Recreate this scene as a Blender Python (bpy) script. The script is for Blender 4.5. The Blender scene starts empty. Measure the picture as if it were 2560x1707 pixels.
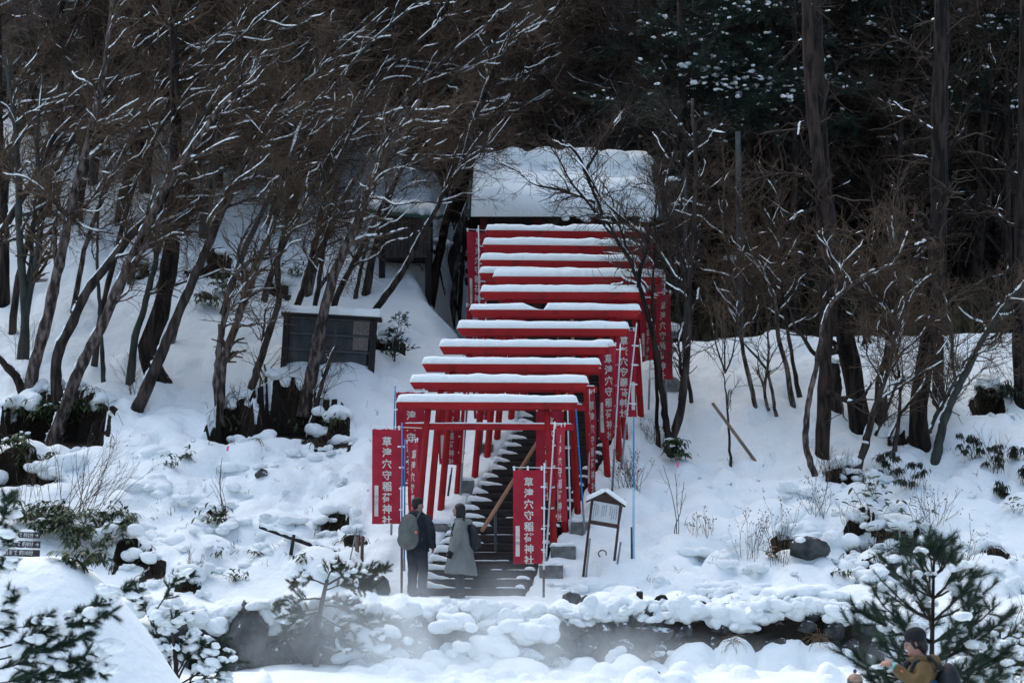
import bpy, bmesh, math, random
import numpy as np
from mathutils import Vector, Matrix

# ------------------------------------------------------------------ camera, sky, sun, exposure
scn = bpy.context.scene
col = scn.collection
FPX = 6052.0                      # focal length in photo pixels (photo 2560 x 1707)
PITCH = math.atan((1609 - 853.5) / FPX)
CAM = np.array([0.0, 0.0, 1.6])
cd = bpy.data.cameras.new('camera'); cam = bpy.data.objects.new('camera', cd); col.objects.link(cam)
cam.location = CAM; cam.rotation_euler = (math.pi / 2 + PITCH, 0, 0)
cd.sensor_width = 36; cd.lens = 36 * FPX / 2560; cd.clip_start = 0.5; cd.clip_end = 600
cd.dof.use_dof = True; cd.dof.focus_distance = 45; cd.dof.aperture_fstop = 4.0
scn.camera = cam
world = bpy.data.worlds.new('World'); scn.world = world; world.use_nodes = True
wn = world.node_tree.nodes; wl = world.node_tree.links
bg = wn['Background']; sky = wn.new('ShaderNodeTexSky'); sky.sky_type = 'NISHITA'
SUN_EL, SUN_AZ = math.radians(64), math.radians(-35)
sky.sun_disc = False; sky.sun_elevation = SUN_EL; sky.sun_rotation = SUN_AZ
sky.dust_density = 3.0; sky.air_density = 1.0; sky.ozone_density = 1.0
wl.new(sky.outputs[0], bg.inputs[0]); bg.inputs[1].default_value = 0.13
sd = bpy.data.lights.new('sun', 'SUN'); sun = bpy.data.objects.new('sun', sd); col.objects.link(sun)
sd.energy = 1.0; sd.angle = math.radians(90); sd.color = (0.96, 1.0, 0.98)
sdir = Vector((math.sin(SUN_AZ) * math.cos(SUN_EL), math.cos(SUN_AZ) * math.cos(SUN_EL), math.sin(SUN_EL)))
sun.rotation_euler = sdir.to_track_quat('Z', 'Y').to_euler(); sun.location = (0, 0, 60)
scn.view_settings.view_transform = 'Standard'; scn.view_settings.look = 'None'
scn.view_settings.exposure = 0.80; scn.view_settings.gamma = 1.0
scn.render.engine = 'CYCLES'
scn.cycles.max_bounces = 6; scn.cycles.diffuse_bounces = 3; scn.cycles.transparent_max_bounces = 8
scn.cycles.volume_bounces = 2; scn.cycles.volume_step_rate = 1.0; scn.cycles.volume_max_steps = 48

# ------------------------------------------------------------------ helpers
rng = np.random.default_rng(7)
random.seed(7)
FW = np.array([0, math.cos(PITCH), math.sin(PITCH)]); UP = np.array([0, -math.sin(PITCH), math.cos(PITCH)]); RT = np.array([1.0, 0, 0])

def ray(u, v):
    return FW + RT * ((u - 1280) / FPX) + UP * ((853.5 - v) / FPX)
def P(u, v, y):
    d = ray(u, v); return CAM + d * (y / d[1])
def ppm(y):                       # photo pixels per metre at depth y
    return FPX / y

def tag(o, label=None, cat=None, group=None, kind=None):
    if label: o['label'] = label
    if cat: o['category'] = cat
    if group: o['group'] = group
    if kind: o['kind'] = kind
    return o
def link(name, me, mats=(), parent=None):
    o = bpy.data.objects.new(name, me); col.objects.link(o)
    for m in mats: me.materials.append(m)
    if parent is not None: o.parent = parent
    return o
def thing(name, label, cat, loc=(0, 0, 0), group=None, rz=0.0):
    o = bpy.data.objects.new(name, None); col.objects.link(o)
    o.empty_display_size = 0.1; o.location = loc; o.rotation_euler = (0, 0, rz)
    return tag(o, label, cat, group)

def np_mesh(name, V, Fs, smooth=True, matidx=None):
    """V (n,3); Fs list of (m,k) index arrays"""
    me = bpy.data.meshes.new(name)
    V = np.ascontiguousarray(V, dtype=np.float32)
    Fs = [np.asarray(f, dtype=np.int32) for f in Fs if len(f)]
    me.vertices.add(len(V)); me.vertices.foreach_set('co', V.ravel())
    li = np.concatenate([f.ravel() for f in Fs]); tot = np.concatenate([np.full(len(f), f.shape[1], np.int32) for f in Fs])
    st = np.concatenate([[0], np.cumsum(tot)[:-1]]).astype(np.int32)
    me.loops.add(len(li)); me.loops.foreach_set('vertex_index', li)
    me.polygons.add(len(tot)); me.polygons.foreach_set('loop_start', st)
    try: me.polygons.foreach_set('loop_total', tot)
    except Exception: pass
    me.polygons.foreach_set('use_smooth', np.full(len(tot), smooth, dtype=bool))
    if matidx is not None: me.polygons.foreach_set('material_index', np.asarray(matidx, np.int32))
    me.update(calc_edges=True); me.validate()
    return me

def unit(a): return a / np.maximum(np.linalg.norm(a, axis=-1, keepdims=True), 1e-9)

def tubes_geo(paths, radii, k, cap=True):
    """paths (B,P,3), radii (B,P) -> V, [F]"""
    paths = np.asarray(paths, float); radii = np.asarray(radii, float)
    B, Pn, _ = paths.shape
    T = np.gradient(paths, axis=1); T = unit(T)
    t0 = T[:, 0]; ref = np.where(np.abs(t0[:, 2:3]) > 0.9, np.array([1.0, 0, 0]), np.array([0, 0, 1.0])); a_ = unit(np.cross(t0, ref)); aa = [a_]
    for j in range(1, Pn): a_ = unit(a_ - T[:, j] * (a_ * T[:, j]).sum(1, keepdims=True)); aa.append(a_)   # carried along without twist
    a = np.stack(aa, 1); b = np.cross(T, a)
    th = np.arange(k) * 2 * math.pi / k
    V = paths[:, :, None, :] + radii[:, :, None, None] * (a[:, :, None, :] * np.cos(th)[None, None, :, None] + b[:, :, None, :] * np.sin(th)[None, None, :, None])
    idx = np.arange(B * Pn * k).reshape(B, Pn, k)
    q = np.stack([idx[:, :-1, :], np.roll(idx[:, :-1, :], -1, 2), np.roll(idx[:, 1:, :], -1, 2), idx[:, 1:, :]], -1).reshape(-1, 4)
    Fs = [q]
    if cap:
        Fs.append(idx[:, 0, ::-1].reshape(-1, k)); Fs.append(idx[:, -1, :].reshape(-1, k))
    return V.reshape(-1, 3), Fs

class Geo:
    """collects geometry of ONE part"""
    def __init__(s): s.V = []; s.F = []; s.n = 0; s.M = []
    def add(s, V, Fs, m=0):
        V = np.asarray(V, float).reshape(-1, 3)
        for f in Fs:
            f = np.asarray(f)
            if len(f): s.F.append(f + s.n); s.M.append(np.full(len(f), m))
        s.V.append(V); s.n += len(V); return s
    def box(s, c, size, R=None, m=0, taper=None):
        x, y, z = np.array(size) / 2.0
        V = np.array([[i, j, k] for k in (-z, z) for j in (-y, y) for i in (-x, x)], float)
        if taper: V[4:, 0] *= taper; V[4:, 1] *= taper
        if R is not None: V = V @ np.array(R).T
        s.add(V + np.array(c), [np.array([[0, 2, 3, 1], [4, 5, 7, 6], [0, 1, 5, 4], [2, 6, 7, 3], [0, 4, 6, 2], [1, 3, 7, 5]])], m); return s
    def tube(s, pts, r, k=8, m=0):
        pts = np.asarray(pts, float)
        rr = np.full(len(pts), r) if np.isscalar(r) else np.asarray(r, float)
        V, F = tubes_geo(pts[None], rr[None], k); s.add(V, F, m); return s
    def ell(s, c, rad, n=10, m=0, R=None, noise=0.0, seed=0):
        th = np.linspace(0, math.pi, n + 1)[1:-1]; ph = np.arange(2 * n) * math.pi / n
        V = np.concatenate([[[0, 0, 1]], np.stack([np.outer(np.sin(th), np.cos(ph)), np.outer(np.sin(th), np.sin(ph)), np.outer(np.cos(th), np.ones(2 * n))], -1).reshape(-1, 3), [[0, 0, -1]]])
        if noise:
            g = np.random.default_rng(seed); w = g.normal(size=(6, 3)) * 1.7; ph0 = g.uniform(0, 6.28, 6)
            V = V * (1 + noise * np.sin(V @ w.T + ph0).sum(1) / 2.5)[:, None]
        V = V * np.array(rad)
        if R is not None: V = V @ np.array(R).T
        k = 2 * n; r = len(th)
        idx = 1 + np.arange(r * k).reshape(r, k)
        q = np.stack([idx[:-1], idx[1:], np.roll(idx[1:], -1, 1), np.roll(idx[:-1], -1, 1)], -1).reshape(-1, 4)
        t1 = np.stack([np.zeros(k, int), idx[0], np.roll(idx[0], -1)], -1); t2 = np.stack([np.full(k, len(V) - 1), np.roll(idx[-1], -1), idx[-1]], -1)
        s.add(V + np.array(c), [q, t1, t2], m); return s
    def build(s, name, mats, parent=None, smooth=False, loc=None):
        V = np.concatenate(s.V)
        if loc is not None: V = V - np.array(loc)
        ks = {}
        for f, m in zip(s.F, s.M): ks.setdefault(f.shape[1], []).append((f, m))
        Fs = [np.concatenate([a for a, _ in v]) for v in ks.values()]; mi = np.concatenate([np.concatenate([b for _, b in v]) for v in ks.values()])
        me = np_mesh(name, V, Fs, smooth, mi)
        o = link(name, me, mats if isinstance(mats, (list, tuple)) else [mats], parent)
        if loc is not None and parent is None: o.location = loc
        return o

def rotm(rx=0, ry=0, rz=0):
    from mathutils import Euler
    return np.array(Euler((rx, ry, rz)).to_matrix())

def soften(o, width, seg=2):
    """bevel one mesh object's edges"""
    bm = bmesh.new(); bm.from_mesh(o.data)
    bmesh.ops.remove_doubles(bm, verts=bm.verts, dist=1e-5)
    bmesh.ops.bevel(bm, geom=[e for e in bm.edges if len(e.link_faces) == 2 and e.calc_face_angle(0) > 0.4], offset=width, segments=seg, affect='EDGES', profile=0.5)
    bm.to_mesh(o.data); bm.free(); return o

def remesh(o, voxel, smooth=1):
    """fuse the shells of one mesh into a single continuous surface"""
    m = o.modifiers.new('r', 'REMESH'); m.mode = 'VOXEL'; m.voxel_size = voxel; m.use_smooth_shade = True
    if smooth:
        sm = o.modifiers.new('s', 'SMOOTH'); sm.iterations = smooth; sm.factor = 0.5
    dg = bpy.context.evaluated_depsgraph_get()
    me = bpy.data.meshes.new_from_object(o.evaluated_get(dg), depsgraph=dg)
    mats = [x for x in o.data.materials]
    o.modifiers.clear(); o.data = me
    me.materials.clear()
    for x in mats: me.materials.append(x)
    return o

def fuse(ge, name, mats, parent, vox, sm=1, folds=0.0, seed=1):
    o = remesh(ge.build(name, mats, parent, True), vox, sm)
    if folds:                       # cloth creases: displace along the normals
        me = o.data; n = len(me.vertices); co = np.empty(n * 3, np.float32); me.vertices.foreach_get('co', co); co = co.reshape(-1, 3).astype(float); nr = np.empty(n * 3, np.float32); me.vertices.foreach_get('normal', nr); nr = nr.reshape(-1, 3)
        g_ = np.random.default_rng(seed); d = np.zeros(n)
        for k in range(5): w_ = g_.normal(size=3) * np.array([9, 9, 26]); d += (1 - np.abs(np.sin(co @ w_ + g_.uniform(0, 6) + 1.3 * np.sin(co @ (g_.normal(size=3) * 11))))) * (1 if k < 3 else .5)
        co += nr * ((d - d.mean()) * folds)[:, None]; me.vertices.foreach_set('co', co.astype(np.float32).ravel()); me.update()
    return o

# ------------------------------------------------------------------ materials
def mat(name, c1, c2=None, rough=0.8, scale=6.0, stretch=(1, 1, 1), bump=0.0, bscale=None, detail=4.0, ramp=(0.35, 0.65), spec=0.3, metal=0.0, extra=None, sss=0.0):
    m = bpy.data.materials.new(name); m.use_nodes = True
    n = m.node_tree.nodes; l = m.node_tree.links; b = n['Principled BSDF']
    b.inputs['Roughness'].default_value = rough; b.inputs['Specular IOR Level'].default_value = spec; b.inputs['Metallic'].default_value = metal
    tc = n.new('ShaderNodeTexCoord'); mp = n.new('ShaderNodeMapping'); mp.inputs['Scale'].default_value = stretch
    l.new(tc.outputs['Object'], mp.inputs['Vector'])
    nz = n.new('ShaderNodeTexNoise'); nz.inputs['Scale'].default_value = scale; nz.inputs['Detail'].default_value = detail
    l.new(mp.outputs[0], nz.inputs['Vector'])
    r = n.new('ShaderNodeValToRGB'); r.color_ramp.elements[0].position = ramp[0]; r.color_ramp.elements[1].position = ramp[1]
    r.color_ramp.elements[0].color = (*c1, 1); r.color_ramp.elements[1].color = (*(c2 or c1), 1)
    l.new(nz.outputs['Fac'], r.inputs[0]); l.new(r.outputs[0], b.inputs['Base Color'])
    if bump:
        bn = n.new('ShaderNodeTexNoise'); bn.inputs['Scale'].default_value = bscale or scale * 2; bn.inputs['Detail'].default_value = 5
        l.new(mp.outputs[0], bn.inputs['Vector'])
        bp = n.new('ShaderNodeBump'); bp.inputs['Strength'].default_value = 1.0; bp.inputs['Distance'].default_value = bump
        l.new(bn.outputs['Fac'], bp.inputs['Height']); l.new(bp.outputs[0], b.inputs['Normal'])
    if sss:
        b.inputs['Subsurface Weight'].default_value = sss; b.inputs['Subsurface Radius'].default_value = (0.05, 0.06, 0.08)
    m.diffuse_color = (*c1, 1)
    return m

SNOWC = (0.79, 0.86, 0.88)
M = {}
M['snow'] = mat('snow', SNOWC, (0.82, 0.88, 0.90), 0.9, 3, bump=0.02, bscale=11, detail=7, spec=0.2)
M['bark_pale'] = mat('pale_bark', (0.022, 0.017, 0.015), (0.165, 0.132, 0.120), 0.9, 13, (1, 1, 0.35), 0.035, 14, ramp=(.42, .66), detail=7)
M['bark_mid'] = mat('brown_bark', (0.012, 0.010, 0.009), (0.060, 0.046, 0.040), 0.9, 10, (1, 1, 0.25), 0.035, 14, ramp=(.40, .62))
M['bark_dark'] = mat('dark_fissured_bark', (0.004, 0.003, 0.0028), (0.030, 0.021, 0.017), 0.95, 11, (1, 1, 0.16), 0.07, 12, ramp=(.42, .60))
M['bark_green'] = mat('mossy_bark', (0.018, 0.023, 0.022), (0.052, 0.060, 0.056), 0.9, 8, (1, 1, 0.3), 0.02, 16)
M['bark_red'] = mat('red_pine_bark', (0.020, 0.008, 0.006), (0.075, 0.028, 0.018), 0.9, 9, (1, 1, 0.3), 0.03, 14)
M['bark_grey'] = mat('grey_pine_bark', (0.008, 0.0055, 0.0045), (0.044, 0.030, 0.024), 0.95, 11, (1, 1, 0.22), 0.06, 14, ramp=(.40, .62))
M['twig'] = mat('brown_twig', (0.045, 0.030, 0.020), (0.125, 0.088, 0.060), 0.9, 1.2)
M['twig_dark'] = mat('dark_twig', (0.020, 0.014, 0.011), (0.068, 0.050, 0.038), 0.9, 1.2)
M['twig_hazed'] = mat('hazed_grey_twig', (0.075, 0.062, 0.054), (0.170, 0.142, 0.122), 0.9, 1.2)  # grey haze behind the shrine put into a lighter twig colour
M['undergrowth'] = mat('olive_undergrowth', (0.030, 0.028, 0.014), (0.095, 0.085, 0.045), 0.9, .8)
M['needle'] = mat('pine_needle', (0.012, 0.030, 0.022), (0.040, 0.075, 0.045), 0.6, 3)
M['needle_olive'] = mat('olive_pine_needle', (0.035, 0.045, 0.020), (0.100, 0.108, 0.048), 0.6, 3)
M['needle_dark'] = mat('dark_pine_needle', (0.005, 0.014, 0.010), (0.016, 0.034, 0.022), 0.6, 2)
M['leaf'] = mat('bamboo_grass_leaf', (0.015, 0.032, 0.012), (0.055, 0.075, 0.030), 0.5, 5)
M['leaf_dark'] = mat('drooping_leaf', (0.008, 0.014, 0.008), (0.022, 0.032, 0.018), 0.5, 5)
M['earth'] = mat('dark_earth', (0.006, 0.005, 0.004), (0.030, 0.021, 0.015), 0.95, 7, bump=0.03, bscale=20)
M['rock'] = mat('wet_grey_rock', (0.010, 0.011, 0.013), (0.075, 0.080, 0.083), 0.7, 4.5, bump=0.06, bscale=7, detail=8)
M['stone'] = mat('pale_stone', (0.10, 0.105, 0.105), (0.20, 0.21, 0.205), 0.85, 8, bump=0.01, bscale=30)
M['step'] = mat('wet_dark_step', (0.020, 0.016, 0.016), (0.046, 0.037, 0.034), 0.8, 5, (0.4, 1, 2.5), 0.01, 20)
M['dry_dark'] = mat('dark_dry_grass', (0.030, 0.022, 0.012), (0.075, 0.055, 0.030), 0.9, 6)
M['dry'] = mat('dry_grass', (0.10, 0.065, 0.035), (0.24, 0.17, 0.10), 0.9, 6)

def red_paint():
    m = mat('vermilion_paint', (0.26, 0.006, 0.010), (0.33, 0.009, 0.012), 0.62, 3, (0.6, 1, 1), 0.006, 10, spec=0.25)
    n = m.node_tree.nodes; l = m.node_tree.links; b = n['Principled BSDF']
    src = b.inputs['Base Color'].links[0].from_socket
    vo = n.new('ShaderNodeTexNoise'); vo.inputs['Scale'].default_value = 4.0; vo.inputs['Detail'].default_value = 7
    oi = n.new('ShaderNodeObjectInfo'); tc = n.new('ShaderNodeTexCoord'); ad = n.new('ShaderNodeVectorMath'); ad.operation = 'ADD'
    l.new(tc.outputs['Object'], ad.inputs[0]); l.new(oi.outputs['Location'], ad.inputs[1]); l.new(ad.outputs[0], vo.inputs['Vector'])
    rp = n.new('ShaderNodeValToRGB'); rp.color_ramp.elements[0].position = 0.56; rp.color_ramp.elements[1].position = 0.80
    l.new(vo.outputs['Fac'], rp.inputs[0])
    mx = n.new('ShaderNodeMixRGB'); mx.inputs[2].default_value = (0.10, 0.006, 0.008, 1)
    l.new(rp.outputs[0], mx.inputs[0]); l.new(src, mx.inputs[1]); l.new(mx.outputs[0], b.inputs['Base Color'])
    return m
def dusted(m, thr=.60, nzmin=.15):
    """old snow caught in the hollows of the upper faces"""
    n = m.node_tree.nodes; l = m.node_tree.links; b = n['Principled BSDF']; src = b.inputs['Base Color'].links[0].from_socket
    tc = n.new('ShaderNodeTexCoord'); z = n.new('ShaderNodeTexNoise'); z.inputs['Scale'].default_value = 7; z.inputs['Detail'].default_value = 6; z.inputs['Roughness'].default_value = .65; l.new(tc.outputs['Object'], z.inputs['Vector'])
    ge_ = n.new('ShaderNodeNewGeometry'); sp = n.new('ShaderNodeSeparateXYZ'); l.new(ge_.outputs['Normal'], sp.inputs[0]); ma = n.new('ShaderNodeMath'); ma.operation = 'MULTIPLY_ADD'; ma.inputs[1].default_value = .22; l.new(sp.outputs['Z'], ma.inputs[0]); l.new(z.outputs['Fac'], ma.inputs[2])
    r = n.new('ShaderNodeValToRGB'); r.color_ramp.elements[0].position = thr; r.color_ramp.elements[1].position = thr + .05; l.new(ma.outputs[0], r.inputs[0])
    mx = n.new('ShaderNodeMixRGB'); mx.inputs[2].default_value = (*SNOWC, 1); l.new(r.outputs[0], mx.inputs[0]); l.new(src, mx.inputs[1]); l.new(mx.outputs[0], b.inputs['Base Color'])
dusted(M['rock'], .69); dusted(M['bark_dark'], .74)
M['red'] = red_paint()
def cloth(name, c1, c2, tr):
    m = mat(name, c1, c2, 0.85, 5, bump=0.002, bscale=60)
    n = m.node_tree.nodes; l = m.node_tree.links; b = n['Principled BSDF']; out = n['Material Output']
    t = n.new('ShaderNodeBsdfTranslucent'); ms = n.new('ShaderNodeMixShader'); ms.inputs[0].default_value = tr
    l.new(b.inputs['Base Color'].links[0].from_socket, t.inputs['Color'])
    l.new(b.outputs[0], ms.inputs[1]); l.new(t.outputs[0], ms.inputs[2]); l.new(ms.outputs[0], out.inputs['Surface'])
    return m
M['banner'] = cloth('red_banner_cloth', (0.30, 0.016, 0.036), (0.36, 0.024, 0.046), 0.25)
M['lettering'] = mat('pale_grey_print', (0.50, 0.50, 0.47), (0.58, 0.58, 0.55), 0.9, 8)
M['strip'] = mat('off_white_strip', (0.52, 0.53, 0.49), (0.58, 0.58, 0.54), 0.9, 8)
M['ink'] = mat('faded_grey_ink', (0.20, 0.21, 0.20), (0.25, 0.26, 0.25), 0.9, 8)
M['black_ink'] = mat('dark_print', (0.05, 0.055, 0.06), (0.09, 0.09, 0.10), 0.9, 8)
M['white_metal'] = mat('white_plastic_pole', (0.60, 0.63, 0.66), (0.68, 0.70, 0.72), 0.5, 6)
M['blue'] = mat('blue_plastic_pole', (0.02, 0.16, 0.40), (0.025, 0.19, 0.46), 0.45, 6)
M['pale_blue'] = mat('pale_blue_pole', (0.28, 0.45, 0.60), (0.32, 0.50, 0.65), 0.5, 6)
M['grey_metal'] = mat('grey_steel', (0.17, 0.19, 0.205), (0.24, 0.26, 0.275), 0.55, 8)
M['dark_metal'] = mat('dark_grey_steel', (0.035, 0.045, 0.052), (0.060, 0.070, 0.076), 0.6, 8)
M['brown_paint'] = mat('brown_painted_steel', (0.075, 0.045, 0.045), (0.105, 0.070, 0.066), 0.6, 8)
M['brown_wood'] = mat('brown_stained_wood', (0.045, 0.028, 0.026), (0.085, 0.052, 0.046), 0.75, 6, (1, 1, 4), 0.004, 30)
M['pale_wood'] = mat('weathered_wood', (0.13, 0.10, 0.075), (0.22, 0.175, 0.13), 0.8, 6, (1, 1, 0.3), 0.004, 20)
M['rail_wood'] = mat('bare_wood_rail', (0.27, 0.145, 0.085), (0.36, 0.205, 0.125), 0.7, 6, (1, 0.3, 0.3), 0.003, 20)
M['dark_wood'] = mat('dark_weathered_wood', (0.010, 0.009, 0.010), (0.030, 0.027, 0.028), 0.85, 7, (6, 6, 0.5), 0.006, 20)
M['plank'] = mat('weathered_planks', (0.035, 0.028, 0.026), (0.085, 0.070, 0.062), 0.85, 6, (5, 5, 0.4), 0.006, 20)
M['black'] = mat('black_paint', (0.006, 0.007, 0.008), (0.011, 0.012, 0.013), 0.7, 5)
M['shrine_red'] = mat('dark_red_wood', (0.045, 0.006, 0.006), (0.075, 0.012, 0.010), 0.7, 5)
M['green_roof'] = mat('green_copper_edge', (0.014, 0.062, 0.052), (0.024, 0.085, 0.070), 0.6, 5)
M['panel_grey'] = mat('grey_faded_board', (0.022, 0.027, 0.032), (0.052, 0.060, 0.067), 0.7, 4, (1, 1, 0.5))
M['paper'] = mat('weathered_notice', (0.13, 0.11, 0.10), (0.21, 0.18, 0.165), 0.9, 25)
M['white_panel'] = mat('white_info_panel', (0.50, 0.54, 0.57), (0.56, 0.60, 0.62), 0.6, 5)
M['sign_brown'] = mat('dark_brown_sign_plank', (0.030, 0.026, 0.030), (0.050, 0.042, 0.046), 0.8, 6, (0.5, 1, 3))
M['sign_white'] = mat('white_sign_lettering', (0.62, 0.66, 0.68), (0.70, 0.73, 0.75), 0.8, 6)
M['pink'] = mat('pink_ribbon', (0.75, 0.06, 0.16), (0.80, 0.09, 0.20), 0.6, 6)
M['skin'] = mat('skin', (0.30, 0.165, 0.12), (0.36, 0.21, 0.16), 0.6, 10)
M['hair'] = mat('black_hair', (0.007, 0.007, 0.009), (0.016, 0.015, 0.017), 0.55, 30, (1, 1, 0.15))
M['navy'] = mat('dark_navy_cloth', (0.010, 0.014, 0.022), (0.022, 0.028, 0.038), 0.85, 7, bump=0.01, bscale=9)
M['jeans'] = mat('dark_denim', (0.018, 0.022, 0.032), (0.034, 0.040, 0.052), 0.9, 9, bump=0.006, bscale=12)
M['pack_grey'] = mat('grey_green_nylon', (0.085, 0.095, 0.090), (0.125, 0.135, 0.128), 0.8, 7, bump=0.006, bscale=14)
M['pack_black'] = mat('black_nylon', (0.008, 0.010, 0.014), (0.020, 0.023, 0.028), 0.7, 8, bump=0.008, bscale=16)
M['coat'] = mat('grey_green_coat', (0.135, 0.147, 0.143), (0.180, 0.192, 0.187), 0.85, 6, (1, 1, 0.5), 0.012, 7)
M['black_cloth'] = mat('black_cloth', (0.006, 0.007, 0.010), (0.014, 0.015, 0.020), 0.9, 20, bump=0.003, bscale=60)
M['tan'] = mat('tan_jacket', (0.085, 0.054, 0.020), (0.125, 0.082, 0.034), 0.8, 6, bump=0.008, bscale=9)
M['blue_cloth'] = mat('blue_jacket', (0.010, 0.050, 0.105), (0.016, 0.070, 0.140), 0.8, 6, bump=0.006, bscale=9)
M['beige_knit'] = mat('beige_knit', (0.30, 0.20, 0.14), (0.42, 0.30, 0.22), 0.9, 40, bump=0.006, bscale=70)
M['grey_knit'] = mat('grey_knit', (0.085, 0.072, 0.082), (0.13, 0.11, 0.12), 0.9, 40, bump=0.006, bscale=70)
M['purple'] = mat('purple_yarn', (0.10, 0.045, 0.14), (0.15, 0.07, 0.20), 0.9, 40)
M['orange'] = mat('orange_tag', (0.70, 0.17, 0.06), (0.75, 0.2, 0.08), 0.6, 20)
M['teal'] = mat('teal_cuff', (0.12, 0.33, 0.34), (0.15, 0.38, 0.40), 0.7, 20)
M['glass_grey'] = mat('spectacle_frame', (0.20, 0.21, 0.23), (0.25, 0.26, 0.28), 0.3, 20)
M['lamp_glass'] = mat('floodlight_glass', (0.03, 0.035, 0.04), (0.05, 0.055, 0.06), 0.2, 5)
# ------------------------------------------------------------------ terrain
def sstep(a, b, x):
    t = np.clip((x - a) / (b - a), 0, 1); return t * t * (3 - 2 * t)
PY = [-60, 22, 29, 34, 38.2, 39.0, 39.45, 40.6, 42.2, 70, 110, 160]
PZ = [0, 0, .25, .80, 1.12, 1.25, 2.08, 2.28, 2.42, 19.8, 44, 70]
QY = [-60, 22, 29, 34, 38.2, 39.0, 39.45, 40.6, 42.2, 51.3, 53.5, 60, 80, 110, 160]
QZ = [0, 0, .25, .80, 1.12, 1.25, 2.08, 2.24, 2.40, 8.15, 8.25, 7.6, 7.2, 24, 52]
LY = [-60, 22, 29, 34, 37, 42.2, 70, 110, 160]
LZ = [0, 0, .5, 1.1, 1.6, 2.6, 20.0, 44, 70]
def stair_c(y):                       # centre line of the staircase
    return np.interp(y, [40, 42.3, 47.3, 60], [-0.80, -0.80, 1.13, 1.20])
def stair_z(y):
    return 2.42 + 0.68 * (np.asarray(y) - 42.3)
def base(X, Y):
    zc = np.interp(Y, PY, PZ); zr = np.interp(Y, QY, QZ); zl = np.interp(Y, LY, LZ)
    w = sstep(2.6, 4.6, X); z = zc * (1 - w) + zr * w
    wl_ = sstep(-5.0, -6.0, X); z = z * (1 - wl_) + zl * wl_
    # shrine terrace
    t = sstep(-2.1, -1.0, X + .5 * fbm(X / 1.2, Y / 1.2, 61, 2)) * (1 - sstep(4.0, 5.0, X)) * sstep(50.2, 51.2, Y) * (1 - sstep(58.5, 61, Y))
    z = z * (1 - t) + 7.95 * t
    # banks of the stairs follow its slope
    d = np.abs(X - stair_c(Y)); t = (1 - sstep(1.0, 2.6, d)) * sstep(42.2, 43.0, Y) * (1 - sstep(50.4, 51.0, Y))
    z = z * (1 - t) + (stair_z(Y) + 0.10) * t
    # smooth snow mounds
    d = np.hypot(np.maximum(np.abs(X + 6.3) - 0.5, 0) / 1.45, (Y - 31.4) / 1.25); z = z + 1.93 * np.exp(-d ** 2.7)
    d = np.hypot((X + 2.86) / 0.34, (Y - 28.0) / 0.45); z = z + 1.14 * np.exp(-d ** 2)
    return z

def _hash(i, j, s):
    n = (i * 374761393 + j * 668265263 + s * 974634721) & 0x7fffffff
    n = (n ^ (n >> 13)) * 1274126177 & 0x7fffffff
    return ((n ^ (n >> 16)) & 0xffff) / 65535.0
def vnoise(X, Y, s=0):
    i = np.floor(X).astype(np.int64); j = np.floor(Y).astype(np.int64); fx = X - i; fy = Y - j
    fx = fx * fx * (3 - 2 * fx); fy = fy * fy * (3 - 2 * fy)
    return (_hash(i, j, s) * (1 - fx) + _hash(i + 1, j, s) * fx) * (1 - fy) + (_hash(i, j + 1, s) * (1 - fx) + _hash(i + 1, j + 1, s) * fx) * fy
def fbm(X, Y, s=0, o=3):
    r = 0; a = 1.0; f = 1.0
    for k in range(o):
        r = r + a * (vnoise(X * f, Y * f, s + k) - 0.5); a *= 0.5; f *= 2.03
    return r

def hit_base(u, v, y0=30.0, y1=75.0, fn=None):
    ys = np.arange(y0, y1, 0.04); d = ray(u, v); s = ys / d[1]
    X = CAM[0] + d[0] * s; Z = CAM[2] + d[2] * s
    H = (fn or base)(X, ys)
    k = np.nonzero(H >= Z)[0]
    return (X[k[0]], ys[k[0]]) if len(k) else (X[-1], ys[-1])

# snow-covered boulders and tussocks: lumps (x, y, r, h)
LUMPS = []
def lump_field(n, u0, u1, v0, v1, r0, r1, hk=0.55, seed=1, y0=36.0):
    g = np.random.default_rng(seed)
    for _ in range(n):
        u, v = g.uniform(u0, u1), g.uniform(v0, v1); x, y = hit_base(u, v, y0)
        r = g.uniform(r0, r1) * g.uniform(0.55, 1.0); LUMPS.append((x, y, r, r * hk * g.uniform(0.6, 1.2)))
lump_field(170, 300, 960, 1010, 1420, .12, .48, .72, 11)
lump_field(60, 0, 620, 900, 1250, .2, .55, .6, 12)
lump_field(44, 560, 1000, 830, 1060, .3, .75, .55, 13)
lump_field(200, 1500, 2560, 1230, 1530, .13, .52, .75, 14)
lump_field(44, 1560, 2560, 950, 1260, .2, .6, .5, 15)
lump_field(60, 2050, 2560, 1030, 1330, .15, .5, .7, 25)
lump_field(24, 1600, 2560, 860, 960, .3, .7, .35, 16)
lump_field(60, 1620, 2140, 1610, 1720, .08, .34, .95, 17, 35.0)
lump_field(70, 860, 1640, 1640, 1720, .08, .30, .8, 27, 35.0)
lump_field(130, 480, 2140, 1480, 1535, .06, .20, .8, 18, 39.4)
lump_field(26, 0, 900, 500, 860, .3, .8, .35, 19)
lump_field(24, 1560, 1700, 980, 1200, .15, .35, .5, 20)
lump_field(16, 900, 1010, 850, 940, .25, .5, .5, 21)
for u, v, r, h in [(760, 930, .95, .55), (880, 965, .6, .40), (660, 900, .5, .3), (1730, 1640, .5, .42), (1830, 1655, .42, .5), (1960, 1640, .55, .5), (1570, 1680, .3, .2), (1130, 1670, .3, .28), (1000, 1680, .3, .2), (2060, 1660, .5, .45), (1300, 1680, .4, .25)]:
    x, y = hit_base(u, v, 35); LUMPS.append((x, y, r, h))
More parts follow.
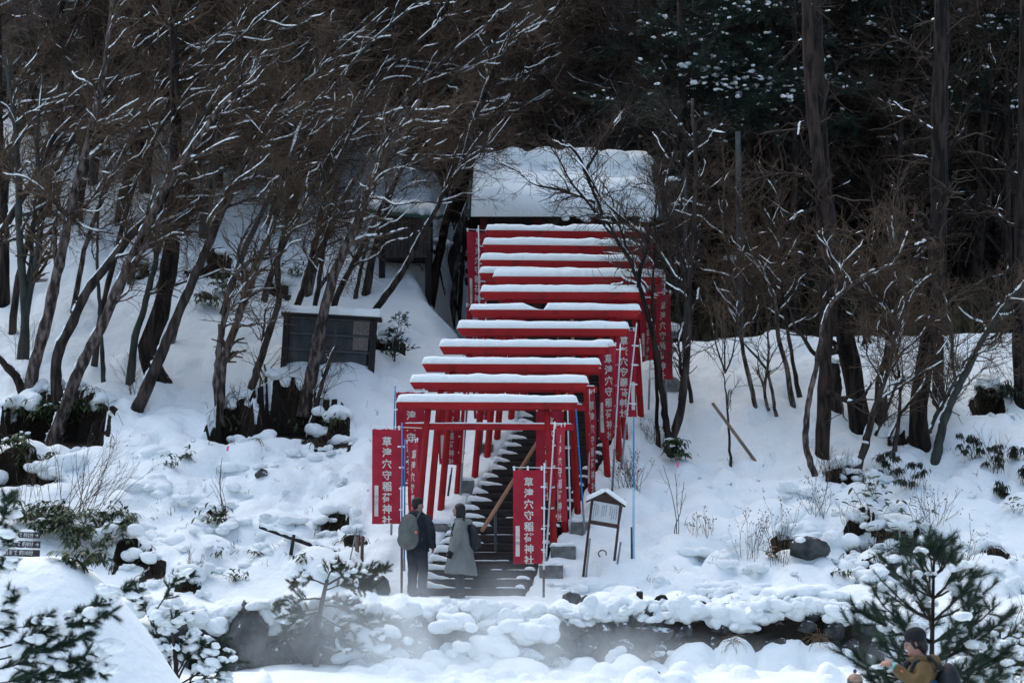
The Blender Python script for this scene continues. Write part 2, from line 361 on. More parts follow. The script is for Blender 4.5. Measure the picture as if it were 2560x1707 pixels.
# scarps: bare earth faces under overhanging roots (u, v of the foot, half width m, height m)
SCARPS = [(105, 1120, 1.3, 1.5), (575, 1115, .48, 1.2), (725, 1100, .95, 1.2), (835, 1110, .35, .6), (40, 1215, .7, .55),
          (540, 1300, .2, .2), (330, 1410, .34, .30), (380, 1440, .2, .2), (470, 1470, .2, .2), (835, 1325, .26, .13), (1075, 610, .3, .3), (2115, 1225, .4, .26), (2160, 1390, .35, .45), (2230, 1400, .3, .35),
          (2300, 1405, .25, .3), (2490, 1440, .22, .24), (2180, 1460, .25, .14), (2250, 1120, .2, .2), (1985, 1395, .4, .35), (520, 700, .5, .55), (690, 740, .3, .3),
          (345, 690, .4, .4), (2480, 1040, .4, .4), (960, 900, .4, .3), (880, 1360, .22, .18)]
def grid_axis(segs):
    out = []
    for a, b, s in segs: out.append(np.arange(a, b, s))
    out.append([segs[-1][1]]); return np.concatenate(out)
GX = grid_axis([(-150, -40, 5), (-40, -14, 1.0), (-14, -11, .25), (-11, 11, .074), (11, 14, .25), (14, 40, 1.0), (40, 150, 5)])
GY = grid_axis([(-40, 20, 2.0), (20, 26, .4), (26, 36, .2), (36, 47, .066), (47, 54, .10), (54, 68, .26), (68, 100, .8), (100, 160, 4)])
XX, YY = np.meshgrid(GX, GY)
ZZ = base(XX, YY)
near = sstep(20, 27, YY)
calm = 1 - 0.75 * np.exp(-((XX + 6.1) / 2.6) ** 2 - ((YY - 31.4) / 2.6) ** 2)
det = (0.16 * fbm(XX / 1.7, YY / 1.7, 3) + 0.055 * fbm(XX / .42, YY / .42, 9)) * near * calm
L = np.zeros_like(ZZ)
for (x, y, r, h) in LUMPS:
    i0, i1 = np.searchsorted(GX, [x - 1.35 * r, x + 1.35 * r]); j0, j1 = np.searchsorted(GY, [y - 1.35 * r, y + 1.35 * r])
    if i1 <= i0 or j1 <= j0: continue
    sx, sy = XX[j0:j1, i0:i1], YY[j0:j1, i0:i1]
    a = _hash(int(x * 991), int(y * 997), 5) * 3.14
    dx, dy = sx - x, sy - y; ex = dx * math.cos(a) + dy * math.sin(a); ey = -dx * math.sin(a) + dy * math.cos(a)
    d = np.hypot(ex / (r * 1.2), ey / (r * .9)) + 0.22 * fbm(sx / r * 1.3, sy / r * 1.3, 21, 2)
    c = h * np.sqrt(np.clip(1 - np.clip(d, 0, 1) ** 2, 0, 1))
    L[j0:j1, i0:i1] = np.maximum(L[j0:j1, i0:i1], c)
det = det + L
EARTH = np.zeros_like(ZZ); HOLLOW = np.zeros_like(ZZ)
# footprints and dimples in the open slopes
g = np.random.default_rng(5)
for _ in range(90):
    u, v = (g.uniform(700, 1000), g.uniform(1080, 1330)) if _ % 2 else (g.uniform(1600, 2060), g.uniform(940, 1260))
    x, y = hit_base(u, v); r = g.uniform(.07, .16)
    i0, i1 = np.searchsorted(GX, [x - 3 * r, x + 3 * r]); j0, j1 = np.searchsorted(GY, [y - 3 * r, y + 3 * r])
    det[j0:j1, i0:i1] -= .10 * np.exp(-((XX[j0:j1, i0:i1] - x) ** 2 + (YY[j0:j1, i0:i1] - y) ** 2) / r ** 2)
flat = sstep(40.7, 41.4, YY) * (1 - sstep(42.6, 43.2, YY)) * np.exp(-((XX + .8) / 1.5) ** 4)
det = det * (1 - .85 * flat)
ZZ = ZZ + det
# bank hollows: the slope cut back to bare earth under a lip of snow
for (u, v, hw, h) in SCARPS:
    x, y = hit_base(u, v, 34); dp = 1.2 * h
    i0, i1 = np.searchsorted(GX, [x - 1.3 * hw - .1, x + 1.3 * hw + .1]); j0, j1 = np.searchsorted(GY, [y - .6, y + dp * 1.6 + .8])
    sx, sy = XX[j0:j1, i0:i1], YY[j0:j1, i0:i1]
    e = np.clip(1 - np.abs((sx - x) / hw + .35 * fbm(sx * 0 + v, sy / .3, 32, 2)) ** 2.4, 0, 1) ** .6 * (1 + .8 * fbm(sx / .75, sx * 0 + v * .37, 31, 1) + .12 * fbm(sx / .2, sy / .2, 38, 2)); yb = y + dp * np.clip(e, 0, 1.5)
    yf = y - .10 + .25 * fbm(sx / .5, sx * 0 + v * .7, 33, 1); fl = float(base(np.array(x), np.array(y))) - .04 + .16 * (sy - y) + .14 * fbm(sx / .3, sy / .3, 35, 3)
    ins = (e > .03) & (sy < yb) & (sy > yf); Zs = ZZ[j0:j1, i0:i1]
    lip = np.where((sy >= yb) & (e > .03), .22 * min(h, .8) * np.exp(-((sy - yb) / .38) ** 2) * np.clip(e * 2, 0, 1), 0)
    ZZ[j0:j1, i0:i1] = np.where(ins, np.minimum(Zs, fl), Zs) + lip
    w_ = np.where(ins, .95 - .75 * np.clip((yb - sy) / (dp * 1.1 + .05), 0, 1), np.where((e > .03) & (sy >= yb) & (sy < yb + .05), .8, 0))
    EARTH[j0:j1, i0:i1] = np.maximum(EARTH[j0:j1, i0:i1], w_); HOLLOW[j0:j1, i0:i1] = np.maximum(HOLLOW[j0:j1, i0:i1], ((e > .02) & (sy > yf - .1) & (sy < yb + .16)) * 1.0)
# trench for the staircase
d = np.abs(XX - stair_c(YY) + 0.0 + 0.10 * fbm(XX / .3, YY / .3, 44, 2))
tr = (1 - sstep(.92, 1.04, d)) * sstep(42.2, 42.35, YY) * (1 - sstep(50.7, 50.9, YY))
ZZ = ZZ * (1 - tr) + np.minimum(ZZ, stair_z(YY) - .45) * tr
def H(x, y):
    """ground height at (x, y)"""
    x = np.asarray(x, float); y = np.asarray(y, float)
    i = np.clip(np.searchsorted(GX, x) - 1, 0, len(GX) - 2); j = np.clip(np.searchsorted(GY, y) - 1, 0, len(GY) - 2)
    fx = np.clip((x - GX[i]) / (GX[i + 1] - GX[i]), 0, 1); fy = np.clip((y - GY[j]) / (GY[j + 1] - GY[j]), 0, 1)
    return (ZZ[j, i] * (1 - fx) + ZZ[j, i + 1] * fx) * (1 - fy) + (ZZ[j + 1, i] * (1 - fx) + ZZ[j + 1, i + 1] * fx) * fy
def ground(u, v, y0=24.0):
    """the point of the ground seen at photo pixel (u, v)"""
    x, y = hit_base(u, v, y0, 80.0, H); return np.array([x, y, float(H(x, y))])

def snow_ground_mat():
    m = mat('snow_on_earth', SNOWC, (0.82, 0.88, 0.90), 0.9, 2.0, bump=0.045, bscale=6.5, detail=8, spec=0.2)
    n = m.node_tree.nodes; l = m.node_tree.links; b = n['Principled BSDF']
    src = b.inputs['Base Color'].links[0].from_socket
    at = n.new('ShaderNodeAttribute'); at.attribute_name = 'bare'
    tc = n.new('ShaderNodeTexCoord'); nz = n.new('ShaderNodeTexNoise'); nz.inputs['Scale'].default_value = 4.5; nz.inputs['Detail'].default_value = 7; nz.inputs['Roughness'].default_value = .62
    l.new(tc.outputs['Object'], nz.inputs['Vector'])
    ad = n.new('ShaderNodeMath'); ad.operation = 'MULTIPLY_ADD'; ad.inputs[1].default_value = 1.1; ad.inputs[2].default_value = -0.55
    l.new(nz.outputs['Fac'], ad.inputs[0]); a2 = n.new('ShaderNodeMath'); a2.operation = 'ADD'; l.new(ad.outputs[0], a2.inputs[0]); l.new(at.outputs['Fac'], a2.inputs[1])
    r = n.new('ShaderNodeValToRGB'); r.color_ramp.elements[0].position = 0.46; r.color_ramp.elements[1].position = 0.54
    l.new(a2.outputs[0], r.inputs[0])
    er = n.new('ShaderNodeValToRGB'); er.color_ramp.elements[0].color = (0.004, 0.0035, 0.003, 1); er.color_ramp.elements[1].color = (0.030, 0.022, 0.015, 1)
    n2 = n.new('ShaderNodeTexNoise'); n2.inputs['Scale'].default_value = 14; n2.inputs['Detail'].default_value = 6; l.new(tc.outputs['Object'], n2.inputs['Vector']); l.new(n2.outputs['Fac'], er.inputs[0])
    mx = n.new('ShaderNodeMixRGB'); l.new(r.outputs[0], mx.inputs[0]); l.new(src, mx.inputs[1]); l.new(er.outputs[0], mx.inputs[2]); l.new(mx.outputs[0], b.inputs['Base Color'])
    return m
ny_, nx_ = XX.shape
idx = np.arange(ny_ * nx_).reshape(ny_, nx_)
q = np.stack([idx[:-1, :-1], idx[:-1, 1:], idx[1:, 1:], idx[1:, :-1]], -1).reshape(-1, 4)
me = np_mesh('snow_ground', np.stack([XX, YY, ZZ], -1).reshape(-1, 3), [q])
gz_x = np.gradient(ZZ, GX, axis=1); gz_y = np.gradient(ZZ, GY, axis=0)
steep = sstep(1.9, 3.2, np.hypot(gz_x, gz_y)) * sstep(25, 36, YY)
bare = np.maximum(np.clip(EARTH * 1.25, 0, 1), HOLLOW * sstep(1.1, 2.0, np.hypot(gz_x, gz_y)))
bare = np.maximum(bare, sstep(38.75, 38.95, YY) * (1 - sstep(39.30, 39.42, YY)) * sstep(-6.0, -5.0, XX) * (1 - sstep(5.6, 6.4, XX)) * .85)
# bare ground under the dense wood
bare = np.maximum(bare, sstep(64, 70, YY))
bare = np.maximum(bare, sstep(59, 60.5, YY) * sstep(-3.5, -2.0, XX))
bare = bare * 1.0
bare = np.maximum(bare, sstep(55, 57, YY) * sstep(3.6, 4.6, XX) * .8)
a = me.attributes.new('bare', 'FLOAT', 'POINT'); a.data.foreach_set('value', bare.ravel().astype(np.float32))
tag(link('snow_ground', me, [snow_ground_mat()]), 'deep lumpy snow over the slope with bare earth hollows', kind='structure')

# dark wooded hillside that closes the view behind the trees
hx = np.arange(-150, 151, 2.5); hy = np.arange(66, 150, 2.5); HXX, HYY = np.meshgrid(hx, hy)
HZ = np.interp(HYY, [66, 74, 100, 150], [14, 26, 52, 90]) * sstep(4.5, 1.5, HXX) + np.interp(HYY, [66, 80, 100, 150], [6.5, 9, 30, 76]) * (1 - sstep(4.5, 1.5, HXX)) + 3.5 * fbm(HXX / 7, HYY / 7, 77, 4)
hm = mat('leafless_wood_floor', (0.012, 0.011, 0.009), (0.050, 0.044, 0.034), 0.95, 0.9, detail=9, bump=0.25, bscale=3, ramp=(0.35, 0.75))
ii = np.arange(HXX.size).reshape(HXX.shape)
me = np_mesh('wooded_hillside', np.stack([HXX, HYY, HZ], -1).reshape(-1, 3), [np.stack([ii[:-1, :-1], ii[:-1, 1:], ii[1:, 1:], ii[1:, :-1]], -1).reshape(-1, 4)])
tag(link('wooded_hillside', me, [hm]), 'dark wooded hillside rising behind the shrine', kind='structure')
# ------------------------------------------------------------------ snow pieces
def snow_loaf(L_, W_, h, seed=0, nx=None, end=.10, wob=.18, gap=None):
    """rounded bar of snow along x, flat underneath: V, F (centre at origin, bottom at z=0)"""
    g = np.random.default_rng(seed); nx = nx or max(12, int(L_ / .045)); k = 9
    xs = np.linspace(-L_ / 2, L_ / 2, nx); e = np.clip((L_ / 2 - np.abs(xs)) / end, 0, 1); e = np.sqrt(1 - (1 - e) ** 2)
    hh = h * (.25 + .75 * e) * (1 + wob * 2 * fbm(xs / .28 + seed * 7.3, xs * 0 + seed, 5, 3)) * (e > 0)
    if gap is not None:
        hh = hh * (1 - np.interp(xs, [gap[0], gap[0] + .28, gap[1] - .05, gap[1]], [0, .9, 1, 0]))
    th = np.linspace(0, math.pi, k); V = []
    for x, z, ee, s in zip(xs, hh, e, range(nx)):
        w = W_ / 2 * (.55 + .45 * ee) * (1 + .07 * math.sin(s * .9 + seed))
        V.append(np.stack([np.full(k, x), np.sign(np.cos(th)) * np.abs(np.cos(th)) ** .6 * w, np.sin(th) ** .55 * max(z, .002)], -1))
    V = np.array(V); V[:, :, 1] += .004 * g.normal(size=(nx, 1))
    ii = np.arange(nx * k).reshape(nx, k)
    q = np.stack([ii[:-1, :-1], ii[:-1, 1:], ii[1:, 1:], ii[1:, :-1]], -1).reshape(-1, 4)
    bot = np.stack([ii[:-1, 0], ii[1:, 0], ii[1:, -1], ii[:-1, -1]], -1)
    return V.reshape(-1, 3), [q, bot, ii[0:1, ::-1], ii[-1:, :]]
def clump(geo, c, s, n=6, seed=0, flat=.62):
    """irregular clod of snow out of fused rounded lumps"""
    g = np.random.default_rng(seed); c = np.array(c)
    geo.ell(c, (s * .75, s * .6, s * flat * .7), 6, 0, None, .35, seed)
    for i in range(n):
        o = g.normal(size=3) * np.array([.55, .3, .28]) * s; r = s * g.uniform(.22, .5)
        geo.ell(c + o, (r * 1.15, r * .95, r * flat * 1.25), 5, 0, None, .3, seed * 31 + i)

# ------------------------------------------------------------------ stone staircase
TREAD, RISE, NST = .2426, .165, 35
stairs = thing('stone_staircase', 'long dark stone staircase climbing under the red gates, snow along its nosings', 'staircase', (0, 42.3, 2.40))
def step_mesh(w, seed):
    ge = Geo(); ge.box((0, .22, RISE / 2 - .1), (w, .44, RISE + .2 - .004)); return ge
for i in range(NST):
    y = 42.3 + i * TREAD; z = 2.40 + i * RISE; xc = float(stair_c(y + .1)); w = 1.86
    ge = step_mesh(w, i); o = ge.build('step', [M['step']], stairs); o.location = (xc, y - 42.3, z - 2.40); soften(o, .012, 1)
    # snow left along the tread: deep at the bank, thin and broken towards the middle
    gg = Geo(); g = np.random.default_rng(300 + i)
    Ln = g.uniform(.35, 1.0) * (1 if i < 8 else .7) if i < 13 else g.uniform(.15, .4); V, F = snow_loaf(Ln, .20, .10, 300 + i, end=Ln * .35, wob=.3); V[:, 2] *= np.interp(V[:, 0], [-Ln / 2, Ln / 2], [1.5, .5]); gg.add(V + np.array([-w / 2 + Ln / 2 - .08, .11, RISE - .01]), F)
    x = -w / 2 + Ln * .8
    while x < w / 2 - .1:
        Ls = g.uniform(.15, .55)
        if x + Ls > w / 2: Ls = w / 2 - x
        if g.uniform() < (.45 if i < 9 else .18) and Ls > .05:
            V, F = snow_loaf(Ls, g.uniform(.03, .16), g.uniform(.005, .030), 900 + i * 7 + int(x * 10), end=Ls * .45); gg.add(V + np.array([x + Ls / 2, .085, RISE - .006]), F)
        x += Ls * g.uniform(.8, 1.2)
    Ln = g.uniform(.12, .3); V, F = snow_loaf(Ln, .2, .07, 500 + i, end=Ln * .6); gg.add(V + np.array([w / 2 - Ln / 2 + .06, .11, RISE - .01]), F)
    so = gg.build('step_snow', [M['snow']], stairs, True); so.location = o.location

# handrail running diagonally over the middle of the stairs
hr = thing('stair_handrail', 'bare round wooden handrail on dark posts running up the middle of the stairs', 'handrail', (float(stair_c(43.0)) + .12, 43.0, float(stair_z(43.0))))
def rail_pt(y): return np.array([float(stair_c(y)) + .10, y, float(stair_z(y)) + .86])
pts = [rail_pt(y) - np.array(hr.location) for y in np.linspace(42.75, 50.4, 14)]
Geo().tube(pts, .036, 10).build('rail', [M['rail_wood']], hr, True)
for y in (43.35, 44.9, 46.5, 48.1, 49.7):
    p = rail_pt(y); Geo().tube([p - np.array([0, 0, .98]) - np.array(hr.location), p - np.array([0, 0, .03]) - np.array(hr.location)], .026, 8).build('post', [M['dark_metal']], hr, True)

# ------------------------------------------------------------------ torii gates
TOR = [  # left u, right u, beam top v, beam thickness px
    (992, 1445, 1006, 16), (1025, 1471, 957, 17), (1055, 1502, 911, 18), (1098, 1537, 868, 17), (1143, 1573, 822, 17), (1174, 1602, 776, 17),
    (1201, 1614, 731, 18), (1233, 1656, 693, 18), (1197, 1606, 686, 16), (1200, 1600, 653, 18), (1207, 1611, 615, 20), (1214, 1613, 579, 19)]
ORD = ['lowest', 'second', 'third', 'fourth', 'fifth', 'sixth', 'seventh', 'eighth', 'ninth', 'tenth', 'eleventh', 'topmost']
EXTRA = ['with its tie beam in full view', 'with one tie beam end poking out', '', '', '', 'whose snow cap is broken by a gap', '', 'set out further towards the grey lantern', 'mostly hidden behind the gate before it', '', '', 'just below the shrine eaves']
for i, (ul, ur, vb, tp) in enumerate(TOR):
    y = 43.5 + .55 * i; A = P(ul, vb, y); B = P(ur, vb, y); Ln = B[0] - A[0]; cx = (A[0] + B[0]) / 2; zt = A[2]; bt = tp / ppm(y) * 1.10
    zg = float(stair_z(y)); half = Ln * .327
    t = thing('torii_gate', '%s red torii gate over the stairs%s' % (ORD[i], (', ' + EXTRA[i]) if EXTRA[i] else ''), 'torii', (cx, y, zg), 'red torii gates over the stairs')
    dz = zt - zg; tilt = -.004 if i < 8 else -.012
    Rt = rotm(0, -tilt, 0)
    # lintel with undercut ends
    l2, b2 = Ln / 2, Ln / 2 - .085; th = .085
    V = np.array([[-b2, -th * .8, -bt], [b2, -th * .8, -bt], [b2, th * .8, -bt], [-b2, th * .8, -bt], [-l2, -th, 0], [l2, -th, 0], [l2, th, 0], [-l2, th, 0]]) @ Rt.T + np.array([0, 0, dz])
    o = Geo().add(V, [np.array([[0, 3, 2, 1], [4, 5, 6, 7], [0, 1, 5, 4], [1, 2, 6, 5], [2, 3, 7, 6], [3, 0, 4, 7]])]).build('lintel', [M['red']], t); soften(o, .006, 1)
    V, F = snow_loaf(Ln + .02, .27, .145 + .012 * math.sin(i * 2.1), 40 + i, end=.10, wob=.24 if i == 11 else .10, gap=(-.62, -.16) if i == 5 else None)
    so = Geo().add(V @ Rt.T + np.array([0, 0, dz - .002]), F).build('lintel_snow', [M['snow']], t, True)
    # splayed round pillars
    for s, sp in ((-1, .085), (1, .052)):
        zf = float(H(cx + s * (half + .2), y)) - zg; zb = min(zf, 0.1) - .35
        top = np.array([s * half, 0, dz - bt + .004]); bot = np.array([s * half + s * sp * (dz - bt - zb), 0, zb])
        pts = [bot + (top - bot) * k for k in (0, .33, .66, 1)]
        Geo().tube(pts, [.066, .064, .061, .058], 14).build('pillar', [M['red']], t, True)
    # tie beam through the pillars
    zn = dz - bt - .255; nl = Ln * .945
    o = Geo().box((.02, 0, zn - .06), (nl, .055, .115), rotm(0, -tilt, 0)).build('tie_beam', [M['red']], t); soften(o, .005, 1)
    V, F = snow_loaf(nl * .98, .06, .022, 80 + i, end=.03, wob=.3); Geo().add(V @ Rt.T + np.array([.02, 0, zn - .003]), F).build('tie_beam_snow', [M['snow']], t, True)

# ------------------------------------------------------------------ lettering
_glyphs = {}
def text_mesh(txt, size=1.0, off=0.0, align='CENTER'):
    key = (txt, size, off, align)
    if key in _glyphs: return _glyphs[key]
    cu = bpy.data.curves.new('lettering', 'FONT'); cu.body = txt; cu.size = size; cu.offset = off; cu.align_x = align; cu.resolution_u = 2
    o = bpy.data.objects.new('lettering', cu); col.objects.link(o)
    dg = bpy.context.evaluated_depsgraph_get(); me = bpy.data.meshes.new_from_object(o.evaluated_get(dg), depsgraph=dg)
    V = np.array([v.co[:] for v in me.vertices]).reshape(-1, 3); F = [list(p.vertices) for p in me.polygons]
    bpy.data.objects.remove(o); bpy.data.meshes.remove(me); bpy.data.curves.remove(cu)
    ks = {}
    for f in F: ks.setdefault(len(f), []).append(f)
    _glyphs[key] = (V, [np.array(v) for v in ks.values()]); return _glyphs[key]
def char_norm(ch, off=0.0):
    V, F = text_mesh(ch, 1.0, off)
    lo, hi = V.min(0), V.max(0); c = (lo + hi) / 2
    return (V - c), F

# ------------------------------------------------------------------ nobori banners
def banner(label, u0, u1, v0, v1, y, side, top, bot, pole, W=.49, mirror=False, seed=0, strip='中', turn=1, sleeve='grey_metal', split=.62, fold=1.0, bar=.0):
    """cloth between photo columns u0..u1, rows v0..v1 at depth y; side = pole edge (-1/+1); top/bot = pole pixel ends"""
    g = np.random.default_rng(700 + seed)
    A = P(u0, v0, y); Bq = P(u1, v0, y); C = P(u0, v1, y); wpx = Bq[0] - A[0]; W = max(W, abs(wpx) * 1.001); yaw = math.acos(min(1, abs(wpx) / W)) * turn
    Hh = A[2] - C[2]; ex = np.array([math.cos(yaw), math.sin(yaw), 0]); nrm = np.array([math.sin(yaw), -math.cos(yaw), 0]); skew = (C - A)[0]
    p1 = P(*top, y); p0 = P(*bot, y + .05)
    t = thing('nobori_banner', label, 'banner', tuple(p0), 'red shrine banners on poles'); org = np.array(p0)
    def surf(a, b, lift=0.0):
        """a across 0..1, b down 0..1 -> points"""
        a = np.asarray(a, float); b = np.asarray(b, float)
        amp = .046 * fold
        w = amp * np.sin(a * 5.1 + b * 2.2 + seed) * (.35 + b * .65) + amp * .7 * np.sin(a * 9 - b * 5 + seed * 2) * np.exp(-b * 2.5) + .010 * fold * np.sin(b * 9 + a * 3 + seed)
        sag = .022 * np.abs(np.sin(a * math.pi * 2)) * np.exp(-b * 9)
        return A + ex * (a * W)[..., None] + np.array([1.0, 0, 0]) * (skew * b)[..., None] - np.array([0, 0, 1.0]) * (b * Hh + sag)[..., None] + nrm * (w + lift)[..., None] - org
    na, nb = 15, 40; aa, bb = np.meshgrid(np.linspace(0, 1, na), np.linspace(0, 1, nb)); ii = np.arange(na * nb).reshape(nb, na)
    qq = np.stack([ii[:-1, :-1], ii[1:, :-1], ii[1:, 1:], ii[:-1, 1:]], -1).reshape(-1, 4)
    Geo().add(surf(aa, bb).reshape(-1, 3), [qq]).build('cloth', [M['banner']], t, True)
    lt = Geo(); ctr = .53 if not mirror else .47; pitch = .118
    for k, ch in enumerate('草津穴守稲荷神社'):
        V, F = char_norm(ch, .022); hgt = pitch * .88
        a = ctr + V[:, 0] * hgt * Hh / W * .98 * (-1 if mirror else 1); b = .085 + pitch * k + pitch * .42 - V[:, 1] * hgt * 1.0
        lt.add(surf(a, np.clip(b, 0, 1), .006), F if not mirror else [f[:, ::-1] for f in F])
    lt.build('lettering', [M['lettering']], t)
    if strip is not None:
        s0, s1 = (.085, .225) if not mirror else (.775, .915)
        a4, b4 = np.meshgrid(np.linspace(s0, s1, 4), np.linspace(.60, .92, 12)); i4 = np.arange(48).reshape(12, 4)
        Geo().add(surf(a4, b4, .005).reshape(-1, 3), [np.stack([i4[:-1, :-1], i4[1:, :-1], i4[1:, 1:], i4[:-1, 1:]], -1).reshape(-1, 4)]).build('name_strip', [M['strip']], t, True)
        if strip:
            si = Geo()
            for k, ch in enumerate(strip):
                V, F = char_norm(ch, 0.0); a = (s0 + s1) / 2 + V[:, 0] * .045 * Hh / W * (-1 if mirror else 1); b = .72 + .062 * k - V[:, 1] * .045
                si.add(surf(a, b, .009), F)
            si.build('strip_lettering', [M['ink']], t)
    # pole in two tones, sleeve at the foot
    q0, q1 = p0 - org, p1 - org; mid = q1 + (q0 - q1) * split
    q0 = q0 + (q0 - q1) * .12
    Geo().tube([mid, q1 + np.array([0, 0, .02])], [.0155, .013], 8).build('pole', [M[pole]], t, True)
    Geo().tube([q0, mid + (q1 - mid) * .03], [.021, .021], 8).build('pole_sleeve', [M[sleeve]], t, True)
    # cross bar and loops
    e0 = surf(np.array(-.03), np.array(0.)) + np.array([0, 0, .035]); e1 = surf(np.array(1.03 + bar), np.array(0.)) + np.array([0, 0, .035])
    if side > 0: e1 = np.maximum(e1, e1); 
    Geo().tube([e0 + nrm * .01, e1 + nrm * .01], .0065, 6).build('cross_bar', [M['white_metal']], t, True)
    for a_ in (.03, .5, .97):
        c = surf(np.array(a_), np.array(0.0)); Geo().box(c + np.array([0, 0, .018]) + nrm * .004, (.035, .006, .075), rotm(0, 0, yaw)).build('loop', [M['white_metal']], t)
    sx = 1.0 if side > 0 else 0.0
    for b_ in (.2, .42, .64, .86):
        c = surf(np.array(sx), np.array(b_)); pp = q1 + (q0 - q1) * min(.95, (b_ * Hh + .05) / max((q1 - q0)[2], .1)); m_ = (c + pp) / 2
        Ls = max(.05, min(.16, np.linalg.norm((c - pp)[:2]) + .05)); Geo().box(m_ + nrm * .012, (Ls, .006, .03), rotm(0, 0, yaw)).build('tie', [M['white_metal']], t)
    return t

BAN = [
 dict(label='front red banner with a blue pole, beside the man with the grey backpack', u0=930, u1=1000, v0=1070, v1=1309, y=41.9, side=1, top=(1005, 1059), bot=(1004, 1490), pole='blue', strip='中沢', sleeve='brown_paint', split=.70, bar=.75, seed=1),
 dict(label='red banner half hidden behind the lowest gate, its pole leaning left', u0=990, u1=1061, v0=978, v1=1215, y=43.9, side=-1, top=(988, 968), bot=(975, 1445), pole='blue', strip=None, split=.72, seed=2),
 dict(label='narrow red banner hanging just behind the head of the man', u0=1017, u1=1052, v0=1106, v1=1345, y=42.8, side=-1, top=(1013, 1100), bot=(1010, 1440), pole='blue', strip=None, split=.9, turn=-1, seed=3),
 dict(label='dark red banner with a name strip between the left pillars of the gates', u0=1098, u1=1150, v0=978, v1=1160, y=45.0, side=1, top=(1168, 962), bot=(1150, 1250), pole='white_metal', strip='', split=.7, W=.46, seed=4, fold=.7),
 dict(label='short dark red banner further up between the left pillars', u0=1182, u1=1232, v0=880, v1=1047, y=46.6, side=1, top=(1240, 870), bot=(1225, 1140), pole='white_metal', strip='', split=.75, W=.46, seed=5, sleeve='dark_metal'),
 dict(label='uppermost red banner at the foot of the twin trunks by the shrine', u0=1168, u1=1217, v0=576, v1=775, y=50.2, side=1, top=(1196, 566), bot=(1200, 880), pole='white_metal', strip='上沢', split=.75, W=.47, seed=6),
 dict(label='red banner below the uppermost one, half behind the sixth gate', u0=1163, u1=1212, v0=765, v1=960, y=48.6, side=1, top=(1214, 757), bot=(1218, 960), pole='white_metal', strip='', split=.8, W=.47, seed=7),
 dict(label='dim red banner seen between the lintels over the left of the stairs', u0=1268, u1=1316, v0=782, v1=985, y=47.6, side=-1, top=(1264, 774), bot=(1258, 1010), pole='white_metal', strip='', split=.8, W=.47, seed=8),
 dict(label='front red banner with a white pole hanging over the foot of the stairs', u0=1283, u1=1356, v0=1172, v1=1409, y=41.8, side=1, top=(1361, 1160), bot=(1359, 1500), pole='white_metal', strip='小林', sleeve='brown_paint', split=.80, bar=.62, seed=9),
 dict(label='red banner turned nearly edge-on behind the front one on a leaning pole', u0=1390, u1=1412, v0=1068, v1=1305, y=42.7, side=-1, top=(1387, 1057), bot=(1362, 1440), pole='white_metal', strip='', split=.9, turn=-1, seed=10, fold=.6),
 dict(label='translucent red banner, lettering reversed, behind the right pillar of the lowest gate', u0=1340, u1=1410, v0=1024, v1=1250, y=43.9, side=1, top=(1419, 1018), bot=(1428, 1395), pole='white_metal', strip=None, mirror=True, split=.85, seed=11),
 dict(label='red banner seen almost edge-on on a tall white pole beside the dark steps', u0=1474, u1=1486, v0=985, v1=1228, y=44.4, side=-1, top=(1474, 975), bot=(1482, 1245), pole='white_metal', strip='', split=.95, turn=-1, seed=12, fold=.6),
 dict(label='red banner with a name strip in front of the pillars on the lantern side', u0=1501, u1=1536, v0=868, v1=1100, y=45.2, side=1, top=(1551, 862), bot=(1530, 1235), pole='white_metal', strip='石田', split=.72, W=.43, turn=-1, seed=13),
 dict(label='pinkish red banner with reversed lettering nearest the leaning tree by the gates', u0=1536, u1=1590, v0=820, v1=1040, y=45.9, side=1, top=(1592, 810), bot=(1552, 1180), pole='white_metal', strip='', mirror=True, split=.7, W=.48, seed=14),
 dict(label='red banner partly behind the trunk of the leaning tree, with a white name strip', u0=1600, u1=1636, v0=728, v1=905, y=47.6, side=1, top=(1626, 890), bot=(1622, 1010), pole='white_metal', strip='小林優一', split=.5, W=.46, turn=-1, seed=15),
 dict(label='red banner hanging beside the grey stone lantern', u0=1636, u1=1676, v0=738, v1=952, y=48.0, side=-1, top=(1660, 730), bot=(1666, 990), pole='grey_metal', strip='横山', split=.5, W=.46, turn=-1, seed=16),
 dict(label='red banner with a white knot on its pole, above the one beside the lantern', u0=1640, u1=1668, v0=676, v1=760, y=49.2, side=1, top=(1662, 690), bot=(1660, 900), pole='white_metal', strip=None, split=.6, W=.45, seed=17),
 dict(label='small red banner peeping out by the topmost gates on the lantern side', u0=1606, u1=1631, v0=612, v1=790, y=50.0, side=1, top=(1600, 560), bot=(1612, 860), pole='white_metal', strip=None, split=.8, W=.45, turn=-1, seed=18),
]
for b_ in BAN: banner(**b_)

def bare_pole(label, u1, v1, u0, v0, y, m1, m2, split, stake=None):
    p1, p0 = P(u1, v1, y), P(u0, v0, y); t = thing('banner_pole', label, 'pole', tuple(p0)); q = p1 - p0; q0 = -q * .12
    Geo().tube([q * (1 - split), q], .0145, 8).build('pole', [M[m1]], t, True); Geo().tube([q0, q * (1 - split) + q * .02], .02, 8).build('pole_sleeve', [M[m2]], t, True)
    if stake: Geo().tube([np.array([-.035, 0, -.3]), np.array([-.035, 0, .55])], .018, 6).build('stake', [M[stake]], t, True)
    return t
x_ = ground(1584, 1395)
bare_pole('tall bare blue pole with no banner, standing alone in the snow', 1584, 1043, 1584, 1395, x_[1], 'blue', 'pale_blue', .52, 'dark_metal')
bare_pole('blue pole leaning against the right pillars of the lower gates', 1440, 1022, 1463, 1348, 43.9, 'blue', 'grey_metal', .74)
bare_pole('short grey steel pole standing by the left pillars', 1208, 1070, 1200, 1130, 46.3, 'dark_metal', 'dark_metal', .3)
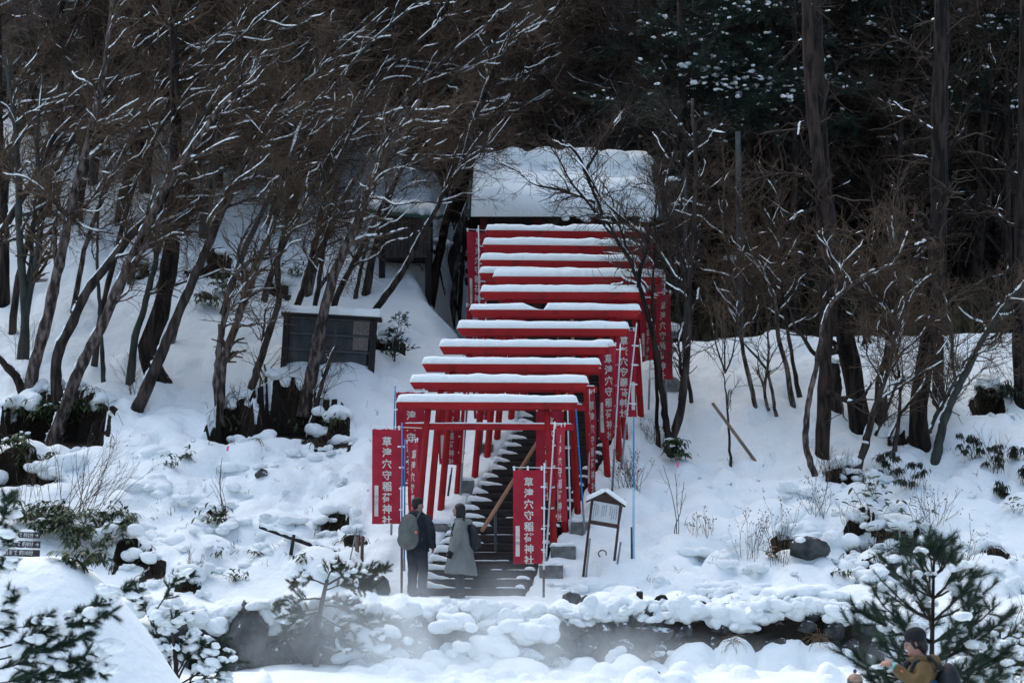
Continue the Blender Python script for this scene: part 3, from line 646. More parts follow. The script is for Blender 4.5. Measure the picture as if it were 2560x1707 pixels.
bare_pole('dark grey pole stub leaning between the left pillars of the gates', 1130, 1168, 1121, 1232, 44.6, 'dark_metal', 'dark_metal', .3)
bare_pole('pale thin pole standing in the middle of the upper stairs', 1398, 690, 1393, 960, 48.6, 'pale_wood', 'pale_wood', .5)

# concrete footings beside the steps
for k, (u, v, w, h, lab) in enumerate([(1450, 1325, .36, .15, 'low grey concrete block behind the wooden info board'), (1408, 1385, .45, .14, 'grey concrete block at the foot of the white pole'), (1378, 1437, .42, .17, 'lowest grey concrete block beside the stairs'),
        (1165, 1220, .30, .14, 'small grey stone between the left pillars of the gates'), (1216, 1124, .26, .10, 'grey stone showing through snow further up the left pillars'), (1101, 1322, .34, .12, 'rounded grey stone between the couple'), (1514, 1062, .25, .09, 'grey stone under the gate pillars on the lantern side')]):
    p = P(u, v, float(hit_base(u, v, 40, 60)[1]) - .05); ge = Geo(); ge.box((0, .12, h / 2 - .15), (w, .3, h + .3)) if k != 5 else ge.ell((0, .1, 0), (w / 2, .2, h), 8)
    o = ge.build('concrete_block', [M['stone']], None, k == 5); o.location = p; tag(o, lab, 'stone block')
    if k != 5: soften(o, .015, 2)
    gg = Geo(); V, F = snow_loaf(w + .04, .32, .08, 60 + k, end=.08); gg.add(V + np.array([0, .14, h - .004 if k != 5 else h * .8]), F); gg.build('snow_cap', [M['snow']], o, True)

# ------------------------------------------------------------------ shrine hall
Y0, Y1 = 52.4, 56.2
eL, eR = P(1180, 540, Y0), P(1643, 548, Y0); rz = P(1400, 405, (Y0 + Y1) / 2)[2]
cx = (eL[0] + eR[0]) / 2; Wd = eR[0] - eL[0]; ze = eL[2] + .02; zf = 7.95
sh = thing('shrine_hall', 'shrine hall under a thick snow covered gable roof at the top of the stairs', 'shrine building', (cx, Y0, zf)); o0 = np.array([cx, Y0, zf])
ww = Wd - .5
Geo().box((0, .62 + 1.4, (ze - zf) / 2 + .1), (ww, 2.8, ze - zf + .2)).build('wall', [M['dark_wood']], sh)
for x in (-ww / 2, -ww / 6, ww / 6, ww / 2):
    Geo().box((x, .52, (ze - zf) / 2), (.16, .16, ze - zf)).build('pillar', [M['shrine_red']], sh)
Geo().box((0, .515, ze - zf - .32), (ww + .3, .12, .16)).build('beam', [M['shrine_red']], sh)
Geo().box((0, .515, ze - zf - .85), (ww, .10, .10)).build('beam', [M['dark_wood']], sh)
for s in (-1, 1):
    d = Geo(); d.box((s * .42, .60, 1.0), (.80, .06, 2.0))
    dr = d.build('door', [M['dark_wood']], sh)
    for k in range(5): Geo().box((s * .42 - .32 + k * .16, .56, 1.0), (.03, .03, 1.9)).build('lattice', [M['shrine_red']], dr)
half = (Y1 - Y0) / 2; rise = rz - ze - .55
for s in (-1, 1):
    L_ = math.hypot(half + .1, rise); a = math.atan2(rise, half + .1)
    Geo().box((0, half + s * (half + .1) / 2, ze - zf + rise / 2), (Wd + .1, L_, .10), rotm(-s * a, 0, 0)).build('roof', [M['black']], sh)
for s in (-1, 1):
    Geo().add(np.array([[s * (ww / 2), .62, ze - zf - .05], [s * (ww / 2), Y1 - Y0 - .4, ze - zf - .05], [s * (ww / 2), half, ze - zf + rise - .06]]), [np.array([[0, 1, 2]])]).build('gable', [M['dark_wood']], sh)
    L_ = math.hypot(half + .1, rise); a = math.atan2(rise, half + .1)
    Geo().box((s * (Wd / 2 + .075), half - (half + .1) / 2, ze - zf + rise / 2), (.045, L_, .26), rotm(a, 0, 0)).build('barge_board', [M['green_roof']], sh)
# roof snow: a thick blanket with sagging layers
nx, ny = 90, 46; xs = np.linspace(-Wd / 2 - .02, Wd / 2 + .02, nx); vs = np.linspace(-1.02, 1.02, ny); SX, SV = np.meshgrid(xs, vs)
ex_ = np.clip((Wd / 2 + .02 - np.abs(SX)) / .16, 0, 1); ed = np.sqrt(1 - (1 - ex_) ** 2); ev = np.clip((1.02 - np.abs(SV)) / .10, 0, 1); ev = np.sqrt(1 - (1 - ev) ** 2)
thick = (.50 + .34 * fbm(SX / 1.1, SV * 2.0, 51, 3) + .13 * np.sin(SV * 8 + fbm(SX / 1.4, SV, 53, 2) * 4) * (np.abs(SV) < .9)) * (.15 + .85 * ed) * ev
zb = rise * (1 - np.abs(SV)) - .10 * (np.abs(SV) > .97); top = np.stack([SX, half + SV * (half + .17), ze - zf + zb + .06 + thick], -1).reshape(-1, 3); bot_ = np.stack([SX, half + SV * (half + .13), ze - zf + zb + .055], -1).reshape(-1, 3)
ii = np.arange(nx * ny).reshape(ny, nx); n0 = nx * ny
qt = np.stack([ii[:-1, :-1], ii[:-1, 1:], ii[1:, 1:], ii[1:, :-1]], -1).reshape(-1, 4); ring = np.concatenate([ii[0, :], ii[1:, -1], ii[-1, ::-1][1:], ii[::-1, 0][1:-1]]); nxr = np.roll(ring, -1)
Geo().add(np.concatenate([top, bot_]), [qt, qt[:, ::-1] + n0, np.stack([ring, ring + n0, nxr + n0, nxr], -1)]).build('roof_snow', [M['snow']], sh, True)
for k, (fx, w, h) in enumerate([(-.84, .30, .26), (-.56, .38, .32), (-.20, .52, .30), (.20, .58, .31), (.56, .46, .27), (.84, .40, .22)]):
    ge = Geo(); ge.ell((fx * Wd / 2, half, ze - zf + rise + .54), (w * .96, .50, h), 10, 0, None, .12, k); ge.build('ridge_snow', [M['snow']], sh, True)
for k in range(11):   # paper ornaments under the eaves
    Geo().box((-ww / 2 + .35 + k * (ww - .7) / 10, .44, ze - zf - .22 + (.02 if k % 2 else 0)), (.05, .02, .085)).build('eave_ornament', [M['strip']], sh)
for k, (fx, w) in enumerate([(-.16, .26), (-.02, .30), (.18, .52), (.62, .30), (.9, .5)]):
    ge = Geo(); clump(ge, (fx * Wd / 2, -.06, ze - zf + .0), w * .5, 5, 90 + k, .4); ge.build('eave_snow', [M['snow']], sh, True)

# annex shed on the left
Ya = 53.9; a0, a1 = P(945, 490, Ya), P(1078, 520, Ya); zb_ = P(1000, 690, Ya)[2]
ax = thing('storage_shed', 'dark plank shed with a green edged snowy roof beside the shrine', 'shed', ((a0[0] + a1[0]) / 2, Ya, zb_)); w = a1[0] - a0[0]; hh = a1[2] - zb_
for k in range(14):
    Geo().box((-w / 2 + (k + .5) * w / 14, .02 * (k % 2), hh * .63), (w / 14 - .008, .05, hh * .72)).build('plank', [M['plank']], ax)
Geo().box((0, .9, hh * .63), (w - .03, 1.7, hh * .71)).build('wall', [M['dark_wood']], ax)
for x in (-w / 2 + .1, w / 2 - .06): Geo().box((x, .05, -.10), (.14, .14, hh * .9)).build('stilt', [M['dark_wood']], ax)
Geo().box((-.05, .8, hh + .02), (w + .5, 2.3, .07), rotm(.2, .10, 0)).build('roof', [M['green_roof']], ax)
V, F = snow_loaf(w + .46, 2.2, .26, 71, end=.2); Geo().add(V @ rotm(.2, .10, 0).T + np.array([-.05, .8, hh + .05]), F).build('roof_snow', [M['snow']], ax, True)

# large roofed notice board on the slope
pb = ground(800, 905); yb = pb[1] - .1; c0 = P(818, 838, yb)
nb_ = thing('notice_board', 'wide dark roofed notice board with grey panels sunk in snow behind the trees', 'notice board', tuple(P(818, 932, yb))); o0 = np.array(nb_.location)
Rb = rotm(0, .055, 0); wB = 232 / ppm(yb); hB = 150 / ppm(yb)
def bx(name, m, x, z, sx, sz, y=0, sy=.06):
    o = Geo().box(Rb @ np.array([x, y, z]), (sx, sy, sz), Rb).build(name, [M[m]], nb_); return o
hb0 = .12
for s in (-1, 1): bx('post', 'dark_wood', s * (wB / 2 - .05), .30, .13, 1.62, 0, .14)
bx('backing', 'dark_wood', 0, hb0 + .50, wB - .2, 1.02, .05, .04)
for r in range(3):
    bx('panel', 'panel_grey', -.02, hb0 + .16 + r * .33, wB - .28, .275, .01, .03)
    bx('rail', 'dark_metal', 0, hb0 + .325 + r * .33, wB - .24, .045, -.012, .05)
bx('notice_sheet', 'paper', wB / 2 - .30, hb0 + .51, .31, .26, -.02, .012); bx('notice_sheet', 'paper', wB / 2 - .30, hb0 + .83, .33, .27, -.02, .012)
sg = Geo(); g = np.random.default_rng(3)
for zc in (.51, .83):
    for cxx in range(7):
        z = .10
        while z > -.10:
            h = g.uniform(.012, .05); sg.box(Rb @ np.array([wB / 2 - .42 + cxx * .04, -.029, hb0 + zc + z - h / 2]), (.012, .004, h), Rb); z -= h + .012
sg.build('notice_print', [M['black_ink']], nb_)
bx('roof', 'dark_wood', .02, hb0 + 1.04, wB + .16, .05, .05, .50)
V, F = snow_loaf(wB + .22, .6, .20, 72, end=.12); Geo().add((V + np.array([.02, .05, hb0 + 1.06])) @ Rb.T, F).build('roof_snow', [M['snow']], nb_, True)

# roofed info board leaning beside the stairs
gi = ground(1480, 1440); yi = gi[1]
ib = thing('info_board', 'small brown roofed info board with a white text panel, leaning on two legs', 'info board', tuple(gi)); sc = 1 / ppm(yi)
def q(u, v, dy=0.0): return P(u, v, yi + dy) - gi
def slab(name, m, pts, th, y=0.0):
    pts = [np.array(p_) for p_ in pts]; n = len(pts); V = np.array([p_ + np.array([0, y - th / 2, 0]) for p_ in pts] + [p_ + np.array([0, y + th / 2, 0]) for p_ in pts])
    return Geo().add(V, [np.arange(n)[None, :], np.arange(n, 2 * n)[None, ::-1], np.array([[k, k + n, (k + 1) % n + n, (k + 1) % n] for k in range(n)])]).build(name, [M[m]], ib)
slab('board', 'brown_wood', [q(1471, 1308), q(1547, 1321), q(1557, 1266), q(1513, 1232), q(1477, 1250)], .03, .03)
pnl = [(1478, 1299), (1543, 1310), (1548, 1263), (1484, 1251)]
slab('text_panel', 'white_panel', [q(*p_) for p_ in pnl], .012, .002)
for (ua, va, ub, vb2) in ((1474, 1300, 1458, 1442), (1546, 1313, 1530, 1452)):
    a_, b_ = q(ua, va), q(ub, vb2); Geo().tube([b_ + (b_ - a_) * .15, a_], .026, 6).build('leg', [M['brown_wood']], ib)
for (ua, va, ub, vb2) in ((1475, 1345, 1465, 1442), (1552, 1354, 1537, 1452)):
    a_, b_ = q(ua, va, -.05), q(ub, vb2, -.05); Geo().tube([b_ + (b_ - a_) * .15, a_], .017, 8).build('steel_stake', [M['grey_metal']], ib, True)
sg = Geo(); g = np.random.default_rng(8); e_x = (q(1548, 1263) - q(1484, 1251)); e_z = (q(1478, 1299) - q(1484, 1251)); og = q(1484, 1251) + np.array([0, -.006, 0])
for c_ in range(11):
    fx = .06 + c_ * .078; b_ = .10 + .1 * g.uniform(); end = g.uniform(.6, .93)
    if c_ in (3, 7): continue
    while b_ < end:
        h = g.uniform(.012, .035); m_ = og + e_x * fx + e_z * (b_ + h / 2); sg.box(m_, (.009 + .006 * g.uniform(), .002, h * np.linalg.norm(e_z)), rotm(0, .11, 0)); b_ += h + .016
for k, ch in enumerate('穴守稲荷神社'):
    V, F = char_norm(ch, .0); m_ = og + e_x * .93 + e_z * (.14 + k * .12); sg.add(m_ + np.outer(V[:, 0], e_x) * .075 - np.outer(V[:, 1], e_z) * .10, F)
sg.build('panel_text', [M['black_ink']], ib)
for (pa, pb_) in (((1466, 1254), (1513, 1231)), ((1511, 1230), (1563, 1266))):
    a_, b_ = q(*pa), q(*pb_); d_ = b_ - a_; an = -math.atan2(d_[2], d_[0]); Ln = np.linalg.norm(d_)
    Geo().box((a_ + b_) / 2 + np.array([0, .03, 0]), (Ln, .22, .025), rotm(0, an, 0)).build('roof', [M['brown_wood']], ib)
    V, F = snow_loaf(Ln + .06, .24, .085, 74, end=.07); Geo().add(V @ rotm(0, an, 0).T + (a_ + b_) / 2 + np.array([0, .03, .012]), F).build('roof_snow', [M['snow']], ib, True)
gh = ground(1506, 1395); th = np.linspace(-.5, 4.2, 14); tg = Geo().tube([np.array([.07 * math.cos(a), 0, .06 + .06 * math.sin(a)]) for a in th], .011, 7).build('iron_hook', [M['dark_metal']], None, True)
tg.location = P(1506, 1392, gh[1] - .1); tag(tg, 'curved black iron hook sticking out of the snow under the info board', 'hook')

# direction signs behind the round snow mound
ys = 33.6; ds = thing('direction_sign', 'three dark direction planks with white lettering on a post behind the smooth mound', 'signpost', tuple(P(20, 1400, ys))); o0 = np.array(ds.location)
Geo().box((-.35, .06, -.6), (.09, .09, 2.3)).build('post', [M['sign_brown']], ds)
rows = [('露天風呂まで 約2分→', 1343, 100, 32), ('相撲場(つつじ群落)まで 約8分→', 1362, 100, 32), ('湯畑(温泉街)まで 約10分', 1385, 99, 33)]
for k, (tx, vc, ur, hp) in enumerate([('露天風呂まで 約2分 →', 1337.5, 100, 15.5), ('相撲場(つつじ群落)まで 約8分 →', 1361, 101, 17.5), ('湯畑(温泉街)まで 約10分', 1383, 99.5, 18)]):
    pr = P(ur, vc, ys) - o0; hgt = hp / ppm(ys); Lg = 1.25; R_ = rotm(0, .03, 0)
    pl = Geo().box(pr - np.array([Lg / 2, 0, -.018]), (Lg, .03, hgt), R_).build('plank', [M['sign_brown']], ds); soften(pl, .003, 1)
    V, F = text_mesh(tx, 1.0, 0.004, 'RIGHT'); wt = V[:, 0].max() - V[:, 0].min(); s_ = min(hgt * .78, 1.1 * Lg / wt); V = (V - np.array([V[:, 0].max(), (V[:, 1].min() + V[:, 1].max()) / 2, 0])) * s_
    Vw = np.stack([V[:, 0] * .84 - (.02 if k < 2 else .09), np.full(len(V), -.018), V[:, 1]], -1) @ R_.T + pr + np.array([0, 0, .0 + .0])
    Geo().add(Vw, F).build('lettering', [M['sign_white']], pl)
    V, F = snow_loaf(Lg * .8, .035, .022, 130 + k, end=.05, wob=.8); Geo().add(V @ R_.T + pr + np.array([-Lg * .45, 0, hgt / 2 + .014]), F).build('snow_cap', [M['snow']], ds, True)

# stone lantern beyond the banners
gl = ground(1668, 960); sl = thing('stone_lantern', 'grey stone lantern with a snow cap behind the red banner', 'stone lantern', tuple(gl))
zz = lambda v: (P(1668, v, gl[1]) - gl)[2]
def lathe(name, prof, m, parent, sq=False):
    r = np.array([p_[0] for p_ in prof]); z = np.array([p_[1] for p_ in prof]); V, F = tubes_geo(np.stack([r * 0, r * 0, z], -1)[None], np.maximum(r, .002)[None], 6 if sq else 16); return Geo().add(V, F).build(name, [M[m]], parent, not sq)
lathe('base', [(.27, -.2), (.27, .03), (.22, .09), (.12, .13)], 'stone', sl); lathe('shaft', [(.12, .12), (.095, .3), (.10, .55), (.14, .62)], 'stone', sl)
lathe('platform', [(.14, .62), (.20, .66), (.20, .73)], 'stone', sl); lathe('fire_box', [(.13, .73), (.13, .93)], 'stone', sl, True)
lathe('cap', [(.10, .93), (.30, .95), (.27, 1.01), (.08, 1.12), (.0, 1.16)], 'stone', sl); ge = Geo(); ge.ell((0, 0, 1.10), (.30, .30, .15), 10, 0, None, .12, 4); ge.build('snow_cap', [M['snow']], sl, True)

# dark kiosk beyond the ridge on the right, two lamp posts
yk = 55.5; k0 = P(1842, 850, yk); kb = thing('dark_cabinet', 'tall black roofed cabinet with snow on its roof at the edge of the wood', 'cabinet', tuple(k0)); s_ = 1 / ppm(yk)
Geo().box((0, 0, (850 - 735) * s_), (66 * s_, .45, 165 * s_)).build('body', [M['black']], kb)
Geo().box((0, -.24, (850 - 700) * s_), (52 * s_, .03, .5)).build('door', [M['dark_wood']], kb); Geo().box((0, -.25, (850 - 783) * s_), (62 * s_, .03, .06)).build('ledge', [M['dark_metal']], kb)
for s in (-1, 1): Geo().box((s * 22 * s_, 0, .15), (.1, .1, 1.2)).build('leg', [M['black']], kb)
Geo().box((0, 0, (850 - 655) * s_), (76 * s_, .6, .05)).build('roof', [M['black']], kb)
V, F = snow_loaf(74 * s_, .55, .14, 75, end=.12); Geo().add(V + np.array([0, 0, (850 - 655) * s_ + .02]), F).build('roof_snow', [M['snow']], kb, True)
def lamp_post(label, u, vt, vb, y, w, lamps, m):
    b_ = P(u, vb, y); t = thing('lamp_post', label, 'lamp post', tuple(b_)); h = P(u, vt, y)[2] - b_[2]
    Geo().tube([np.array([0, 0, -.3]), np.array([0, 0, h])], [w, w * .8], 12).build('pole', [M[m]], t, True)
    for (du, v, s) in lamps:
        c = P(u + du, v, y) - b_; fl = Geo().box(c, (.24, .22, .17), rotm(.5, .35 * s, 0)).build('floodlight', [M['black']], t); soften(fl, .02, 2)
        Geo().box(c + np.array([0, -.11, -.055]), (.19, .012, .12), rotm(.5, .35 * s, 0)).build('glass', [M['lamp_glass']], fl)
        Geo().tube([c, np.array([0, 0, c[2] + .05])], .02, 6).build('bracket', [M['black']], t); ge = Geo(); clump(ge, c + np.array([0, 0, .12]), .13, 4, int(v), .5); ge.build('snow_cap', [M['snow']], t, True)
    return t
lamp_post('dark lamp post with two snow capped floodlights beside the shrine', 1716, 425, 830, 52.6, .055, [(-32, 462, -1), (-28, 525, -1)], 'dark_metal')
lamp_post('plain dark grey utility pole in front of the black cabinet', 1851, 330, 860, 52.0, .075, [], 'dark_metal')
# ------------------------------------------------------------------ trees
def resample(pts, n):
    pts = np.asarray(pts, float); d = np.concatenate([[0], np.cumsum(np.linalg.norm(np.diff(pts, axis=0), axis=1))]); t = np.linspace(0, d[-1], n)
    # smooth: Catmull-Rom through the points
    m = np.gradient(pts, d, axis=0); k = np.clip(np.searchsorted(d, t, 'right') - 1, 0, len(d) - 2); h = (d[k + 1] - d[k])[:, None]; s = ((t - d[k]) / (d[k + 1] - d[k]))[:, None]
    return (2 * s ** 3 - 3 * s ** 2 + 1) * pts[k] + (s ** 3 - 2 * s ** 2 + s) * h * m[k] + (-2 * s ** 3 + 3 * s ** 2) * pts[k + 1] + (s ** 3 - s ** 2) * h * m[k + 1]

def sprout(g, paths, radii, n, t0, t1, lmin, lmax, ang, bias, wig, Pn, rr, droop=0.0, tip=.35, rmin=.0025, lenfall=.45):
    """n side shoots in all from parent paths -> child paths (n,Pn,3), radii"""
    B, Pp, _ = paths.shape
    seg = np.linalg.norm(np.diff(paths, axis=1), axis=2).sum(1) + 1e-6
    b = g.choice(B, n, p=seg / seg.sum()); t = g.uniform(t0, t1, n); f = t * (Pp - 1); i = np.minimum(f.astype(int), Pp - 2); w = (f - i)[:, None]
    p = paths[b, i] * (1 - w) + paths[b, i + 1] * w; r = radii[b, i] * (1 - w[:, 0]) + radii[b, i + 1] * w[:, 0]; T = unit(paths[b, i + 1] - paths[b, i])
    rnd = g.normal(size=(n, 3)); perp = unit(np.cross(T, rnd)); a = g.uniform(ang[0], ang[1], n)[:, None]
    d = unit(T * np.cos(a) + perp * np.sin(a) + np.array(bias) * g.uniform(.3, 1.0, (n, 1)))
    Ls = g.uniform(lmin, lmax, n) * (1 - lenfall * t); st = (Ls / (Pn - 1))[:, None]
    out = [p]
    for k in range(Pn - 1):
        d = unit(d + g.normal(size=(n, 3)) * wig + np.array(bias) * .12 + np.array([0, 0, -droop])); out.append(out[-1] + d * st)
    rad = np.maximum(r * rr * g.uniform(.7, 1.0, n), rmin)[:, None] * np.linspace(1, tip, Pn)[None]
    return np.stack(out, 1), rad

def snow_on(g, paths, radii, frac=.55, thick=.022, k=5, sub=4, minr=.006, hmin=.30, rf=.82, off=.52, ks=5):
    """strips of snow on the upper side of limbs"""
    B, Pp, _ = paths.shape; n = (Pp - 1) * sub + 1; f = np.linspace(0, Pp - 1, n); i = np.minimum(f.astype(int), Pp - 2); w = (f - i)
    Q = paths[:, i] * (1 - w)[None, :, None] + paths[:, i + 1] * w[None, :, None]; r = radii[:, i] * (1 - w) + radii[:, i + 1] * w
    T = unit(np.gradient(Q, axis=1)); up = np.array([0, 0, 1.0]); nrm = up - T * T[..., 2:3]; hz = np.linalg.norm(nrm, axis=2); nrm = unit(nrm)
    nz = g.uniform(0, 1, (B, n + ks + 1)); ker = np.ones(ks) / ks; sm = np.stack([np.convolve(x, ker, 'valid')[:n] for x in nz]) if B else nz
    sm = (sm - sm.mean()) / (sm.std() + 1e-6) * .22 + .5
    ok = np.clip((sm - (1 - frac) + .12 * (hz - .5)) / .10, 0, 1) * np.clip((hz - hmin) / .2, 0, 1)
    ok[:, 0] = 0; ok[:, -1] = 0
    s = (np.maximum(r * rf, minr) + thick * hz * .55) * np.sqrt(ok) * g.uniform(.75, 1.15, (B, n))
    Q = Q + nrm * (r * off + thick * .3)[..., None]
    keep = ok.max(1) > .05
    return Q[keep], np.maximum(s[keep], 0.0)

def gap(Pp, g, prob=.94):
    """twigs that the photograph does not show in the clearing before the storage shed"""
    m_ = Pp[:, 1] - CAM; t_ = m_ @ FW; u = 1280 + FPX * (m_ @ RT) / t_; v = 853.5 - FPX * (m_ @ UP) / t_
    return (u > 925) & (u < 1095) & (v > 470) & (v < 700) & (Pp[:, 1, 1] < 56) & (g.uniform(size=len(Pp)) < prob)
def tube_part(name, sets, k, m, parent):
    ge = Geo()
    for kk, (p_, r_) in zip(k, sets):
        if len(p_): V, F = tubes_geo(p_, r_, kk, cap=kk > 4); ge.add(V, F)
    return ge.build(name, [m] if not isinstance(m, list) else m, parent, True)

def bark_wobble(g, V, amp):
    return V

def tree(label, pts, w, seed, bark='bark_mid', name='bare_tree', cat='tree', group=None, wt=.35, n1=10, l1=(1.2, 2.6), t0=.4, bias=(.55, -.1, .35), n2=70, l2=(.6, 1.4), n3=420, l3=(.25, .7),
         limbs=(), snow=.5, thick=.022, twig='twig', dy=0.0, y=None, flare=1.35, twr=.0048, wig=.18, lean=0.0, ang=(.4, 1.1), trunk_snow=None, loose=0):
    """pts: photo pixels of the trunk from its foot upwards; stands where the foot meets the ground"""
    g = np.random.default_rng(seed)
    if y is None: y = hit_base(pts[0][0], pts[0][1], 36, 80)[1] + dy
    n = len(pts); hs = np.linspace(0, 1, n)
    W = np.array([P(u, v, y + lean * h) for (u, v), h in zip(pts, hs)])
    zf = float(H(W[0, 0], W[0, 1])); W0 = W[0].copy(); d0 = unit(W[1] - W[0]); root = W0 - d0 * (max(W0[2] - zf, 0) + .25)
    W = np.concatenate([[root], W]); org = np.array([W0[0], W0[1], zf])
    npt = max(16, 5 * n); path = resample(W, npt)
    path += (np.cumsum(g.normal(size=path.shape), 0) * .006 + g.normal(size=path.shape) * .006) * np.array([1, .6, .3])
    r0 = w / ppm(y) / 2; tt = np.linspace(0, 1, npt); rad = r0 * (1 + (wt - 1) * tt) * (1 + (flare - 1) * np.exp(-tt * npt / 2.2)) * (1 + .06 * g.normal(size=npt))
    t = thing(name, label, cat, tuple(org), group)
    path = path - org
    tr = [(path[None], rad[None])]
    L1p, L1r = [], []
    for lb in limbs:                               # explicit limbs: list of photo pixels + width
        lp, lw = lb[0], lb[1]; q = np.array([P(u, v, y + .25 * (k / max(1, len(lp) - 1)) * (1 if k % 2 else -1)) for k, (u, v) in enumerate(lp)]) - org
        qp = resample(q, 18); qp += np.cumsum(g.normal(size=qp.shape), 0) * .006; L1p.append(qp); L1r.append(lw / ppm(y) / 2 * np.linspace(1, .30, 18))
    if n1:
        p1, r1 = sprout(g, path[None], rad[None], n1, t0, .98, l1[0], l1[1], ang, bias, wig, 18, .55, tip=.25, rmin=.012)
        p1 = list(p1); r1 = list(r1)
    else: p1, r1 = [], []
    A1 = np.array(L1p + p1); R1 = np.array(L1r + r1)
    if len(A1):
        V2, r2 = sprout(g, A1, R1, n2, .12, .98, l2[0], l2[1], (.35, 1.0), np.array(bias) * .35, wig * 1.15, 7, .6, tip=.35, rmin=.006)
        V3, r3 = sprout(g, np.concatenate([V2, A1[:, ::2][:, :7]]), np.concatenate([r2, R1[:, ::2][:, :7]]), n3, .15, 1.0, l3[0], l3[1], (.3, .9), np.array(bias) * .15, wig * 1.3, 4, .6, tip=.5, rmin=twr)
        V4, r4 = sprout(g, V3, r3, int(n3 * 1.55), .1, 1.0, l3[0] * .6, l3[1] * .62, (.3, 1.0), np.array(bias) * .05, .15, 2, .75, tip=.6, rmin=twr * .8)
        keep2, keep3, keep4 = ~gap(V2 + org, g), ~gap(V3 + org, g), ~gap(V4 + org, g); V2, r2, V3, r3, V4, r4 = V2[keep2], r2[keep2], V3[keep3], r3[keep3], V4[keep4], r4[keep4]
        tr.append((A1, R1))
    tube_part('trunk', tr, [12, 7], M[bark], t)
    if len(A1): tube_part('crown', [(V2, r2), (V3, r3), (V4, r4)], [4, 3, 3], M[twig], t)
    if snow > 0:
        ss = []
        q_, s_ = snow_on(g, path[None], rad[None], snow if trunk_snow is None else trunk_snow, thick * .6, sub=5, hmin=.18, rf=.46, off=.78); ss.append((q_, s_))
        if len(A1):
            ss.append(snow_on(g, A1, R1, snow + .06, thick, sub=2, ks=11)); k = max(1, int(len(V2) * .07)); ss.append(snow_on(g, V2[:k], r2[:k], snow * .72, thick * .75, sub=1)); ss.append(snow_on(g, V3[::34], r3[::34], snow * .6, thick * .7, sub=1, minr=.008))
        tube_part('snow_cover', ss, [6, 5, 4, 4], M['snow'], t)
    return t

Z4 = lambda *a: [(x * .4464, 500 + y * .4464) for x, y in a]      # measured on enlarged crops of the photograph
Z7 = lambda *a: [(1600 + x * .4145, 600 + y * .4145) for x, y in a]
GL = 'leaning bare trees on the left slope'
LT = dict(group=GL, bias=(.46, -.12, .22))
tree('pinkish barked tree rising from the dark root mound, upright then bending over', Z4((150, 1115), (190, 950), (260, 700), (310, 480), (370, 180), (440, -120), (500, -320), (560, -560), (610, -790), (650, -1140)), 34, 101, 'bark_pale', n1=14, n2=110, n3=700, limbs=[(Z4((320, 400), (310, 240), (330, 90), (410, 110), (520, 170), (640, 190)), 12)], **LT)
tree('dark snow streaked trunk leaning out of the root mound behind the pinkish one', Z4((322, 1150), (318, 850), (400, 680), (480, 520), (620, 350), (720, 220), (900, 40), (1000, -150), (1200, -420), (1430, -690)), 30, 102, 'bark_mid', n1=14, n2=110, n3=700, snow=.62, trunk_snow=.68, **LT)
tree('pale trunk at the near edge of the root mound sweeping up and over', Z4((345, 1215), (440, 950), (590, 650), (660, 480), (740, 300), (840, 90), (960, -120), (1080, -300), (1230, -520), (1420, -690)), 34, 103, 'bark_pale', n1=14, n2=110, n3=700, trunk_snow=.45, limbs=[(Z4((620, 600), (650, 575), (720, 520), (760, 470)), 9), (Z4((650, 560), (700, 430), (800, 260), (900, 100)), 16)], **LT)
tree('forked mossy grey green trunk at the far left of the slope', Z4((125, 900), (135, 640), (110, 380), (95, 120), (90, -150), (60, -450), (10, -800)), 26, 104, 'bark_green', n1=10, n2=80, n3=500, limbs=[(Z4((140, 660), (170, 480), (215, 280), (228, 0), (210, -300), (240, -700)), 22), (Z4((160, 460), (175, 250), (185, 0)), 14)], **LT)
tree('thick dark leaning limb entering from the edge beside the mossy trunk', Z4((-60, 330), (10, 190), (110, 30), (200, -130), (320, -360), (480, -520)), 28, 105, 'bark_mid', y=50.5, n1=8, n2=60, n3=400, **LT)
tree('gnarled dark stem lying outward at the foot of the root mound', Z4((150, 1110), (80, 980), (0, 890), (-60, 820)), 34, 106, 'bark_dark', n1=0, snow=.5, **LT)
tree('stout fissured black pine trunk standing among the leaning trees', Z4((890, 1030), (830, 870), (900, 600), (945, 300), (965, 0), (975, -300), (970, -700), (960, -1120)), 52, 107, 'bark_dark', 'pine_tree', n1=10, l1=(.8, 1.6), n2=40, n3=200, snow=.35, trunk_snow=.18, **LT)
tree('long brown trunk crossing in front of the black pine and leaning right over', Z4((760, 1190), (870, 930), (980, 660), (1080, 430), (1200, 150), (1280, -40), (1390, -260), (1520, -480), (1700, -700)), 32, 108, 'bark_mid', n1=14, n2=120, n3=800, **LT)
tree('slim greyish stem just left of the black pine', Z4((728, 1035), (755, 780), (830, 520), (870, 330), (930, 130), (1010, -60), (1120, -260)), 22, 109, 'bark_green', n1=10, n2=80, n3=500, **LT)
tree('thin mossy sapling stem standing alone before the open snow', Z4((578, 1060), (572, 820), (552, 520), (540, 250), (550, 60), (600, -160)), 13, 110, 'bark_green', n1=6, n2=40, n3=240, **LT)
tree('twin stemmed tree growing from the cut earth bank, pale bark', Z4((1228, 1200), (1225, 950), (1260, 660), (1320, 420), (1400, 340), (1500, 325), (1600, 280)), 22, 111, 'bark_pale', n1=8, n2=70, n3=420, limbs=[(Z4((1235, 1150), (1250, 900), (1330, 680), (1400, 450), (1470, 290), (1560, 30), (1620, -200), (1720, -480), (1850, -640)), 24), (Z4((1350, 400), (1340, 300), (1390, 170), (1500, 60)), 10)], **LT)
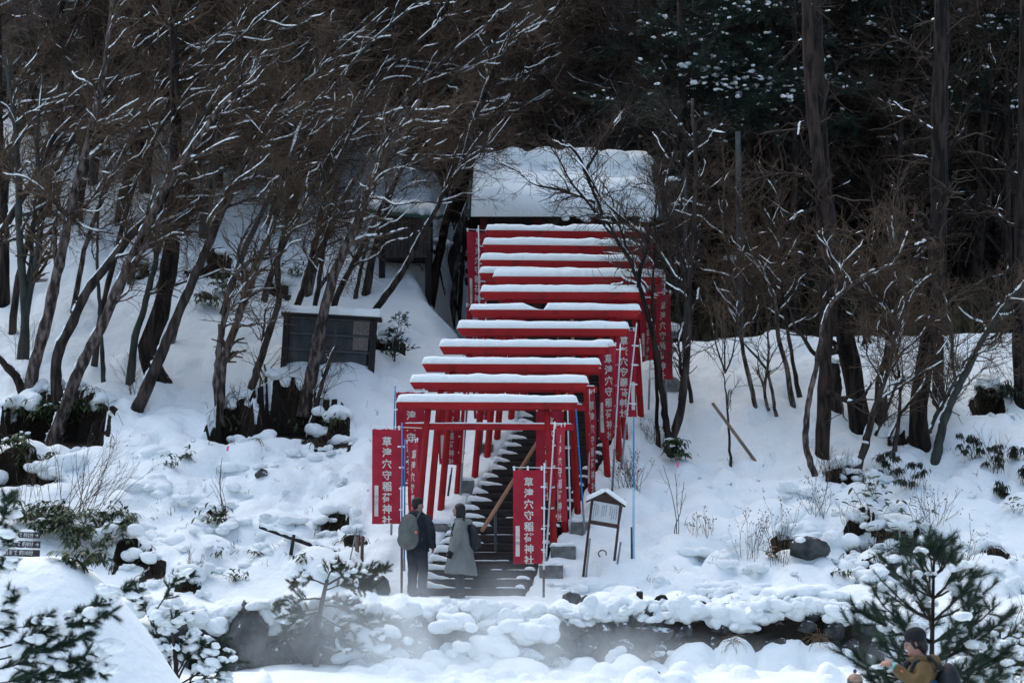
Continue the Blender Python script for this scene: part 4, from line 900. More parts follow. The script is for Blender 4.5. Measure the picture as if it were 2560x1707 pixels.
tree('crooked dark tree beside the twin stemmed one, kinked at the base', Z4((1380, 1130), (1440, 960), (1500, 780), (1560, 560), (1560, 350), (1600, 120), (1660, -150), (1760, -400)), 20, 112, 'bark_mid', n1=10, n2=80, n3=480, limbs=[(Z4((1465, 880), (1480, 700), (1490, 610), (1500, 600)), 8), (Z4((1420, 1200), (1490, 1020), (1470, 930)), 12)], **LT)
tree('snow plastered trunk in front of the left end of the notice board', Z4((1632, 930), (1640, 660), (1700, 480), (1760, 250), (1810, 0), (1900, -260), (2030, -500)), 22, 113, 'bark_mid', n1=10, n2=80, n3=500, snow=.6, trunk_snow=.6, **LT)
tree('broad pale trunk crossing the middle of the notice board', Z4((1718, 1150), (1770, 850), (1830, 560), (1900, 350), (1990, 150), (2080, -80), (2200, -330), (2350, -560)), 34, 114, 'bark_pale', n1=14, n2=110, n3=700, trunk_snow=.4, **LT)
tree('broken stub with a snowy top in front of the notice board', Z4((1765, 1200), (1820, 990), (1870, 860), (1895, 815)), 18, 115, 'bark_mid', n1=3, l1=(.3, .6), n2=8, n3=30, snow=.8, trunk_snow=.9, **LT)
tree('dark slender trunk between the two that cross the notice board', Z4((1700, 960), (1755, 660), (1800, 380), (1840, 120), (1900, -150)), 18, 116, 'bark_mid', n1=9, n2=70, n3=420, trunk_snow=.55, **LT)
tree('leaning trunk passing behind the roof of the notice board', Z4((1790, 800), (1870, 590), (1940, 420), (2040, 230), (2120, 60), (2240, -160)), 20, 117, 'bark_mid', n1=9, n2=80, n3=460, **LT)
tree('snow streaked trunk leaning away from the right end of the notice board', [(912, 840), (951, 758), (994, 701), (1035, 623), (1090, 520), (1150, 420), (1210, 330)], 20, 118, 'bark_mid', n1=8, t0=.6, n2=70, n3=360, trunk_snow=.7, **LT)
tree('dark trunk with a thick white snow edge near the shed', [(1078, 742), (1098, 650), (1115, 573), (1135, 501), (1155, 430), (1185, 330), (1230, 200), (1290, 60)], 26, 119, 'bark_dark', n1=10, n2=90, n3=520, snow=.6, trunk_snow=.85, thick=.035, limbs=[([(1062, 750), (1076, 680), (1072, 603), (1074, 565)], 15)], **LT)
tree('one of twin trunks by the uppermost banner, snow on its lower fork', [(1131, 790), (1143, 664), (1153, 573), (1172, 501), (1205, 420), (1245, 330), (1300, 230), (1380, 120)], 17, 120, 'bark_pale', n1=10, n2=80, n3=460, limbs=[([(1185, 560), (1200, 510), (1225, 440), (1250, 375)], 14), ([(1190, 452), (1250, 422), (1310, 455), (1350, 462), (1420, 480), (1490, 502)], 9), ([(1225, 375), (1290, 390), (1350, 372), (1430, 392)], 7)], **LT)
tree('darker twin trunk touching the uppermost banner', [(1147, 795), (1156, 685), (1166, 583), (1178, 470), (1195, 370), (1222, 260), (1260, 130)], 13, 121, 'bark_mid', n1=9, n2=70, n3=420, **LT)
tree('short background trunk under the shed with a dark broken foot', [(917, 730), (931, 644), (955, 560), (985, 470), (1030, 380)], 22, 122, 'bark_mid', n1=4, t0=.8, n2=30, n3=150, **LT)
tree('thin background trunk left of the shed stilts', [(890, 742), (905, 660), (930, 570), (975, 470)], 11, 123, 'bark_mid', n1=4, t0=.8, n2=30, n3=150, **LT)
tree('black pine trunk cut by the left edge of the picture', [(8, 762), (14, 640), (10, 500), (4, 300), (0, 0)], 28, 124, 'bark_dark', 'pine_tree', n1=6, n2=40, n3=240, snow=.4, trunk_snow=.1, **LT)
for k, (a, b_, c, w, lab) in enumerate([((232, 940), (290, 640), (380, 360), 16, 'slim brown trunk behind the dark streaked one'), ((430, 850), (520, 600), (640, 380), 15, 'slim trunk high on the slope behind the black pine'),
      ((560, 780), (640, 560), (760, 330), 17, 'trunk above the bamboo grass clump high on the slope'), ((660, 760), (735, 560), (850, 350), 15, 'trunk above the left corner of the notice board'), ((770, 735), (830, 560), (930, 380), 16, 'trunk rising behind the notice board roof'),
      ((830, 730), (880, 590), (960, 420), 13, 'thin trunk below the shed'), ((30, 830), (70, 600), (160, 380), 18, 'trunk behind the mossy forked tree'), ((180, 800), (235, 560), (330, 350), 15, 'thin trunk high on the open snow at the left'), ((330, 700), (390, 520), (480, 330), 13, 'thin trunk at the top of the open snow')]):
    tree(lab, [a, ((a[0] + b_[0]) / 2 - 8, (a[1] + b_[1]) / 2), b_, c, (c[0] + 150, c[1] - 200), (c[0] + 330, c[1] - 360)], w, 130 + k, ['bark_mid', 'bark_pale', 'bark_green'][k % 3], n1=10, n2=80, n3=480, **LT)

GR = 'bare trees beside and right of the stairs'
RT_ = dict(group=GR, bias=(-.05, -.1, .45), snow=.45)
tree('dark tree leaning across the upper gates from the right bank', [(1658, 1000), (1645, 900), (1632, 845), (1616, 782), (1590, 698), (1565, 643), (1527, 584), (1489, 508), (1460, 433), (1440, 385), (1400, 350)], 19, 201, 'bark_dark', n1=10, l1=(.6, 1.5), n2=130, n3=560, l2=(.5, 1.2), wig=.24, twig='twig_dark', wt=.3, y=46.6,
     limbs=[([(1596, 720), (1606, 660), (1624, 612), (1580, 565), (1532, 520), (1498, 478), (1460, 415), (1425, 385)], 11), ([(1568, 640), (1560, 590), (1540, 545), (1500, 500)], 7), ([(1489, 508), (1420, 480), (1340, 465), (1290, 430), (1235, 405)], 8), ([(1527, 584), (1480, 520), (1430, 455), (1400, 400), (1370, 355)], 8), ([(1460, 433), (1490, 380), (1520, 330), (1560, 270)], 8)], **{**RT_, 'bias': (-.25, -.1, .35)})
tree('thin straight black stem in front of the banners on the lantern side', [(1640, 1010), (1633, 845), (1633, 635), (1637, 530), (1650, 424), (1668, 330)], 10, 202, 'bark_dark', n1=8, l1=(.5, 1.2), n2=50, n3=260, twig='twig_dark', y=46.8, **RT_)
tree('forking tree right of the stairs with a snowy limb reaching back over the gates', [(1670, 1126), (1692, 1060), (1712, 932), (1722, 800), (1722, 700), (1735, 560), (1740, 400), (1730, 250)], 21, 203, 'bark_mid', n1=12, l1=(.7, 1.8), n2=110, n3=620, twig='twig_dark', limbs=[([(1722, 800), (1706, 730), (1672, 668), (1640, 615), (1618, 590)], 9), ([(1700, 1000), (1706, 930), (1700, 860), (1710, 800)], 9), ([(1722, 720), (1690, 600), (1665, 500), (1690, 380)], 8)], **RT_)
tree('stem crossing behind the forking tree beside the stairs', [(1733, 1020), (1716, 940), (1706, 850), (1690, 700), (1700, 520), (1720, 380)], 10, 204, 'bark_mid', n1=8, n2=60, n3=320, twig='twig_dark', **RT_)
tree('many stemmed sapling by the leaning pale stick', Z7((545, 1345), (530, 1100), (512, 800)), 8, 205, 'bark_mid', n1=2, l1=(.4, .8), n2=14, n3=60, snow=.2, group=GR, bias=(0, 0, .7), limbs=[(Z7((512, 800), (480, 700), (450, 590), (430, 440)), 5), (Z7((512, 800), (515, 680), (520, 520), (515, 380)), 5), (Z7((512, 800), (545, 700), (560, 590), (555, 470)), 5), (Z7((530, 1000), (545, 900), (550, 1030)), 4)])
tree('mottled slim trunk behind the many stemmed sapling', Z7((710, 1075), (655, 850), (600, 600), (580, 350), (520, 80), (480, -200)), 13, 206, 'bark_pale', n1=9, n2=70, n3=380, **RT_)
tree('zigzag mottled stem forking low in the snow', Z7((825, 1080), (790, 900), (770, 790), (700, 700), (645, 640), (600, 400)), 10, 207, 'bark_pale', n1=5, n2=40, n3=200, limbs=[(Z7((778, 1025), (752, 900), (775, 700), (770, 540), (800, 330)), 9)], **RT_)
tree('mottled trunk bending left in front of the dark wood', Z7((920, 1000), (895, 850), (830, 600), (795, 320), (700, 170), (600, -100)), 15, 208, 'bark_pale', n1=9, n2=80, n3=420, trunk_snow=.5, **RT_)
tree('smooth dark stem right of the mottled bending trunk', Z7((962, 935), (910, 650), (870, 400), (850, 150), (870, -150)), 12, 209, 'bark_mid', n1=9, n2=80, n3=420, **RT_)
tree('pale curved trunk in front of the straight grey pine', Z7((1072, 1470), (1000, 1220), (1012, 1050), (1060, 800), (1110, 530), (1160, 390), (1260, 300), (1420, 190), (1600, 130)), 18, 210, 'bark_pale', n1=8, n2=60, n3=360, **RT_)
tree('slanting dark trunk with a white tape band', Z7((1300, 1445), (1350, 1250), (1420, 1000), (1500, 800), (1560, 560), (1640, 350)), 23, 211, 'bark_mid', n1=9, n2=80, n3=460, **RT_)
tb = Geo(); pbd = P(1600 + 1355 * .4145, 600 + 1218 * .4145, ground(*Z7((1300, 1445))[0])[1]); tb.tube([pbd - np.array([.004, 0, .018]), pbd + np.array([.004, 0, .018])], [.080, .080], 14)
o = tb.build('tape_band', [M['white_metal']], None, True, loc=tuple(pbd)); tag(o, 'thin white tape band tied round the slanting dark trunk', 'tape')
tree('rough brown trunk behind the white taped one', Z7((1450, 1085), (1440, 870), (1480, 700), (1500, 450), (1530, 150)), 34, 212, 'bark_mid', n1=10, n2=80, n3=460, **RT_)
tree('leaning greenish trunk reaching out past the edge on the right', Z7((1780, 1340), (1830, 1100), (1920, 880), (2020, 680), (2130, 500), (2230, 350), (2320, 240)), 26, 213, 'bark_green', n1=9, n2=80, n3=460, limbs=[(Z7((1750, 1150), (1840, 950), (1900, 830), (1990, 740)), 11)], **{**RT_, 'trunk_snow': .5})
tree('thin dark stem leaning between the rough trunk and the big dark pine', Z7((1530, 1290), (1560, 950), (1530, 650), (1500, 520)), 12, 214, 'bark_mid', n1=7, n2=50, n3=300, limbs=[(Z7((1420, 1180), (1500, 1000), (1560, 820), (1540, 600)), 9), (Z7((1500, 1200), (1590, 1030), (1690, 900), (1720, 780)), 9)], **RT_)
tree('sprawling thin tree behind the drooping leaved bushes', Z7((1745, 1150), (1800, 1020), (1870, 900), (1960, 830)), 10, 215, 'bark_mid', n1=8, n2=50, n3=300, **RT_)
# tall pines of the dark wood
GP = 'tall dark pines of the wood on the right'
PK = dict(group=GP, name='pine_tree', snow=.22, thick=.014, trunk_snow=.05, n1=9, l1=(.8, 2.2), t0=.15, n2=32, n3=100, bias=(0, -.1, .05), wt=.7, twig='twig_dark', ang=(1.0, 1.6))
tree('straight grey barked pine standing in front on the right slope', Z7((1098, 1335), (1105, 1000), (1110, 600), (1108, 200), (1080, -250), (1010, -900), (980, -1500)), 38, 220, 'bark_grey', flare=1.02, limbs=[([(2036, 442), (1960, 434), (1880, 455), (1806, 494)], 9)], **PK)
tree('massive black leaning pine trunk right of the straight grey pine', Z7((1325, 1105), (1280, 800), (1220, 500), (1180, 250), (1150, 0), (1090, -500), (1050, -1500)), 50, 221, 'bark_dark', **PK)
tree('snow topped brown stump between the two big pines', Z7((1190, 1035), (1188, 880), (1185, 745)), 31, 222, 'bark_mid', 'tree_stump', 'tree stump', n1=0, snow=.0, wt=.9, flare=1.1)
ge = Geo(); clump(ge, P(1600 + 1180 * .4145, 600 + 738 * .4145, ground(*Z7((1190, 1035))[0])[1]), .16, 5, 4, .5); so = ge.build('snow_clump', [M['snow']], None, True); tag(so, 'snow clump lying on the brown stump between the pines', 'snow', None)
tree('big black pine on the right with a snow bank at its foot', Z7((1690, 1240), (1680, 1000), (1720, 700), (1760, 400), (1785, 0), (1800, -500), (1830, -1500)), 47, 223, 'bark_dark', **PK)
tree('slimmer dark pine just behind the big black one', Z7((1800, 1035), (1800, 750), (1810, 400), (1830, -200), (1850, -1400)), 26, 224, 'bark_dark', **PK)
tree('dark pine trunk at the right edge of the picture', Z7((2300, 1000), (2285, 600), (2300, 0), (2320, -700), (2330, -1500)), 34, 225, 'bark_dark', **PK)
for k, (a, top_, w, bk, yy, lab) in enumerate([((1935, 868), (1920, 0), 34, 'bark_dark', 54.5, 'dark pine behind the mottled bending trunk'), ((2012, 870), (2030, 0), 22, 'bark_dark', 55.0, 'snow flecked dark trunk left of the straight grey pine'),
      ((1905, 860), (1905, 0), 24, 'bark_red', 56.5, 'reddish pine trunk rising behind the black cabinet'), ((2120, 870), (2150, 0), 26, 'bark_red', 57.5, 'reddish pine trunk above the leaning black pine'), ((2240, 880), (2255, 0), 28, 'bark_dark', 57.0, 'black trunk rising midway between the big pines'),
      ((2440, 900), (2440, 0), 24, 'bark_red', 58.5, 'reddish trunk deep in the wood on the right'), ((2480, 900), (2500, 0), 30, 'bark_dark', 56.5, 'dark trunk near the right edge deep in the wood'), ((1780, 850), (1790, 0), 20, 'bark_dark', 60.0, 'thin dark trunk deep in the wood beyond the utility pole'),
      ((2310, 900), (2300, 0), 20, 'bark_red', 60.5, 'thin reddish trunk deep in the wood'), ((1700, 830), (1690, 0), 18, 'bark_dark', 60.0, 'thin trunk in the wood right of the shrine roof')]):
    tree(lab, [a, (a[0] * .6 + top_[0] * .4 + (-1) ** k * 6, 500), top_, (top_[0] + 10, -500)], w, 240 + k, bk, y=yy, **{**PK, 'n1': 14})

# ---- copies of a few bare trees make the tangled thicket at the back
def thicket_proto(seed, label, hgt, lean, dens, bark, twig, snow):
    g = np.random.default_rng(seed); n = 14; tt = np.linspace(0, 1, n)
    path = np.stack([lean * hgt * tt ** 1.5, -.05 * hgt * tt, hgt * tt], -1) + np.cumsum(g.normal(size=(n, 3)), 0) * .05; path -= path[0]; path[0, 2] = -.6
    rad = np.linspace(.13, .035, n); bias = (.75 * lean + .1, -.15, .25)
    p1, r1 = sprout(g, path[None], rad[None], 24, .15, .98, 1.5, 3.4, (.5, 1.2), bias, .17, 14, .55, tip=.25, rmin=.016)
    p2, r2 = sprout(g, p1, r1, int(170 * dens), .1, .98, .8, 1.9, (.35, 1.1), np.array(bias) * .5, .18, 8, .6, tip=.35, rmin=.008)
    p3, r3 = sprout(g, np.concatenate([p2, p1[:, :8]]), np.concatenate([r2, r1[:, :8]]), int(950 * dens), .1, 1.0, .35, 1.0, (.3, 1.0), np.array(bias) * .25, .22, 4, .6, tip=.5, rmin=.0062)
    p4, r4 = sprout(g, p3, r3, int(3300 * dens), .05, 1.0, .2, .6, (.3, 1.1), np.array(bias) * .1, .15, 2, .7, tip=.6, rmin=.0050)
    t = thing('thicket_tree', label, 'tree', (0, 0, 0), 'leafless trees of the tangled thicket')
    tube_part('trunk', [(path[None], rad[None]), (p1, r1)], [8, 5], M[bark], t); tube_part('crown', [(p2, r2), (p3, r3), (p4, r4)], [4, 3, 3], M[twig], t)
    tube_part('snow_cover', [snow_on(g, path[None], rad[None], snow, .02, hmin=.2, rf=.5, off=.75), snow_on(g, p1, r1, snow, .022, sub=2, ks=9), snow_on(g, p2[::14], r2[::14], snow * .72, .018, sub=2), snow_on(g, p3[::34], r3[::34], snow * .6, .016, sub=1, minr=.010)], [6, 5, 4, 4], M['snow'], t)
    return t
def copy_thing(t, loc, rz=0.0, s=1.0):
    r = t.copy(); col.objects.link(r); r.location = loc; r.rotation_euler = (0, 0, rz); r.scale = (s, s, s)
    for ch in t.children:
        c = ch.copy(); col.objects.link(c); c.parent = r
    return r
TL = 'leafless brown tree in the tangled thicket above the snow slope'
protos = [thicket_proto(310 + k, TL, 6.5 + k % 3, [.55, .40, .62, .30, .5][k], 1.0, ['bark_mid', 'bark_dark', 'bark_green', 'bark_pale', 'bark_mid'][k], 'twig' if k != 3 else 'twig_hazed', [.55, .5, .42, .5, .35][k]) for k in range(5)]
g = np.random.default_rng(77); cnt = 0
for row, (yy, n, x0, x1) in enumerate([(59.0, 7, -2.2, 4.6), (56.5, 9, -13.5, -4.5), (58.5, 10, -14, -4), (60.5, 16, -15, 4.2), (63.5, 16, -16, 4.5), (67, 15, -17, 3.5), (70.5, 15, -18, 5), (75, 15, -19, 6), (80, 14, -20, 8)]):
    for k in range(n):
        x = x0 + (k + g.uniform(.1, .9)) * (x1 - x0) / n; y = yy + g.uniform(-1.1, 1.1); pr = protos[3 if x > -2.5 else int(g.integers(0, 5))]
        if 57.6 > y and x > -3.2: continue
        z = float(H(x, y)) if y < 66 else max(float(H(x, y)), float(np.interp(y, [66, 74, 100], [14, 26, 52])))
        loc = (x, y, z - .1); rz = g.uniform(-1.0, 1.0) * (1.0 if row < 4 else 1.7); s = g.uniform(.8, 1.25)
        if cnt < 5: protos[cnt].location = loc; protos[cnt].rotation_euler = (0, 0, rz)
        else: copy_thing(pr, loc, rz, s)
        cnt += 1
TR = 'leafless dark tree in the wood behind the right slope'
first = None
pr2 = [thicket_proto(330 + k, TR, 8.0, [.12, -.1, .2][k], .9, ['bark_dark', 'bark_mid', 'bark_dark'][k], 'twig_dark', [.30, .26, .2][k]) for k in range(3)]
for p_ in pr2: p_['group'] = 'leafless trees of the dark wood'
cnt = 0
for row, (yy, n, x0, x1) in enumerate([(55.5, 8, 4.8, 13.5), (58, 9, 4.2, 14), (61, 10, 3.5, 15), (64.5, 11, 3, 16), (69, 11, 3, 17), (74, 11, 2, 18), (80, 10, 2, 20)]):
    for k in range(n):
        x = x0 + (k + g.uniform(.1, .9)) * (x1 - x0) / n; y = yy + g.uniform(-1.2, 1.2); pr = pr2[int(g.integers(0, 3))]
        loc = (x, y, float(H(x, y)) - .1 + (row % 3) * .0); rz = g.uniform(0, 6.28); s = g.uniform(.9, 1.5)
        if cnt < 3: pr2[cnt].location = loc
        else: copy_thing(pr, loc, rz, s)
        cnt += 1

# pale olive undergrowth that closes the view between the trunks beyond the ridge
gu = np.random.default_rng(78); n = 15000; ux = gu.uniform(3.4, 15, n); uy = gu.uniform(54.2, 63, n); uz = H(ux, uy); hgt = gu.uniform(.4, 2.4, n) * (.6 + .8 * vnoise(ux / 1.3, uy / 1.3, 12)); d = unit(np.stack([gu.normal(size=n) * .35, gu.normal(size=n) * .3, np.ones(n)], -1)); side = unit(np.stack([gu.normal(size=n), gu.normal(size=n) * .5, gu.normal(size=n) * .2], -1)) * gu.uniform(.006, .022, (n, 1)); b_ = np.stack([ux, uy, uz - .05], -1); m_ = b_ + d * (hgt * .6)[:, None]; e_ = b_ + d * hgt[:, None] + np.stack([gu.normal(size=n) * .15, gu.normal(size=n) * .15, -.1 * hgt], -1)
V = np.stack([b_ - side, b_ + side, m_ + side, m_ - side, e_], 1).reshape(-1, 3); k5 = np.arange(n)[:, None] * 5
tag(Geo().add(V, [k5 + np.array([[0, 1, 2, 3]]), k5 + np.array([[3, 2, 4]])]).build('undergrowth', [M['undergrowth']], None), 'olive brown undergrowth between the trunks beyond the snowy ridge', kind='stuff')

# ------------------------------------------------------------------ evergreens
def tuft_geo(g, pos, dirs, n, ln, w, spread=.9, droop=.0):
    """needle bundles: n thin blades around each shoot tip -> V, [F]"""
    B = len(pos); d = dirs[:, None, :] + g.normal(size=(B, n, 3)) * spread * .55; d[..., 2] -= droop; d = unit(d)
    base_ = pos[:, None, :] - dirs[:, None, :] * g.uniform(0, 1, (B, n, 1)) * ln * .9
    L_ = ln * g.uniform(.7, 1.1, (B, n, 1)); side = unit(np.cross(d, g.normal(size=(B, n, 3)))) * w
    V = np.stack([base_ - side, base_ + side, base_ + d * L_], 2).reshape(-1, 3)
    return V, [np.arange(len(V)).reshape(-1, 3)]

def clod_geo(ge, c, s, seed):
    g = np.random.default_rng(seed); c = np.array(c)
    for i in range(3): r = s * g.uniform(.45, .9); ge.ell(c + g.normal(size=3) * np.array([.5, .3, .15]) * s * (i > 0), (r * 1.2, r, r * .62), 4, 0, rotm(g.uniform(-.4, .4), g.uniform(-.4, .4), g.uniform(0, 3)), .35, seed * 3 + i)
def conifer(label, org, limbs, seed, needle='needle', bark='bark_mid', name='pine_tree', cat='pine tree', group=None, n2=6, l2=(.15, .4), tufts=9, nn=34, ln=.09, nw=.0016, snow=.4, clump_s=.05, bias=(0, 0, .25), spread=.9, sub3=0, tr=None):
    """limbs: list of (points (n,3) relative to org, base radius)"""
    g = np.random.default_rng(seed); t = thing(name, label, cat, tuple(org), group)
    A = np.array([resample(p_, 14) + np.cumsum(g.normal(size=(14, 3)), 0) * .004 for p_, r_ in limbs]); R = np.array([r_ * np.linspace(1, .3, 14) for p_, r_ in limbs])
    p2, r2 = sprout(g, A, R, n2 * len(A), .25, 1.0, l2[0], l2[1], (.4, 1.0), bias, .10, 6, .6, tip=.5, rmin=.003)
    tips = p2
    if sub3: 
        p3, r3 = sprout(g, p2, r2, sub3 * len(p2), .3, 1.0, l2[0] * .5, l2[1] * .6, (.4, .9), bias, .10, 6, .7, tip=.6, rmin=.0025); tips = np.concatenate([p2, p3])
    sets = [(A, R), (p2, r2)] + ([(p3, r3)] if sub3 else [])
    if tr is not None: sets.insert(0, (np.array([tr[0]]), np.array([tr[1]])))
    tube_part('trunk', sets, [9, 5, 4, 4] if tr is not None else [7, 4, 4], M[bark], t)
    allp = np.concatenate([tips[:, k] for k in (2, 3, 4, 5)] + [A[:, -1], A[:, -3], A[:, -5]]); alld = np.concatenate([unit(tips[:, k] - tips[:, k - 1]) for k in (2, 3, 4, 5)] + [unit(A[:, -1] - A[:, -2])] * 3)
    V, F = tuft_geo(g, allp, alld, nn, ln, nw, spread); c = Geo().add(V, F).build('crown', [M[needle]], t)
    if snow > 0:
        gs = Geo(); tp = np.concatenate([tips[:, 4], A[:, 8], A[:, 11]])
        for k in range(len(tp)):
            if g.uniform() < snow: clod_geo(gs, tp[k] + np.array([0, -.01, ln * .25]), clump_s * g.uniform(.6, 1.5), seed * 50 + k)
        if gs.n: gs.build('snow_cover', [M['snow']], t, True)
    return t

# young pine near the path on the right
yp = 26.2; b0 = P(2325, 1860, yp); tip = P(2335, 1392, yp) - b0; tpath = resample([np.array([0, 0, -.5]), tip * .3, tip * .65, tip], 16)
g = np.random.default_rng(41); lim = []
for h, n, L_, up in [(.12, 8, .80, .22), (.22, 9, .88, .26), (.32, 9, .92, .34), (.43, 8, .90, .40), (.54, 8, .88, .46), (.66, 7, .70, .58), (.78, 6, .52, .75), (.89, 6, .34, 1.0), (.97, 4, .18, 1.4)]:
    a0 = g.uniform(0, 6.28); s = tip * h
    for k in range(n):
        a = a0 + 6.283 * k / n + g.uniform(-.25, .25); d = np.array([math.cos(a), math.sin(a), up * g.uniform(.7, 1.3)]); d = d / np.linalg.norm(d[:2]); LL = L_ * g.uniform(.75, 1.08)
        lim.append(([s, s + d * LL * .35 - np.array([0, 0, .02]), s + d * LL * .7, s + d * LL + np.array([0, 0, .10 * LL])], .012 + .010 * (1 - h)))
conifer('young long needled pine behind the person in the tan jacket', b0, lim, 42, n2=8, l2=(.14, .36), nn=38, ln=.11, nw=.0018, snow=.07, clump_s=.07, tr=(tpath, np.linspace(.05, .012, 16)), bias=(0, 0, .3))
# pine boughs reaching in from the left bottom corner
yl = 25.0; b0 = P(-90, 1720, yl); Q = lambda *a: [P(u, v, yl + .15 * (k % 3 - 1)) - b0 for k, (u, v) in enumerate(a)]
lim = [(Q((-90, 1640), (60, 1600), (200, 1530), (300, 1480), (338, 1452)), .022), (Q((-90, 1660), (60, 1630), (170, 1570), (270, 1540)), .018), (Q((-90, 1690), (40, 1660), (130, 1620), (225, 1580)), .018), (Q((-90, 1720), (60, 1700), (180, 1660), (280, 1630)), .018),
       (Q((-90, 1740), (60, 1720), (170, 1690), (270, 1690)), .018), (Q((-90, 1580), (-10, 1540), (20, 1510), (36, 1500)), .015), (Q((-90, 1560), (-40, 1450), (-15, 1425), (18, 1412)), .014), (Q((-90, 1500), (-40, 1350), (0, 1310), (20, 1240)), .014), (Q((-90, 1450), (-40, 1370), (-10, 1345), (20, 1325)), .014), (Q((-90, 1610), (0, 1570), (80, 1560), (130, 1540)), .014), (Q((-90, 1760), (40, 1740), (120, 1730), (200, 1720)), .016), (Q((-90, 1470), (-40, 1400), (-15, 1375), (16, 1358)), .013)]
conifer('snow laden pine boughs reaching in at the bottom left corner', b0, [(a_, r_ * .55) for a_, r_ in lim], 43, n2=30, l2=(.10, .30), nn=46, ln=.085, nw=.0021, snow=.16, clump_s=.08, tr=(resample([np.array([0, 0, -1.2]), Q((-100, 1400))[0], Q((-110, 1150))[0]], 10), np.linspace(.07, .04, 10)), bias=(.2, 0, .05))
# pruned garden pine before the wall, seen through the steam
ym = 38.6; b0 = P(790, 1640, ym); Q = lambda *a: [P(u, v, ym + .2 * (k % 2) * (-1 if (u + v) % 2 < 1 else 1)) - b0 for k, (u, v) in enumerate(a)]
lim = [(Q((816, 1462), (860, 1440), (920, 1428), (965, 1425)), .02), (Q((816, 1462), (780, 1448), (750, 1452), (732, 1458)), .016), (Q((812, 1475), (850, 1462), (900, 1465), (940, 1462)), .014), (Q((805, 1495), (760, 1500), (720, 1510), (690, 1522)), .018), (Q((800, 1510), (850, 1520), (900, 1535), (950, 1548)), .018),
       (Q((795, 1530), (750, 1545), (720, 1570), (705, 1585)), .018), (Q((795, 1535), (840, 1560), (890, 1580), (960, 1600)), .018), (Q((795, 1540), (850, 1600), (920, 1630), (980, 1655)), .012), (Q((800, 1505), (830, 1500), (870, 1505), (905, 1515)), .014), (Q((795, 1545), (770, 1580), (760, 1600), (745, 1612)), .014), (Q((816, 1462), (825, 1430), (840, 1418), (850, 1412)), .014), (Q((795, 1520), (770, 1525), (730, 1532), (712, 1540)), .014)]
conifer('pruned olive green garden pine dusted with snow in front of the rock wall', b0, lim, 44, 'needle_olive', n2=34, l2=(.10, .30), nn=38, ln=.075, nw=.0028, snow=.22, clump_s=.05, tr=(resample([np.array([0, 0, -.2]), Q((795, 1560))[0], Q((806, 1500))[0], Q((818, 1448))[0]], 10), np.linspace(.055, .03, 10)), bias=(0, 0, .2))
# snow laden low conifer at the lower left
yv = 34.8; b0 = P(440, 1720, yv); Q = lambda *a: [P(u, v, yv + .2 * (k % 2)) - b0 for k, (u, v) in enumerate(a)]
lim = [(Q((440, 1700), (400, 1600), (385, 1550), (380, 1530)), .02), (Q((440, 1700), (450, 1610), (470, 1590), (500, 1600)), .018), (Q((440, 1710), (480, 1640), (520, 1640), (580, 1630)), .018), (Q((440, 1715), (500, 1680), (550, 1670), (600, 1655)), .016), (Q((440, 1715), (420, 1650), (410, 1620), (400, 1610)), .016), (Q((440, 1700), (430, 1560), (440, 1545), (470, 1550)), .016), (Q((440, 1718), (480, 1700), (520, 1690), (570, 1700)), .016), (Q((440, 1700), (390, 1650), (380, 1640), (375, 1650)), .014), (Q((440, 1690), (480, 1620), (530, 1610), (560, 1605)), .014), (Q((380, 1540), (420, 1480), (440, 1450), (480, 1440)), .012), (Q((380, 1560), (350, 1500), (345, 1470), (350, 1450)), .012)]
conifer('low conifer bowed under thick snow beside the smooth mound', b0, lim, 45, 'needle', n2=24, l2=(.10, .30), nn=36, ln=.07, nw=.0026, snow=.30, clump_s=.08, tr=(resample([np.array([0, 0, -.3]), Q((438, 1640))[0], Q((430, 1580))[0]], 8), np.linspace(.05, .02, 8)), bias=(0, 0, .1))
# second misty pine beyond the right edge
yq = 30.0; b0 = P(2500, 1800, yq); lim = []
for k in range(26):
    h = g.uniform(.1, 1.0); a = g.uniform(0, 6.28); s = np.array([0, 0, h * 1.05]); d = np.array([math.cos(a), math.sin(a), .35]); LL = (1.15 - h * .8) * g.uniform(.7, 1); lim.append(([s, s + d * LL * .4, s + d * LL * .75, s + d * LL], .014))
conifer('pale frosted pine half hidden by steam at the bottom right corner', b0, lim, 46, 'needle_olive', n2=14, l2=(.14, .3), nn=34, ln=.09, nw=.0017, snow=.35, clump_s=.06, tr=(resample([np.array([0, 0, -.5]), np.array([0, 0, .5]), np.array([.03, 0, 1.1])], 8), np.linspace(.05, .012, 8)))
# hinoki sapling beside the notice board
gs_ = ground(985, 905); g = np.random.default_rng(47); lim = []; hh_ = 125 / ppm(gs_[1])
for k in range(26):
    h = k / 26; a = g.uniform(0, 6.28); s = np.array([.12 * h, 0, h * hh_]); d = np.array([math.cos(a), math.sin(a) * .6, .45]); LL = .48 * (1.05 - h * .85); lim.append(([s, s + d * LL * .4, s + d * LL * .75 - np.array([0, 0, .02]), s + d * LL - np.array([0, 0, .06])], .008))
conifer('small dark green conifer sapling standing alone in snow by the notice board', gs_, lim, 47, 'needle', name='conifer_sapling', cat='conifer', n2=6, l2=(.06, .16), nn=14, ln=.045, nw=.004, snow=.06, clump_s=.04, tr=(resample([np.array([0, 0, -.2]), np.array([.05, 0, hh_ * .5]), np.array([.13, 0, hh_ * 1.05])], 8), np.linspace(.018, .005, 8)), spread=.6)

